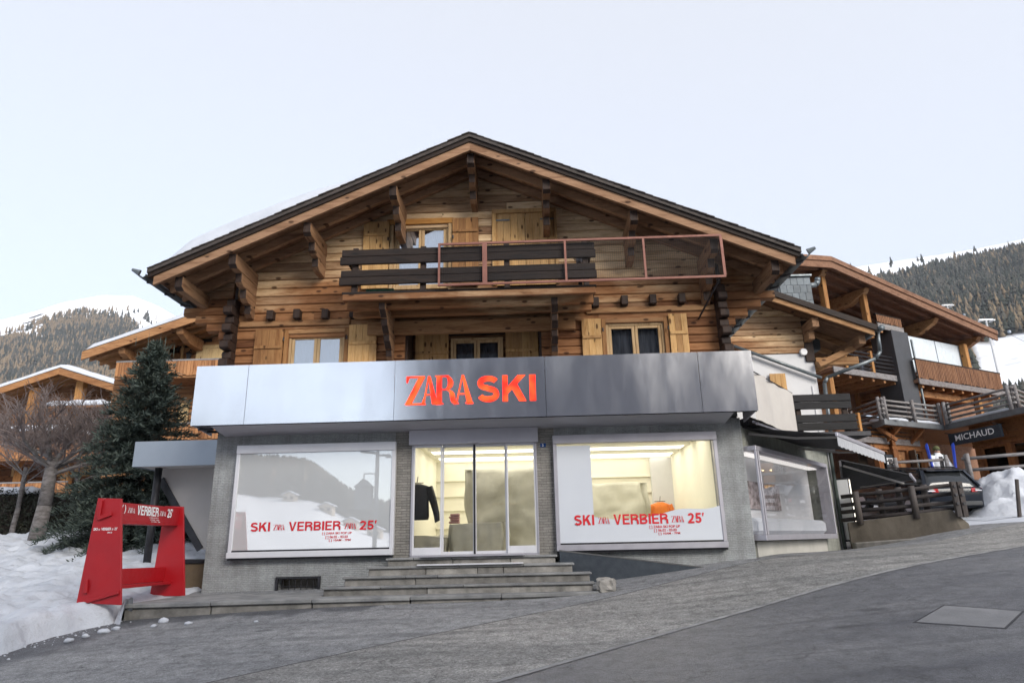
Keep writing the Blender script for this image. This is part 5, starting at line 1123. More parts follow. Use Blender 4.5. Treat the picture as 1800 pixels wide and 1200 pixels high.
# ---- big chalet
BX = frame_xf((16.70, 28.60), (16.70+.866, 28.60+.5))
BC = thing('tall_chalet', 'tall brown timber chalet with deep roof and stacked balconies above the ski shop', 'building', (17, 31, 3))
sa, za = loc(BX, 1455, 452, -.4); se, ze = loc(BX, 1747, 582, -.4)
slp = (za-ze)/(se-sa); bt = lambda s: za-slp*abs(s-sa)
sl_ = sa-7.5
M['bigroof'] = wood('brown roof timber', (.24, .13, .08), (.17, .09, .055), (.07, .035, .022), 'x', .2, 0, False)
def bslope(s0, s1, h0, h1, w0, w1): return MB(BX).prism([(s0, w0, bt(s0)-h0), (s1, w0, bt(s1)-h0), (s1, w0, bt(s1)-h1), (s0, w0, bt(s0)-h1)], (0, w1-w0, 0))
for s0, s1 in ((sa, se), (sl_, sa)):
    rf = bslope(s0, s1, 0, .12, -.5, 11).build('roof', M['slate'], BC)
    bslope(s0, s1, .02, .22, -.56, -.505).build('verge_board', M['bigroof'], rf); bslope(s0, s1, .20, .50, -.5, -.42).build('rake_board', M['bigroof'], rf); bslope(s0, s1, .122, .17, -.41, 10.9).build('soffit', M['bigroof'], rf)
    for k in range(9): bslope(s0, s1, .175, .36, .1+k*.62, .22+k*.62).build('rafter', M['bigroof'], rf)
def purl(px, py, w0=-.1, hh=.42):
    s, z = loc(BX, px, py, w0); zt = bt(s)-.365
    return MB(BX).prism([(s-.16, w0, zt), (s-.16, 4, zt), (s-.16, 4, zt-hh*1.3), (s-.16, w0+.9, zt-hh*1.3), (s-.16, w0+.15, zt-hh*.5)], (.32, 0, 0)).build('purlin', M['beam_x'], BC, .02)
for q in ((1452, 478), (1526, 510), (1648, 560), (1722, 588)): purl(*q)
wall_w = 2.6
sR = loc(BX, 1700, 640, wall_w)[0]
MB(BX).prism([(sl_+1.5, wall_w, 3.0), (sR, wall_w, 3.0), (sR, wall_w, bt(sR)-.4), (sa, wall_w, bt(sa)-.4), (sl_+1.5, wall_w, bt(sl_+1.5)-.4)], (0, .3, 0)).build('gable_wall', M['bigroof'], BC)
MB(BX).box(sR-.3, sR, wall_w+.31, 10, 3.0, 10.2).build('side_wall', M['bigroof'], BC)
def balcony(s0, s1, w0, zd, zt, style, post_s=()):
    D = MB(BX).box(s0, s1, w0, wall_w, zd-.14, zd).build('balcony', M['bigroof'], BC)
    MB(BX).box(s0, s1, w0-.06, w0-.002, zd-.22, zd+.03).build('deck_edge', M['greywood'], D, .01)
    k = s0+.3
    while k < s1: MB(BX).box(k, k+.14, w0+.05, wall_w, zd-.34, zd-.141).build('joist', M['orange_x'], D); k += .75
    if style == 'slat':
        MB(BX).box(s0, s1, w0-.03, w0+.07, zt-.07, zt).build('handrail', M['darkwood'], D, .01); MB(BX).box(s0, s1, w0-.0, w0+.05, zd+.06, zd+.14).build('bottom_rail', M['darkwood'], D, .01)
        mbs = MB(BX); k = s0+.03
        while k < s1-.1:
            ww = RND.uniform(.07, .11); mbs.box(k, k+ww, w0-.045, w0-.02, zd+.05+RND.uniform(-.03, .05), zt-.075); k += ww+.025
        tag(mbs.build('slats', M['slatmix'], D), kind='stuff')
    else:
        for k in range(5): z_ = zd+.15+(zt-zd-.15)*k/4; MB(BX).tube((s0, w0, z_), (s1, w0, z_), .03).build('bar', M['iron'], D)
        for k in post_s: MB(BX).box(k-.07, k+.07, w0-.06, w0+.08, zd-.05, zt+.12).build('post', M['beam_z'], D, .01)
    return D
M['slatmix'] = wood('mixed upright slats', (.23, .115, .06), (.11, .052, .03), (.022, .016, .013), 'z', .0, 0, False)
sb0, zb = loc(BX, 1606, 629, 0); sb1, _ = loc(BX, 1757, 655, 0)
D1 = balcony(sb0, sb1, 0, 8.05, 9.0, 'slat')
g0 = loc(BX, 1600, 620, .6)[0]; g1 = loc(BX, 1690, 620, .6)[0]
for a, b in ((g0, (g0+g1)/2-.03), ((g0+g1)/2+.03, g1)): MB(BX).box(a, b, .6, .63, 8.6, loc(BX, 1645, 600, .6)[1]).build('wind_screen', plain('frosted screen', (.60, .66, .70), (.56, .62, .67), .3, 0, 1), D1)
for px, y0, y1 in ((1703, 600, 650), ):
    s, z = loc(BX, px, y1, .4); MB(BX).box(s-.13, s+.13, .3, .56, 8.1, bt(s)-.8).build('post', M['beam_z'], BC, .015)
s = loc(BX, 1718, 700, .4)[0]; MB(BX).box(s-.13, s+.13, .3, .56, 3.5, 7.9).build('post', M['beam_z'], BC, .015); MB(BX).box(sb0, sb1-.2, .5, .8, 7.45, 7.74).build('carrier_beam', M['orange_x'], BC, .015)
# dark flue shaft
c0, _ = loc(BX, 1578, 640, .2); c1, _ = loc(BX, 1606, 640, .2); MB(BX).box(c0, c1, .2, 1.2, 5.9, loc(BX, 1585, 583, .2)[1]).build('flue_shaft', plain('dark sheet cladding', (.05, .052, .058), (.07, .07, .075), .5, .3, 1), BC, .01)
MB(BX).tube((c1+.1, .15, 5.9), (c1+.1, .15, 9.9), .05).build('downpipe', M['zinc'], BC)
# left balconies with horizontal bars, and the glazing behind
q0 = loc(BX, 1462, 640, .4)[0]; q1 = loc(BX, 1583, 640, .4)[0]
zd = loc(BX, 1530, 655, .4)[1]; zt = loc(BX, 1530, 622, .4)[1]
balcony(q0, q1, .4, zd, zt, 'bar', (q0+.9, (q0+q1)/2+.3, q1-.15))
balcony(q0+.6, q1+.2, .4, zd-2.75, zt-2.75, 'bar', (q0+1.1, (q0+q1)/2+.5, q1))
u0, zu1 = loc(BX, 1537, 550, .3); u1, zu0 = loc(BX, 1586, 578, .3); balcony(u0, u1, .3, zu0, zu1, 'slat')
def glazed(x0, y0, x1, y1, n):
    s0, z1 = loc(BX, x0, y0, wall_w-.15); s1, z0 = loc(BX, x1, y1, wall_w-.15)
    f = MB(BX).box(s0-.15, s1+.15, wall_w-.2, wall_w-.01, z1, z1+.2).box(s0-.15, s0, wall_w-.2, wall_w-.01, z0-.6, z1).box(s1, s1+.15, wall_w-.2, wall_w-.01, z0-.6, z1)
    W = f.build('window', M['beam_z'], BC, .01)
    for k in range(n): MB(BX).box(s0+(s1-s0)*k/n+.03, s0+(s1-s0)*(k+1)/n-.03, wall_w-.12, wall_w-.11, z0-.6, z1-.0).build('pane', M['skyglass'], W)
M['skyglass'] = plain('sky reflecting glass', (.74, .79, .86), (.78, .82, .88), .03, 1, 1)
glazed(1496, 606, 1572, 650, 2); glazed(1508, 682, 1588, 716, 2)
for px, y0, y1 in ((1451, 478, 532), (1527, 512, 575), (1465, 660, 710)):
    s, z0 = loc(BX, px, y1, .2); z1 = loc(BX, px, y0, .2)[1]; MB(BX).box(s-.12, s+.12, .1, .34, z0-.5, z1).build('post', M['beam_z'], BC, .015)
# ------------------------------------------------------------------ retaining wall, log fence, car, snow pile
RWL = thing('retaining_wall', 'stained concrete retaining wall under the dark log fence', 'wall', (10, 19, 1.5))
wa = at(1490, 918, 19.6); wb = at(1672, 895, 18.4); wc = at(1693, 920, 18.3)
MB().prism([(wa.x, wa.y, .9), (wb.x+.35, wb.y-.05, 1.2), (wb.x+.35, wb.y-.05, wc.z), (wb.x, wb.y, wb.z), (wa.x, wa.y, wa.z)], (.12, .3, 0)).build('wall_body', M['mossy'], RWL, .015)
MB().prism([(wa.x-.1, wa.y-.5, .9), (wb.x-1.2, wb.y-.35, 1.2), (wb.x-1.2, wb.y-.35, G(wb.x-1.2, wb.y-.35)+.02), (wa.x-.1, wa.y-.5, G(wa.x, wa.y)+.16)], (.1, .45, 0)).build('footing', M['stone'], RWL, .02)
LF = thing('log_fence', 'dark weathered log fence with bolted end post in front of the parked car', 'fence', ((wa.x+wb.x)/2, 19, 2))
M['fencewood'] = wood('weathered dark fence wood', (.060, .054, .055), (.036, .032, .033), (.014, .013, .014), 'x', .25, 0, False)
M['fencepost'] = wood('weathered dark fence posts', (.085, .075, .072), (.052, .046, .045), (.02, .018, .018), 'z', .25, 0, False)
for (ya, yb) in ((873, 851), (888, 866), (900, 882), (914, 893)):
    a = at(1478, ya, 19.72); b = at(1682, yb, 18.42); MB().tube(a, b, .055, .05, 8).build('rail', M['fencewood'], LF, 0, True)
for px, back in ((1506, 0), (1548, 1), (1582, 1), (1606, 0), (1628, 1)):
    t = (px-1490)/(1690-1490); y = 19.62+(18.4-19.62)*t-(.10 if not back else -.14)
    zt = at(px, 864-.1*(px-1500), y).z; zb = at(px, 915-.1*(px-1500), y).z; x = at(px, 880, y).x
    MB().tube((x, y, zb-.1), (x, y, zt), .09, .08, 10).build('post', M['fencepost'], LF, 0, True)
for px in (1677, 1688):
    y = 18.28; x = at(px, 860, y).x; zt = at(px, 846, y).z; zb = at(px, 905, y).z-.05
    pst = MB().box(x-.065, x+.065, y-.04, y+.06, zb, zt).build('end_post', M['fencepost'], LF, .01)
    for k in range(3): zz = zt-.12-.22*k; MB().tube((x, y-.07, zz), (x, y-.04, zz), .04, .04, 8).build('bolt', M['iron'], pst)
log_rail('grey log railing on the bank behind the car, before the shop window', (12.3, 23.4), (14.6, 24.4), 2.95, 3.1, 2, 3, 1.1, .06, 'greywood', 'silvered log railings')
log_rail('grey log railing rising above the snow pile at the right edge', (14.9, 23.6), (17.4, 22.9), 3.0, 3.1, 2, 3, 1.15, .06, 'greywood', 'silvered log railings')
def car():
    T = thing('parked_car', 'black sport utility car parked behind the log fence, seen from the rear', 'car', (12.9, 23.5, 2.2))
    ang = math.radians(-2); base_ = Vector((12.95, 21.5, G(12.95, 21.7))); fz = G(12.8, 26)-G(12.9, 21.7)
    R_ = Matrix.Translation(base_) @ Matrix.Rotation(-ang, 4, 'Z') @ Matrix.Rotation(math.atan2(min(fz, .5), 4.6), 4, 'X') @ Matrix.Diagonal((1, 1, .885, 1))
    # sections along +y (towards the nose): y, half width low, half width belt, z low, z belt
    body = [(0, .80, .84, .50, .98), (.06, .90, .92, .36, 1.02), (.3, .95, .95, .28, 1.06), (1.2, .96, .96, .26, 1.06), (2.6, .96, .96, .26, 1.02), (3.5, .96, .95, .26, .98), (4.2, .94, .90, .28, .90), (4.55, .86, .80, .34, .76), (4.66, .74, .66, .42, .64)]
    rg = []
    for y, a, b, z0, z1 in body:
        rg.append([(-a, y, z0), (-a*1.0, y, z0+(z1-z0)*.35), (-a*1.01, y, z0+(z1-z0)*.6), (-b, y, z1-.05), (-b+.08, y, z1), (0, y, z1+.02), (b-.08, y, z1), (b, y, z1-.05), (a*1.01, y, z0+(z1-z0)*.6), (a, y, z0+(z1-z0)*.35), (a, y, z0), (0, y, z0-.02)])
    Bd = MB(R_).loft(rg).build('body', M['carpaint'], T, .02, True)
    gh = [(.10, .80, .72, 1.04, 1.06), (.22, .84, .66, 1.05, 1.30), (.48, .86, .62, 1.05, 1.60), (.9, .87, .64, 1.04, 1.66), (2.0, .87, .64, 1.02, 1.67), (2.5, .86, .60, 1.01, 1.60), (3.35, .84, .70, .99, 1.02)]
    rg = [[(-a, y, z0), (-(a+b)/2, y, (z0+z1)/2), (-b, y, z1-.04), (-b+.12, y, z1), (0, y, z1+.02), (b-.12, y, z1), (b, y, z1-.04), ((a+b)/2, y, (z0+z1)/2), (a, y, z0), (0, y, z0)] for y, a, b, z0, z1 in gh]
    MB(R_).loft(rg).build('cabin_glass', M['carglass'], T, 0, True)
    rr = [[(-b+.0, y, z1-.035), (-b+.1, y, z1+.012), (0, y, z1+.035), (b-.1, y, z1+.012), (b, y, z1-.035), (0, y, z1-.03)] for y, a, b, z0, z1 in gh[2:6]]
    rf = MB(R_).loft(rr).build('roof', M['carpaint'], T, 0, True)
    MB(R_).hexa(((-.60, .30, 1.58), (.60, .30, 1.58), (.60, .62, 1.63), (-.60, .62, 1.63), (-.58, .32, 1.62), (.58, .32, 1.62), (.60, .64, 1.68), (-.60, .64, 1.68))).build('roof_spoiler', M['carpaint'], rf, .01)
    for s in (-1, 1):
        MB(R_).bar((s*.70, .9, 1.70), (s*.70, 2.3, 1.71), .04, .04).build('roof_rail', M['iron'], rf)
        MB(R_).bar((s*.84, .10, 1.05), (s*.64, .50, 1.60), .10, .07).build('rear_pillar', M['carpaint'], T); MB(R_).bar((s*.87, 1.6, 1.05), (s*.66, 1.6, 1.62), .09, .05, (0, 1, 0)).build('door_pillar', M['carpaint'], T)
        tl = MB(R_).hexa(((s*.50, -.035, .86), (s*.86, .02, .86), (s*.88, .22, .86), (s*.50, .1, .86), (s*.52, -.01, 1.0), (s*.88, .05, 1.0), (s*.90, .24, 1.0), (s*.52, .1, 1.0))).build('tail_light', plain('red lamp glass', (.35, .02, .02), (.28, .015, .015), .15), T, .01)
        MB(R_).hexa(((s*.62, -.045, .90), (s*.84, -.005, .90), (s*.84, .03, .90), (s*.62, .03, .90), (s*.62, -.03, .93), (s*.84, .01, .93), (s*.84, .03, .93), (s*.62, .03, .93))).build('reversing_lamp', M['alu_g'], tl)
        for y in (.85, 3.7):
            W_ = MB(R_).tube((s*.72, y, .35), (s*.97, y, .35), .35, .35, 24).build('wheel', M['rubber'], T, .03, False); MB(R_).tube((s*.971, y, .35), (s*.985, y, .35), .23, .2, 16).build('rim', M['alu_g'], W_)
        MB(R_).box(s*.98-.10, s*.98+.10, 2.75, 2.9, 1.02, 1.18).build('mirror', M['carpaint'], T, .03)
    MB(R_).box(-.26, .26, -.03, .0, .76, .87).build('number_plate', M['white'], T); MB(R_).box(-.80, .80, -.05, .05, .40, .56).build('bumper', plain('dark grey bumper', (.05, .052, .055), None, .6), T, .03)
    MB(R_).bar((-.35, .19, 1.16), (.25, .17, 1.14), .03, .02).build('wiper', M['rubber'], T)
car()
def snow_heap(name, poly_fn, x0, x1, y0, y1, n, label, cat='snow', kind=None, zoff=0):
    xs = np.linspace(x0, x1, n[0]); ys = np.linspace(y0, y1, n[1]); V = []
    for y in ys:
        for x in xs:
            h = poly_fn(x, y); g = G(x, y)
            if h > .003: h = h*(1+.16*mnoise.noise((x*1.7, y*1.7, 3)))+min(h, .25)*(.40*mnoise.noise((x*3.0, y*3.0, 5))+.25*mnoise.noise((x*8, y*8, 2)))
            V.append((x, y, g+h+zoff))
    i = np.arange(n[0]*n[1]).reshape(n[1], n[0]); F = np.stack([i[:-1, :-1], i[:-1, 1:], i[1:, 1:], i[1:, :-1]], -1).reshape(-1, 4)
    o = link(name, fast_mesh(name, np.array(V), F), M['oldsnow'], None, 0, True); return tag(o, label, cat, None, kind)
def bump(x, y, cx, cy, rx, ry, h, p=1.0):
    d = ((x-cx)/rx)**2+((y-cy)/ry)**2; return h*max(0, 1-d)**p
snow_heap('snow_pile', lambda x, y: max(bump(x, y, 15.6, 22.6, 1.5, 1.5, 1.10, .5), bump(x, y, 16.6, 22.5, 1.8, 1.6, 1.08, .5), bump(x, y, 18.0, 22.2, 2.6, 1.6, 1.0, .5), bump(x, y, 15.2, 21.7, 1.7, 1.2, .50, .7), bump(x, y, 17, 21.4, 2.4, 1.2, .45, .7))-.04, 13.0, 20, 20.3, 24.6, (90, 60), 'big grubby snow pile beside the parked car')
p = at(1792, 915, 20.2); SPT = thing('snow_pole', 'slim grey post leaning at the right edge before the snow pile', 'post', (p.x, 20.2, p.z))
MB().tube((p.x, 20.2, p.z-.1), (at(1787, 842, 20.2).x, 20.2, at(1787, 842, 20.2).z), .055, .05, 8).build('pole', M['fencepost'], SPT); MB().tube((p.x, 20.2, p.z-.12), (p.x, 20.2, p.z+.05), .09, .08, 8).build('foot', M['fencepost'], SPT)
# ------------------------------------------------------------------ figure in a white jacket with upright skis
def person():
    pc = at(1648, 800, 25.6); gx, gy = pc.x, 25.6; gz0 = 3.02
    T = thing('person', 'person in white jacket and green cap standing before the ski shop door', 'person', (gx, gy, gz0))
    me = bpy.data.meshes.new('body'); H = (gx, gy, gz0)
    J = {'pel': (0, 0, .95, .15), 'chest': (0, 0, 1.30, .17), 'neck': (0, 0, 1.48, .07), 'head': (0, -.01, 1.60, .10), 'top': (0, 0, 1.72, .085)}
    for s, n in ((-1, 'l'), (1, 'r')):
        J['sh'+n] = (s*.20, 0, 1.40, .09); J['el'+n] = (s*.31, -.04, 1.14, .06); J['wr'+n] = (s*.36, -.16, .95, .045); J['hd'+n] = (s*.37, -.22, .92, .05)
        J['hp'+n] = (s*.11, 0, .88, .11); J['kn'+n] = (s*.13, -.02, .5, .075); J['an'+n] = (s*.14, .02, .1, .055); J['ft'+n] = (s*.16, -.13, .05, .05)
    K = list(J); E = [('pel', 'chest'), ('chest', 'neck'), ('neck', 'head'), ('head', 'top')]
    for n in 'lr': E += [('chest', 'sh'+n), ('sh'+n, 'el'+n), ('el'+n, 'wr'+n), ('wr'+n, 'hd'+n), ('pel', 'hp'+n), ('hp'+n, 'kn'+n), ('kn'+n, 'an'+n), ('an'+n, 'ft'+n)]
    me.from_pydata([(H[0]+J[k][0], H[1]+J[k][1], H[2]+J[k][2]) for k in K], [(K.index(a), K.index(b)) for a, b in E], []); 
    o = link('body', me, plain('dark ski trousers and skin', (.05, .07, .06), (.04, .055, .05), .8), T)
    sk = o.modifiers.new('skin', 'SKIN'); 
    for k, v in zip(K, me.skin_vertices[0].data): v.radius = (J[k][3],)*2
    me.skin_vertices[0].data[0].use_root = True
    o.modifiers.new('sub', 'SUBSURF').levels = 1; o.modifiers['sub'].render_levels = 2
    jm = plain('white ski jacket', (.74, .76, .78), (.64, .66, .70), .7, 0, 5, .5, 12); rg = []
    for z, a, b in ((.86, .25, .17), (.95, .255, .175), (1.15, .245, .17), (1.32, .255, .17), (1.42, .22, .14), (1.49, .11, .10), (1.54, .09, .09)): rg.append([(H[0]+a*math.cos(t*math.pi/7), H[1]+b*math.sin(t*math.pi/7), H[2]+z) for t in range(14)])
    MB().loft(rg).build('jacket', jm, T, 0, True)
    for s, n in ((-1, 'l'), (1, 'r')):
        P = [Vector(H)+Vector(J[k+n][:3]) for k in ('sh', 'el', 'wr')]
        MB().tube(P[0], P[1], .115, .09, 10).tube(P[1], P[2], .09, .07, 10).build('sleeve', jm, T, 0, True)
    MB().loft([[(H[0]+r*math.cos(t*math.pi/6), H[1]+r*1.1*math.sin(t*math.pi/6), H[2]+z) for t in range(12)] for z, r in ((1.62, .112), (1.68, .118), (1.74, .10), (1.78, .05))]).build('cap', plain('olive cap', (.10, .11, .04), None, .8), T, 0, True)
    MB().box(H[0]-.075, H[0]+.075, H[1]-.125, H[1]-.09, H[2]+1.59, H[2]+1.63).build('goggles', M['iron'], T, .01)
    MB().loft([[(H[0]+r*math.cos(t*math.pi/6), H[1]-.035+r*.9*math.sin(t*math.pi/6), H[2]+z) for t in range(12)] for z, r in ((1.50, .05), (1.53, .085), (1.58, .096), (1.615, .09))]).build('face', plain('skin', (.50, .30, .22), None, .6), T, 0, True)
    M['skiblue'] = plain('blue ski', (.015, .06, .45), (.01, .04, .36), .35)
    for s, lab in ((-1, 'pair of blue skis held upright at the left of the person in white'), (1, 'pair of blue skis held upright at the right of the person in white')):
        S = thing('skis', lab, 'skis', (H[0]+s*.42, H[1]-.25, H[2]), 'blue skis by the person')
        x = H[0]+s*.36; MB().prism([(x-.05, H[1]-.27, H[2]+.02), (x+.05, H[1]-.27, H[2]+.02), (x+.045+s*.06, H[1]-.27, H[2]+1.0), (x+.055+s*.12, H[1]-.27, H[2]+1.78), (x+s*.125, H[1]-.32, H[2]+1.86), (x-.055+s*.12, H[1]-.27, H[2]+1.78), (x-.045+s*.06, H[1]-.27, H[2]+1.0)], (0, .03, 0)).build('ski', M['skiblue'], S)
        MB().box(x-.035+s*.05, x+.035+s*.05, H[1]-.235, H[1]-.18, H[2]+.75, H[2]+1.0).build('binding', M['white'], S, .01)
person()
# ------------------------------------------------------------------ snowbank on the left
ED = [groundhit(*q) for q in ((-420, 1195), (0, 1150), (60, 1128), (120, 1112), (180, 1098), (228, 1082))]
ED = [Vector((p.x, p.y)) for p in ED]+[Vector((-7.06, 12.1)), Vector((-7.06, 14.75)), Vector((-6.95, 15.3)), Vector((-6.95, 22))]
EDA = np.array([(p.x, p.y) for p in ED])
def edge_dist(x, y):
    a = EDA[:-1]; b = EDA[1:]; p = np.array([x, y]); t = np.clip(((p-a)*(b-a)).sum(1)/((b-a)**2).sum(1), 0, 1); q = a+(b-a)*t[:, None]; d = np.hypot(*(p-q).T); k = int(d.argmin())
    cr = (b[k]-a[k])[0]*(p-a[k])[1]-(b[k]-a[k])[1]*(p-a[k])[0]; return d[k] if cr > 0 else -d[k]
def bank(x, y):
    d = edge_dist(x, y)
    d += (.22*mnoise.noise((x*1.1, y*1.1, 0))*(1 if x < -9 else .2)+.10*mnoise.noise((x*3.3, y*3.3, 4))+.05) if y < 12.4 else 0
    if d <= 0: return -.06
    k_ = 1 if y < 12.3 or y > 15.3 else min(1, max(.12, (-7.2-x)/1.6))
    t = min(1, d/(.42 if x < -9.5 else .16)); return k_*(.27*t*(2-t)+.06*min(1, d/.10)+.12*min(1, d/2.5))+.02*abs(mnoise.noise((x*4.3, y*4.3, 11)))*min(1, d*2)+.10*max(0, mnoise.noise((x*.8, y*.8, 7)))*t+.045*mnoise.noise((x*2.2, y*2.2, 1))*t+.018*mnoise.noise((x*7, y*7, 2))*min(1, d*3)
o = snow_heap('snow_bank', bank, -26, -6.9, 8.6, 22, (240, 190), None, None, 'structure', .0)
for k, (px, py, r) in enumerate(((236, 1077, .085), (293, 1083, .06), (287, 1093, .07), (331, 1097, .05), (182, 1112, .07), (150, 1119, .05), (120, 1128, .06), (270, 1101, .04), (204, 1106, .05), (450, 1093, .03))):
    p = groundhit(px, py); lab = ['white snow lump at the tip of the snowbank below the red frame', 'round snow lump alone on the asphalt before the stone ledge', 'flat snow crumb just below the round lump', 'thin snow crumb rightmost before the ledge', 'snow crumb on asphalt at the snowbank edge, third from left', 'snow crumb on asphalt at the snowbank edge, second from left', 'snow crumb on asphalt at the snowbank edge, leftmost', 'tiny snow crumb between the lumps before the ledge', 'snow crumb nearest below the red frame panel', 'tiny snow crumb lying alone below the cellar grille'][k]
    stone('snow_lump', (p.x, p.y, p.z+r*.35), (r*1.2, r, r*(.9 if k < 2 else .65)), M['oldsnow'], lab, 'snow', k*3.1+1, 'snow lumps on the asphalt', (1, 1, 1), 2)
def crumbs():
    rg = np.random.default_rng(3); mb = MB()
    for k in range(150):
        i = rg.integers(0, 5); u = rg.random(); p = ED[i].lerp(ED[i+1], u); d = abs(rg.normal())*.35; x, y = p.x+d*.35+rg.normal()*.1, p.y-d; r = .005+.018*rg.random()**3; z = G(x, y)
        ring = [[(x+r*a*math.cos(t*1.2566)*(.8+.4*rg.random()), y+r*a*math.sin(t*1.2566), z+h*r) for t in range(5)] for a, h in ((1, 0), (.9, .6), (.3, 1.0))]; mb.loft(ring)
    tag(mb.build('snow_crumbs', M['oldsnow']), 'scatter of tiny snow crumbs along the foot of the snowbank', 'snow', None, 'stuff')
crumbs()
# ------------------------------------------------------------------ spruce
def leafmat(name, c1, c2, c3):
    mt, nt, bs = base(name); bs.inputs['Roughness'].default_value = .7; bs.inputs['Specular IOR Level'].default_value = .2
    f = nz(nt, coords(nt, (1, 1, 1), (0, 0, 0), False), 3.0, 5, .7); col = ramp(nt, f, ((.3, c1), (.5, c2), (.72, c3))); L(nt, col, bs.inputs['Base Color']); return mt
M['needle'] = leafmat('spruce needles', (.042, .058, .048), (.078, .100, .084), (.145, .168, .138))
M['bark'] = plain('bark', (.07, .055, .045), (.12, .10, .085), .9, 0, 6, .7, 25)
M['birchbark'] = plain('pale grey bark', (.22, .205, .20), (.07, .062, .058), .9, 0, 5, .6, 20, .2, (1, 1, 2.5))
M['twig'] = plain('purple brown twigs', (.12, .092, .086), (.18, .145, .135), .8, 0, 3)
def spruce(name, label, x, y, z0, z1, r, seed, droop=.25, dens=1.0, cat='tree'):
    T = thing(name, label, cat, (x, y, z0)); rg = np.random.default_rng(seed); H = z1-z0
    MB().tube((x, y, z0-.2), (x, y, z0+H*.9), .11*H/6, .02, 8).build('trunk', M['bark'], T, 0, True)
    V = []; F = []
    def blade(p, d, up, ln, wd):
        s = np.cross(d, up); s = s/(np.linalg.norm(s, axis=1)[:, None]+1e-9)*wd[:, None]; ln = ln[:, None]
        V.append(np.stack([p-s*.4, p+s*.4, p+d*ln*.55+s, p+d*ln, p+d*ln*.55-s], 1).reshape(-1, 3))
    nb = int(250*dens)
    for b in range(nb):
        t = (b+rg.random())/nb; t = t**1.25; zz = z0+H*(.03+.95*t); R_ = r*(1-t)**.80*(.66+.6*rg.random())+.06
        az = rg.random()*6.283; d = np.array([math.cos(az), math.sin(az), 0.]); n = max(3, int(R_/.05)); lift = .55*t+.05
        u = (np.arange(n)+.4)/n; u = u[u > (.12 if t < .8 else 0)]; u = np.repeat(u, 5); m_ = len(u)
        p = np.array([x, y, zz])+d*R_*u[:, None]; p[:, 2] += R_*(lift*u-droop*u*u*(1.5-t)); p += rg.normal(size=(m_, 3))*.03
        dd = d*.55+np.array([-d[1], d[0], 0])*rg.choice([-1, 1], m_)[:, None]*(.75*(1-u*.5))[:, None]+rg.normal(size=(m_, 3))*.28+np.array([0, 0, .18]); dd /= np.linalg.norm(dd, axis=1)[:, None]
        blade(p, dd, np.array([0, 0, 1.])+rg.normal(size=(m_, 3))*.5, .11+.10*rg.random(m_), .011+.010*rg.random(m_))
    m_ = 24; p = np.stack([x+rg.normal(size=m_)*.26, y+rg.normal(size=m_)*.22, z0+H*(.86+.09*rg.random(m_))], 1)      # upright leaders at the tip
    blade(p, np.stack([rg.normal(size=m_)*.1, rg.normal(size=m_)*.1, np.ones(m_)], 1), np.tile([0, 1., 0], (m_, 1)), .30+.35*rg.random(m_), np.full(m_, .008))
    V = np.concatenate(V); k = np.arange(len(V)//5)[:, None, None]*5; F = (np.array([[0, 1, 2], [0, 2, 4], [4, 2, 3]])[None]+k).reshape(-1, 3)
    o = link('crown', fast_mesh('crown', V, F), M['needle'], T); return T
spruce('spruce_tree', 'full dark green spruce standing behind the red frame and canopy', -11.15, 19, 1.5, 7.75, 2.0, 5, .28, 3.2)
spruce('spruce_tree', 'smaller dark spruce half hidden behind the canopy, right of the full spruce', -9.0, 20.0, 1.6, 4.6, 1.5, 11, .2, 1.0)
# ------------------------------------------------------------------ bare trees
def bare(name, label, x, y, z0, ht, seed, trunk=.2, spread=1.0, n0=6, upt=.55, depth=4, stems=None):
    T = thing(name, label, 'tree', (x, y, z0)); rg = random.Random(seed)
    tr = MB(); tw = MB()
    p = Vector((x, y, z0-.1)); top = Vector((x+.12, y, z0+ht*.42)); mid = p.lerp(top, .5)+Vector((.05, 0, 0))
    tr.tube(p, mid, trunk*1.15, trunk*.95, 10); tr.tube(mid, top, trunk*.95, trunk*.8, 10)
    def grow(a, d, ln, r, lv):
        segs = 3; q = a
        for s in range(segs):
            d = (d+Vector((rg.gauss(0, .16), rg.gauss(0, .16), rg.gauss(.03, .10)))).normalized(); e = q+d*ln/segs
            (tr if lv == 0 else tw).tube(q, e, r*(1-s/segs*.4), r*(1-(s+1)/segs*.4), 6 if lv == 0 else 3, False); q = e
            if lv < depth:
                for c in range(2 if lv else 2):
                    az = rg.random()*6.283; k = rg.uniform(.5, 1.0)
                    o_ = Vector((math.cos(az), math.sin(az), rg.uniform(-.1, .8))); grow(q, (d*.7+o_*k).normalized(), ln*rg.uniform(.5, .72), r*.5, lv+1)
        return q
    for k in range(n0):
        az = k/n0*6.283+rg.uniform(-.3, .3); d = Vector((math.cos(az)*spread, math.sin(az)*spread*.6, upt)).normalized()
        grow(top-Vector((0, 0, rg.uniform(0, .6))), d, ht*rg.uniform(.20, .28), trunk*.30, 0)
    tr.build('trunk', M['birchbark'], T, 0, True); tw.build('crown', M['twig'], T)
    return T
q = at(62, 945, 20)
bare('bare_tree', 'thick-trunked leafless tree with a dense purple-brown twig crown at the left', q.x, 20, 1.75, 6.3, 3, .20, 1.35, 11, .62, 3)
bare('bare_tree', 'slender leafless birch behind the thick-trunked bare tree, nearest the left edge', at(25, 900, 22).x, 22, 1.9, 6.0, 8, .08, 1.2, 6, .7, 3)
bare('bare_tree', 'slender leafless birch between the thick bare tree and the spruce', at(120, 900, 23).x, 23, 1.9, 5.7, 12, .08, 1.3, 7, .6, 3)
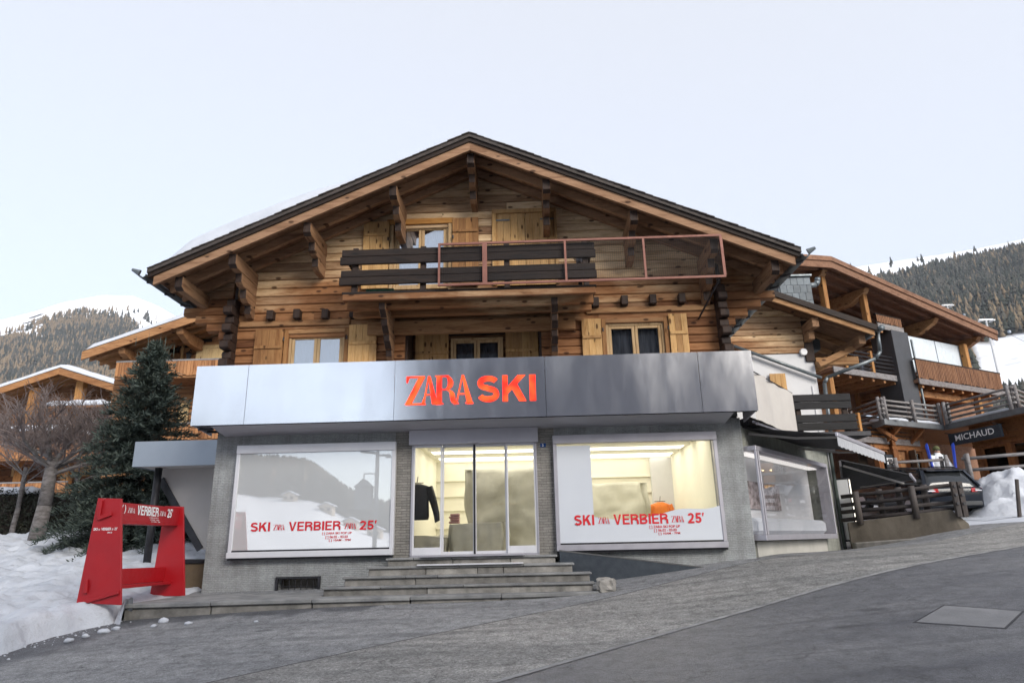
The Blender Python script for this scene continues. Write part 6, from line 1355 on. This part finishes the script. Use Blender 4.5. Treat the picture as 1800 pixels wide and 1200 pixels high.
def hedge(label, x0, x1, y0, y1, z0, z1, seed, n):
    T = thing('hedge', label, 'hedge', ((x0+x1)/2, y0, z0)); rg = np.random.default_rng(seed)
    P = rg.random((n, 3))*[x1-x0, y1-y0, z1-z0]+[x0, y0, z0]; P[:, 2] += .12*np.sin(P[:, 0]*2.1)*((P[:, 2]-z0)/(z1-z0))
    d = rg.normal(size=(n, 3)); d /= np.linalg.norm(d, axis=1)[:, None]; s = np.cross(d, rg.normal(size=(n, 3))); s /= np.linalg.norm(s, axis=1)[:, None]
    V = np.stack([P-s*.025, P+s*.025, P+d*.13], 1).reshape(-1, 3); link('foliage', fast_mesh('foliage', V, np.arange(3*n).reshape(-1, 3)), M['hedgeleaf'], T)
    B(x0+.2, x1-.2, y0+.25, y1-.2, z0-.3, z1-.15).build('stems', M['backing'], T)
    R_ = snowpad('snow_cap', [(x0, y0+.1), ((x0*2+x1)/3, y0+.1), ((x0*2+x1)/3, y1-.1), (x0, y1-.1)], z1-.08, .22, '', parent=T, seed=seed)
M['hedgeleaf'] = leafmat('hedge leaves', (.012, .016, .012), (.026, .030, .022), (.06, .056, .036))
a = at(-40, 900, 22.5); b = at(285, 900, 22.5); hedge('dark clipped hedge with a snow cap behind the bare tree', a.x, b.x, 22.0, 23.2, 1.6, at(40, 862, 22).z, 4, 26000)
# ------------------------------------------------------------------ neighbouring chalets on the left
def chalet_gable(T, cx, y, zap, hl, hr, slp, snow, wall_y, zbase, mat='orange_x', snow_th=.28, over=.0):
    zz = lambda x: zap-slp*abs(x-cx)
    for s, h in ((-1, hl), (1, hr)):
        e = cx+s*h; P = [(cx, y, zz(cx)), (e, y, zz(e)), (e, y, zz(e)-.12), (cx, y, zz(cx)-.12)]
        rf = MB().prism(P, (0, 9, 0)).build('roof', M['slate'], T)
        MB().prism([(cx, y-.04, zz(cx)-.06), (e, y-.04, zz(e)-.06), (e, y-.04, zz(e)-.42), (cx, y-.04, zz(cx)-.42)], (0, .07, 0)).build('rake_board', M[mat], rf)
        MB().prism([(cx, y+.05, zz(cx)-.122), (e, y+.05, zz(e)-.122), (e, y+.05, zz(e)-.16), (cx, y+.05, zz(cx)-.16)], (0, 8.8, 0)).build('soffit', M['soffitorange'], rf)
        for k in range(4): MB().prism([(cx, y+.5+k*.7, zz(cx)-.165), (e, y+.5+k*.7, zz(e)-.165), (e, y+.5+k*.7, zz(e)-.32), (cx, y+.5+k*.7, zz(cx)-.32)], (0, .13, 0)).build('rafter', M[mat], rf)
        if snow:
            nx, ny = 30, 14; V = []
            for j in range(ny):
                for i in range(nx):
                    u = i/(nx-1); v = j/(ny-1); xx = cx+(e-cx)*u*.985; yy = y+.0+8.6*v; ed = min(1, (1-u)/.06, v/.04+.35, (1-v)/.05); ed = max(0, ed)**.6
                    V.append((xx, yy, zz(xx)+.004+snow_th*ed*(1+.2*mnoise.noise((xx, yy, 2)))))
            ii = np.arange(nx*ny).reshape(ny, nx); F = np.stack([ii[:-1, :-1], ii[:-1, 1:], ii[1:, 1:], ii[1:, :-1]], -1).reshape(-1, 4)
            V = V+[(v[0], y+.0, zz(v[0])) for v in V[:nx]]; k0 = nx*ny; F = np.concatenate([F, np.array([(k0+i, k0+i+1, i+1, i) for i in range(nx-1)])])
            link('roof_snow', fast_mesh('roof_snow', np.array(V), F), M['snow'], rf, 0, True)
    return zz
M['soffitorange'] = wood('orange soffit', (.42, .24, .10), (.34, .18, .07), (.18, .09, .035), 'x', .2, 0, False)
CA = thing('chalet', 'orange timber chalet with snowy roof and slatted balconies behind the spruce', 'building', (-15, 28, 2.5))
yA = 26.8; tip = at(145, 620, yA); rs = at(345, 553, yA); slA = (rs.z-tip.z)/(rs.x-tip.x); cxA = -10.5; zapA = tip.z+slA*(cxA-tip.x)
zzA = chalet_gable(CA, cxA, yA, zapA+.1, cxA-tip.x, 6, slA, True, 29, 2.5)
wyA = 29.0; wxA = at(205, 640, wyA).x
z = 2.4
while z < zapA-.4:
    xl = max(wxA, cxA-(zapA-.45-z)/slA); plank(xl, -6.0, z, z+.24, wyA, 'plank', 'orange_x', CA); z += .24
B(wxA+.1, -6, wyA+.1, wyA+.3, 2.4, zapA-1.6).build('inner_wall', M['backing'], CA)
def slat_balcony(T, x0, x1, y0, y1, zd, zt, mat='slatmixA'):
    D = B(x0, x1, y0, y1, zd-.16, zd).build('balcony', M['orange_x'], T)
    B(x0-.03, x1, y0-.05, y0+.06, zt-.08, zt).build('handrail', M['greywood'], D, .01); B(x0, x1, y0-.02, y0+.05, zd+.02, zd+.1).build('bottom_rail', M['orange_x'], D)
    k = x0; n = 0; 
    while k < x1-.08:
        ww = RND.uniform(.11, .15); B(k, k+ww, y0-.055, y0-.022, zd-.05+RND.uniform(-.02, .03), zt-.082).build('slat', M[mat], D); k += ww+.018
    B(x0, x1, y0+.01, y0+.03, zd, zt-.09).build('slat_backing', M['backing'], D)
    return D
M['slatmixA'] = wood('orange slats', (.44, .22, .10), (.31, .14, .06), (.15, .06, .03), 'z', .45, 0, False)
ybA = 27.4; x0 = at(206, 640, ybA).x; zt = at(300, 632, ybA).z; zd = at(300, 658, ybA).z
DA = slat_balcony(CA, x0, -8.5, ybA, wyA, zd, zt)
x0b = at(298, 740, ybA).x; slat_balcony(CA, x0b-2.4, -8.5, ybA, wyA, zd-2.75, zt-2.75)
for px, py in ((318, 585), (215, 628)):
    s = at(px, py, yA+.4); zt_ = zzA(s.x)-.33; MB().prism([(s.x-.15, yA+.2, zt_), (s.x-.15, wyA, zt_), (s.x-.15, wyA, zt_-.5), (s.x-.15, yA+1.0, zt_-.5), (s.x-.15, yA+.3, zt_-.25)], (.3, 0, 0)).build('purlin', M['orange_x'], CA, .02)
w_ = at(292, 628, wyA); window(w_.x, w_.x+.8, zd+.05, zd+2.0, wyA-.06, 1, None, 'glass', .1, 'door', 'shutter', CA)
w_ = at(345, 628, wyA); shutter(w_.x, w_.x+1.7, zd+.6, zd+1.75, wyA-.05, 'paleboard', 5, (.1, .9), CA) if False else None
M['paleboard'] = wood('pale shutter boards', (.62, .46, .24), (.54, .38, .19), (.36, .22, .1), 'z', .1)
shutter(w_.x, w_.x+1.8, zd+.1, zd+1.75, wyA-.05, 'paleboard', 6, (.08, .92), CA); shutter(at(318, 700, wyA).x, at(335, 700, wyA).x, zd-2.6, zd-.9, wyA-.05, 'paleboard', 3, (.1, .9), CA)
ln = at(332, 625, wyA-.2); LN = thing('wall_lantern', 'small black lantern on the balcony wall of the orange chalet', 'lantern', (ln.x, wyA, ln.z))
MB().loft([[(ln.x+r*math.cos(t*math.pi/3), wyA-.2+r*math.sin(t*math.pi/3), ln.z+z) for t in range(6)] for z, r in ((-.22, .03), (-.2, .09), (.08, .13), (.1, .16), (.2, .03))]).build('lantern_body', M['iron'], LN); MB().path([(ln.x, wyA-.2, ln.z+.2), (ln.x, wyA-.1, ln.z+.32), (ln.x, wyA, ln.z+.25)], .02).build('lantern_bracket', M['iron'], LN)
# farther chalet at the left edge
CB = thing('chalet', 'far brown chalet with snowy gable roof behind the bare trees at the left edge', 'building', (-27, 38, 3))
M['brownorange'] = wood('brown orange boards', (.36, .18, .075), (.26, .12, .05), (.11, .05, .024), 'x', .2, 0, False)
yB = 36.0; ap = at(106, 645, yB); lf = at(0, 680, yB); slB = (ap.z-lf.z)/(ap.x-lf.x)
zzB = chalet_gable(CB, ap.x, yB, ap.z, 7.5, 4.8, slB, True, 38, 3, 'brownorange', .30)
M['brownwall'] = wood('brown wall boards', (.24, .12, .06), (.16, .08, .04), (.06, .03, .018), 'x', .3)
z = 3
while z < ap.z-.5:
    hw = (ap.z-.5-z)/slB; plank(max(ap.x-6.3, ap.x-hw), min(ap.x+3.4, ap.x+hw), z, z+.3, 38, 'plank', 'brownwall', CB); z += .3
for px in (140, 60): q = at(px, 700, 36.8); B(q.x-.22, q.x+.22, 36.6, 37.0, 3, zzB(q.x)-.4).build('post', M['beam_z'], CB, .02)
for y_, xa, xb in ((716, 90, 190), (760, 20, 125)):
    a = at(xa, y_, 35.6); b = at(xb, y_, 35.6); snowpad('ledge_snow', [(a.x, 35.2), (b.x, 35.2), (b.x, 37.6), (a.x, 37.6)], a.z, .35, '', parent=CB, seed=y_*.01); B(a.x, b.x, 35.2, 38, a.z-.12, a.z-.01).build('porch_roof', M['brownwall'], CB)
slat_balcony(CB, ap.x-7, ap.x+3.4, 35.2, 38, at(60, 803, 35.2).z, at(60, 778, 35.2).z)
slat_balcony(CB, ap.x-7.5, ap.x+2.5, 34.6, 38, at(60, 860, 34.6).z, at(60, 846, 34.6).z)
for px in (150, 100, 40): q = at(px, 815, 38); B(q.x-.5, q.x+.5, 37.9, 37.98, q.z-.7, q.z+.7).build('window', M['paleboard'], CB)
# ------------------------------------------------------------------ mountains
def azel(px, py):
    d = ray(px, py); return math.degrees(math.atan2(d.x, d.y)), math.degrees(math.atan2(d.z, math.hypot(d.x, d.y)))
def pixv(P):
    d = P-np.array(EYE); k = d @ np.array(_f); return 900+FPX*(d @ np.array(_r))/k, 600-FPX*(d @ np.array(_u))/k
def wob(P, s, ph=0): return (np.sin(P[:, 0]*s+ph)+np.sin(P[:, 1]*s*1.3+ph*2)+np.sin((P[:, 0]+P[:, 1])*s*.61+ph*3)+np.sin((P[:, 0]-P[:, 1])*s*1.9))/4
def snowrock(name, rock_amt):
    mt, nt, bs = base(name); bs.inputs['Roughness'].default_value = .9; bs.inputs['Specular IOR Level'].default_value = .1
    v = coords(nt, (1, 1, 1.6), (0, 0, 0), False); f = nz(nt, v, .012, 8, .65); f2 = nz(nt, v, .05, 6, .7)
    c = mixc(nt, ramp(nt, f2, ((.55, 0.0), (.68, rock_amt))), (.86, .88, .92), (.10, .085, .07)); c = mixc(nt, ramp(nt, f, ((.60, 0.0), (.74, rock_amt*.8))), c, (.30, .25, .20))
    va = nt.nodes.new('ShaderNodeAttribute'); va.attribute_name = 'wooded'; fl = mixc(nt, f2, (.05, .042, .034), (.13, .105, .08))
    c = mixc(nt, va.outputs['Fac'], c, fl); L(nt, c, bs.inputs['Base Color']); return mt
class Hill:
    def __init__(s, name, prof, r0, r1, mat, naz=150, nr=60, amp=.03, seed=0, back=.35, p=1.15):
        prof = sorted(prof); s.A = np.linspace(prof[0][0], prof[-1][0], naz); E = np.interp(s.A, [q[0] for q in prof], [q[1] for q in prof]); s.nr = nr; s.naz = naz
        Hr = np.tan(np.radians(E))*r1; V = np.zeros((nr+1, naz, 3))
        for j, t in enumerate(np.linspace(0, 1, nr)):
            for i in range(naz):
                a = math.radians(s.A[i]); r = r0+(r1-r0)*t; x, y = r*math.sin(a), r*math.cos(a); n = mnoise.fractal((x/r1*6, y/r1*6, seed), .9, 2.2, 6)
                V[j, i] = (x, y, EYE.z-8*(1-t)+Hr[i]*(t**p)+r1*amp*n*math.sin(math.pi*t))
        for i in range(naz):
            a = math.radians(s.A[i]); V[nr, i] = (r1*1.25*math.sin(a), r1*1.25*math.cos(a), Hr[i]*back)
        s.V = V; ii = np.arange(naz*(nr+1)).reshape(nr+1, naz); F = np.stack([ii[:-1, :-1], ii[:-1, 1:], ii[1:, 1:], ii[1:, :-1]], -1).reshape(-1, 4)[:, ::-1]
        s.me = fast_mesh(name, V.reshape(-1, 3), F); o = link(name, s.me, mat, None, 0, True); tag(o, kind='structure')
    def at(s, az, t):
        f = np.clip((az-s.A[0])/(s.A[-1]-s.A[0])*(s.naz-1), 0, s.naz-1.001); i = f.astype(int); u = (f-i)[:, None]; g = np.clip(t*(s.nr-1), 0, s.nr-1.001); j = g.astype(int); v = (g-j)[:, None]; V = s.V
        return (V[j, i]*(1-u)+V[j, i+1]*u)*(1-v)+(V[j+1, i]*(1-u)+V[j+1, i+1]*u)*v
    def wooded(s, mask):
        P = s.V.reshape(-1, 3); m_ = mask(P); at_ = s.me.attributes.new('wooded', 'FLOAT', 'POINT'); at_.data.foreach_set('value', np.clip((m_-.3)*2, 0, 1).astype(np.float32))
def tree_tpl(rg, kind):
    V = []; F = []; n = 6
    tiers = ((.02, .45, .20), (.28, .68, .165), (.52, .86, .115), (.74, 1.0, .065)) if kind == 0 else ((.10, .62, .12), (.36, .82, .105), (.60, 1.0, .07))
    for z0, z1, r in tiers:
        i = len(V)
        for k in range(n):
            a = 6.283*k/n+rg.random(); rr = r*(.6+.8*rg.random()); V.append((rr*math.cos(a), rr*math.sin(a), z0+(rg.random()-.5)*.10))
        V.append(((rg.random()-.5)*.03, (rg.random()-.5)*.03, z1))
        for k in range(n): F.append((i+k, i+(k+1) % n, i+n))
    i = len(V); V += [(.022, 0, -.05), (-.014, .02, -.05), (-.014, -.02, -.05), (0, 0, .5)]; F += [(i, i+1, i+3), (i+1, i+2, i+3), (i+2, i, i+3)]
    return np.array(V), np.array(F)
M['fir'] = plain('far firs', (.026, .032, .026), (.045, .050, .036), .9, 0, .05)
M['larch'] = plain('warm lit bare larches', (.15, .11, .068), (.22, .165, .10), .9, 0, .05)  # winter brown, brightened to stand for warm sun on the left hill
M['greyfir'] = plain('greyish firs', (.062, .060, .050), (.085, .080, .064), .9, 0, .05)
def forest(name, label, hill_, a0, a1, t0, t1, n, h0, h1, seed, mask, larch=.3):
    rg = np.random.default_rng(seed); N = n*3; az = a0+(a1-a0)*rg.random(N); t = np.sqrt(t0*t0+(t1*t1-t0*t0)*rg.random(N)); P = hill_.at(az, t); k = mask(P)
    ok = rg.random(N) < k; P = P[ok][:n]; m_ = len(P)
    lk = (wob(P, .011, seed)*.5+rg.normal(size=m_)*.30) > (1-2*larch)*.5
    ti = np.where(lk, rg.integers(4, 8, m_), rg.integers(0, 4, m_)); h = h0+(h1-h0)*rg.random(m_); a = rg.random(m_)*6.28; w_ = 1.0+.5*rg.random(m_); mi = np.where(lk, 1, np.where(rg.random(m_) < .35, 2, 0))
    Vs, Fs, Ms, off = [], [], [], 0
    for q in range(8):
        V, F = tree_tpl(rg, 0 if q < 4 else 1); s = ti == q
        if not s.any(): continue
        c, sn, hh, ww, Q = np.cos(a[s])[:, None], np.sin(a[s])[:, None], h[s][:, None], w_[s][:, None], P[s]
        X = (V[:, 0]*c-V[:, 1]*sn)*hh*ww+Q[:, :1]; Y = (V[:, 0]*sn+V[:, 1]*c)*hh*ww+Q[:, 1:2]; Z = V[:, 2]*hh+Q[:, 2:]-.06*hh
        Vs.append(np.stack([X, Y, Z], -1).reshape(-1, 3)); k_ = s.sum(); Fs.append((F[None]+np.arange(k_)[:, None, None]*len(V)+off).reshape(-1, 3)); Ms.append(np.repeat(mi[s], len(F))); off += k_*len(V)
    me = fast_mesh(name, np.concatenate(Vs), np.concatenate(Fs))
    for q in ('fir', 'larch', 'greyfir'): me.materials.append(M[q])
    me.polygons.foreach_set('material_index', np.concatenate(Ms).astype(np.int32)); me.update()
    return tag(link(name, me, None), label, 'forest', None, 'stuff')
HP = lambda L_: [azel(*q) for q in L_]
LPROF = HP([(0, 562), (60, 547), (110, 531), (180, 518), (235, 520), (280, 538), (310, 556), (350, 585)])
LPROF = [(LPROF[0][0]-22, 9.5), (LPROF[0][0]-8, LPROF[0][1]-1.2)]+LPROF+[(LPROF[-1][0]+10, LPROF[-1][1]-3), (LPROF[-1][0]+22, 5)]
hl = Hill('mountain_left', LPROF, 700, 2600, snowrock('snowy mountainside', .5), 170, 70, .022, 1.3)
def lmask(P):
    px, py = pixv(P); lim = np.where(px < 120, 606-.36*np.maximum(0, px), np.where(px < 200, 563+.03*(px-120), 566+.7*(px-200)))+9*wob(P, .006, 5)
    m_ = np.where(py < lim-14, .012, np.where(py < lim, .3, 1.0)); return np.where((px > 0) & (px < 75) & (py > 573) & (py < 594), .06, m_)
hl.wooded(lmask)
forest('forest', 'mixed fir and larch forest covering the lower snowy mountain at the left', hl, LPROF[2][0]-8, LPROF[-3][0]+3, .05, .86, 15000, 15, 26, 4, lmask, .48)  # larch share raised here, so tree colour carries the warm sunlit tone
for k in range(5):
    row = MB(); tx0, tx1, ty = 22+10*k, 100-5*k, 551-5.5*k
    for j in range(8):
        px = tx0+(tx1-tx0)*j/7; a = azel(px, ty-.12*(px-22))[0]; t = .93-.035*(4-k); p = hl.at(np.array([a]), np.array([t]))[0]; row.box(p[0]-8, p[0]+8, p[1]-.4, p[1]+.4, p[2], p[2]+2.2)
    tag(row.build('avalanche_fence', M['iron']), ['lowest', 'second lowest', 'middle', 'second highest', 'topmost'][k]+' thin dark avalanche fence line on the snowy left summit', 'fence', 'avalanche fences', 'stuff')
RPROF = HP([(1330, 500), (1400, 484), (1510, 468), (1600, 455), (1700, 440), (1800, 420), (1950, 395)])
RPROF = [(RPROF[0][0]-14, 12)]+RPROF+[(RPROF[-1][0]+14, 27), (RPROF[-1][0]+40, 26)]
hr = Hill('mountain_right', RPROF, 220, 1500, snowrock('wooded mountainside', .3), 150, 60, .012, 4.1)
def rmask(P):
    px, py = pixv(P); m_ = np.where(py < 493-.19*(px-1520)+6*wob(P, .02, 2), .012, 1.0)
    return np.where((px > 1700) & (py > 585) & (py < 700) & (py > 600-.25*(px-1735)) & (px > 1700+.25*(py-585)), .0, m_)
hr.wooded(rmask)
forest('forest', 'dark conifer forest on the steep slope behind the right chalets', hr, RPROF[0][0]+2, RPROF[-2][0]+4, .08, .97, 19000, 10, 20, 9, rmask, .12)
# chair lift: pylons and cabins over the trees
def at_r(px, py, r):
    d = ray(px, py); k = r/math.hypot(d.x, d.y); return EYE+d*k
for k, (px, py) in enumerate(((1665, 537), (1733, 563))):
    p = at_r(px, py, 420-90*k); T = thing('lift_pylon', ['pale lift pylon head just above the tall chalet roof, farther one', 'pale lift pylon head above the roof end of the tall chalet, nearer one'][k], 'pylon', (p.x, p.y, p.z-25), 'lift pylons')
    MB().tube((p.x, p.y, p.z-25), (p.x, p.y, p.z), .5, .35).build('mast', M['plaster'], T); MB().box(p.x-2.8, p.x+2.8, p.y-.4, p.y+.4, p.z, p.z+.6).build('crossarm', M['white'], T)
    for s in (-2.4, 2.4): MB().box(p.x+s-.35, p.x+s+.35, p.y-1.5, p.y+1.5, p.z-.6, p.z-.05).build('sheave', M['white'], T)
for k, (px, py) in enumerate(((1695, 553), (1752, 585), (1774, 583))):
    p = at_r(px, py, 380-60*k); T = thing('lift_cabin', ['pale lift cabin between the two pylons', 'pale lift cabin hanging right of the roof end', 'pale lift cabin rightmost of the three'][k], 'cable car', (p.x, p.y, p.z), 'lift cabins')
    MB().loft([[(p.x+a*math.cos(t*math.pi/4), p.y+a*math.sin(t*math.pi/4), p.z+z) for t in range(8)] for z, a in ((-.55, .4), (-.4, .5), (.3, .5), (.5, .3))]).build('cabin', M['bluegrey'], T, 0, True); MB().tube((p.x, p.y, p.z+.5), (p.x, p.y, p.z+1.6), .04).build('hanger', M['iron'], T)
a = at_r(1640, 526, 440); b = at_r(1735, 563, 330); c = at_r(1815, 600, 240)
for dx, lab in ((-2.2, 'thin lift cable on the left side of the pylons'), (2.2, 'thin lift cable on the right side of the pylons')):
    tag(MB().path([(a.x+dx, a.y, a.z), (b.x+dx, b.y, b.z), (c.x+dx, c.y, c.z)], .05, 4).build('lift_cable', M['iron']), lab, 'cable', 'lift cables')
# ------------------------------------------------------------------ across the street, behind the camera (seen in the glass and the metal)
BP = [(180-a, e) for a, e in HP([(380, 800), (425, 815), (470, 818), (530, 826), (560, 850), (600, 880), (640, 903), (700, 915)])]
BP = sorted(BP); BP = [(BP[0][0]-40, 3.5), (BP[0][0]-10, 2)]+BP+[(BP[-1][0]+10, 9), (BP[-1][0]+35, 7)]
hb = Hill('mountain_behind', BP, 120, 800, snowrock('wooded slope behind', .2), 110, 50, .006, 7.7)
def bmask(P): r = np.hypot(P[:, 0], P[:, 1]); return np.where(r < 380+60*wob(P, .02, 3), .001, 1.0)
hb.wooded(bmask)
forest('forest', 'dark wooded slope mirrored in the left shop window', hb, BP[2][0]-4, BP[-2][0], .2, .97, 7000, 12, 20, 15, bmask, .25)
def far_house(k, az, t, label):
    p = hb.at(np.array([az]), np.array([t]))[0]; x, y, z = p; T = thing('far_house', label, 'building', (x, y, z), 'houses on the slope behind')
    M.setdefault('housewall', plain('cream render', (.55, .47, .38), (.5, .42, .33), .9))
    MB().prism([(x-3.5, y-3, z-3), (x+3.5, y-3, z-3), (x+3.5, y-3, z+3.5), (x, y-3, z+5), (x-3.5, y-3, z+3.5)], (0, 6, 0)).build('wall', M['housewall'], T)
    for s_ in (-1, 1): MB().prism([(x, y-3.8, z+5.7), (x+s_*4.6, y-3.8, z+3.6), (x+s_*4.6, y-3.8, z+3.1), (x, y-3.8, z+5.2)], (0, 7.6, 0)).build('roof', M['snow'], T)
    for q in (-2.6, .9): MB().box(x+q, x+q+1.5, y+3.0, y+3.05, z+.8, z+2.4).build('window', M['carglass'], T)
for k, (az, t, lab) in enumerate(((201, .40, 'cream house on the mirrored slope, highest and leftmost'), (198, .36, 'cream house on the mirrored slope, second from left'), (196, .33, 'cream house on the mirrored slope, third from left'), (194, .30, 'cream house on the mirrored slope, fourth from left'), (191.5, .28, 'cream house on the mirrored slope, rightmost and lowest'))): far_house(k, az, t, lab)
HT = thing('street_hotel', 'tall dark timber hotel across the street, mirrored in the metal fascia', 'building', (6, -16, -1))
M['hotelwood'] = wood('dark hotel boarding', (.225, .23, .26), (.20, .205, .235), (.165, .17, .20), 'x', .1, 0, False, stain=.1)
B(-8.3, 24, -28, -16, -2, 15.4).build('wall', M['hotelwood'], HT)
for s in (-1, 1): MB().prism([(7.85, -28.8, 19.0), (7.85+s*17.5, -28.8, 15.6), (7.85+s*17.5, -28.8, 15.3), (7.85, -28.8, 18.7)], (0, 14.2, 0)).build('roof', M['slate'], HT)
for j in range(2):
    for i in range(7):
        x = -6.5+i*4.0; z = 1.2+j*3.0; W_ = B(x, x+1.5, -16.02, -15.95, z, z+1.6).build('window', M['carglass'], HT); B(x-.1, x+1.6, -15.95, -15.86, z-.12, z-.002).build('sill', M['beam_x'], W_)
ly = -4.5; MY = 2*14.39-ly            # where the mirror image of the lamp appears to stand
def mir(px, py): p = at(px, py, MY); return p.x, p.z
lx, zt = mir(664, 793); LP_ = thing('street_lamp', 'tall street lamp with a hanging house-shaped box, mirrored in the left window', 'street lamp', (lx, ly, -.3))
M['galv'] = plain('galvanised steel', (.24, .26, .28), (.28, .30, .32), .6, .3, 3)
MB().tube((lx, ly, -.6), (lx, ly, zt), .12, .09, 12).build('pole', M['galv'], LP_, 0, True)
a = mir(634, 793); MB().path([(lx, ly, zt-.1), (a[0], ly, a[1])], .06).build('lamp_arm', M['galv'], LP_); a = mir(683, 801); MB().path([(lx, ly, zt-.2), (a[0], ly, a[1]+.05)], .05).build('lamp_arm', M['galv'], LP_); MB().tube((a[0], ly, a[1]-.08), (a[0], ly, a[1]+.08), .16, .08).build('lamp_head', M['galv'], LP_)
b0 = mir(626, 896); b1 = mir(654, 856); ap_ = mir(640, 842); br_ = mir(640, 832); br2 = mir(662, 832)
MB().path([(lx, ly, br2[1]-.3), (lx-.1, ly, br2[1]), (br_[0], ly, br_[1]), (ap_[0], ly, ap_[1]-.02)], .03).build('bracket', M['galv'], LP_); MB().path([(lx, ly, b0[1]-.1), (b0[0], ly, b0[1]-.1)], .025).build('bracket', M['galv'], LP_)
HB = thing('hanging_box', 'grey house-shaped box hanging from the street lamp', 'box', (ap_[0], ly, b0[1]))
MB().box(b0[0], b1[0], ly-.35, ly+.35, b0[1], b1[1]).build('box_body', M['galv'], HB); MB().prism([(b0[0]-.08, ly-.4, b1[1]+.001), (b1[0]+.08, ly-.4, b1[1]+.001), ((b0[0]+b1[0])/2, ly-.4, ap_[1])], (0, .8, 0)).build('box_roof', M['galv'], HB)
# ------------------------------------------------------------------ cover plates in the carriageway
CV = [groundhit(*q) for q in ((1606, 1095), (1660, 1064), (1800, 1075), (1768, 1106))]
HC = thing('road_cover', 'rectangular concrete cover plate let into the road at the right', 'manhole cover', tuple(CV[0]))
def onroad(u, v): 
    p = CV[0].lerp(CV[1], u).lerp(CV[3].lerp(CV[2], u), v); return p.x, p.y, G(p.x, p.y)
def plate(u0, u1, v0, v1, dz0, dz1, name, mat):
    q = [onroad(u, v) for u, v in ((u0, v0), (u0, v1), (u1, v1), (u1, v0))]; MB().hexa([(a, b, c+dz0) for a, b, c in q]+[(a, b, c+dz1) for a, b, c in q]).build(name, mat, HC)
M['coverc'] = plain('worn concrete plate', (.15, .152, .158), (.225, .225, .23), .85, 0, 2, .8, 30)
plate(.03, .97, .02, .98, -.05, .013, 'cover_plate', M['coverc'])
plate(-.01, 1.01, -.008, 1.008, -.06, .0105, 'cover_frame', M['iron'])

# ------------------------------------------------------------------ mountain air
def haze(dens):
    mt = bpy.data.materials.new('mountain haze'); mt.use_nodes = True; nt = mt.node_tree; nt.nodes.clear(); o = nt.nodes.new('ShaderNodeOutputMaterial')
    v = nt.nodes.new('ShaderNodeVolumePrincipled'); v.inputs['Color'].default_value = (.80, .87, 1, 1); v.inputs['Density'].default_value = dens; v.inputs['Anisotropy'].default_value = .2; L(nt, v.outputs[0], o.inputs['Volume'])
    tag(B(-4600, 4600, -4600, 4600, -60, 1150).build('haze', mt), 'thin pale mountain haze filling the valley', 'haze', None, 'stuff')
haze(1.1e-4)
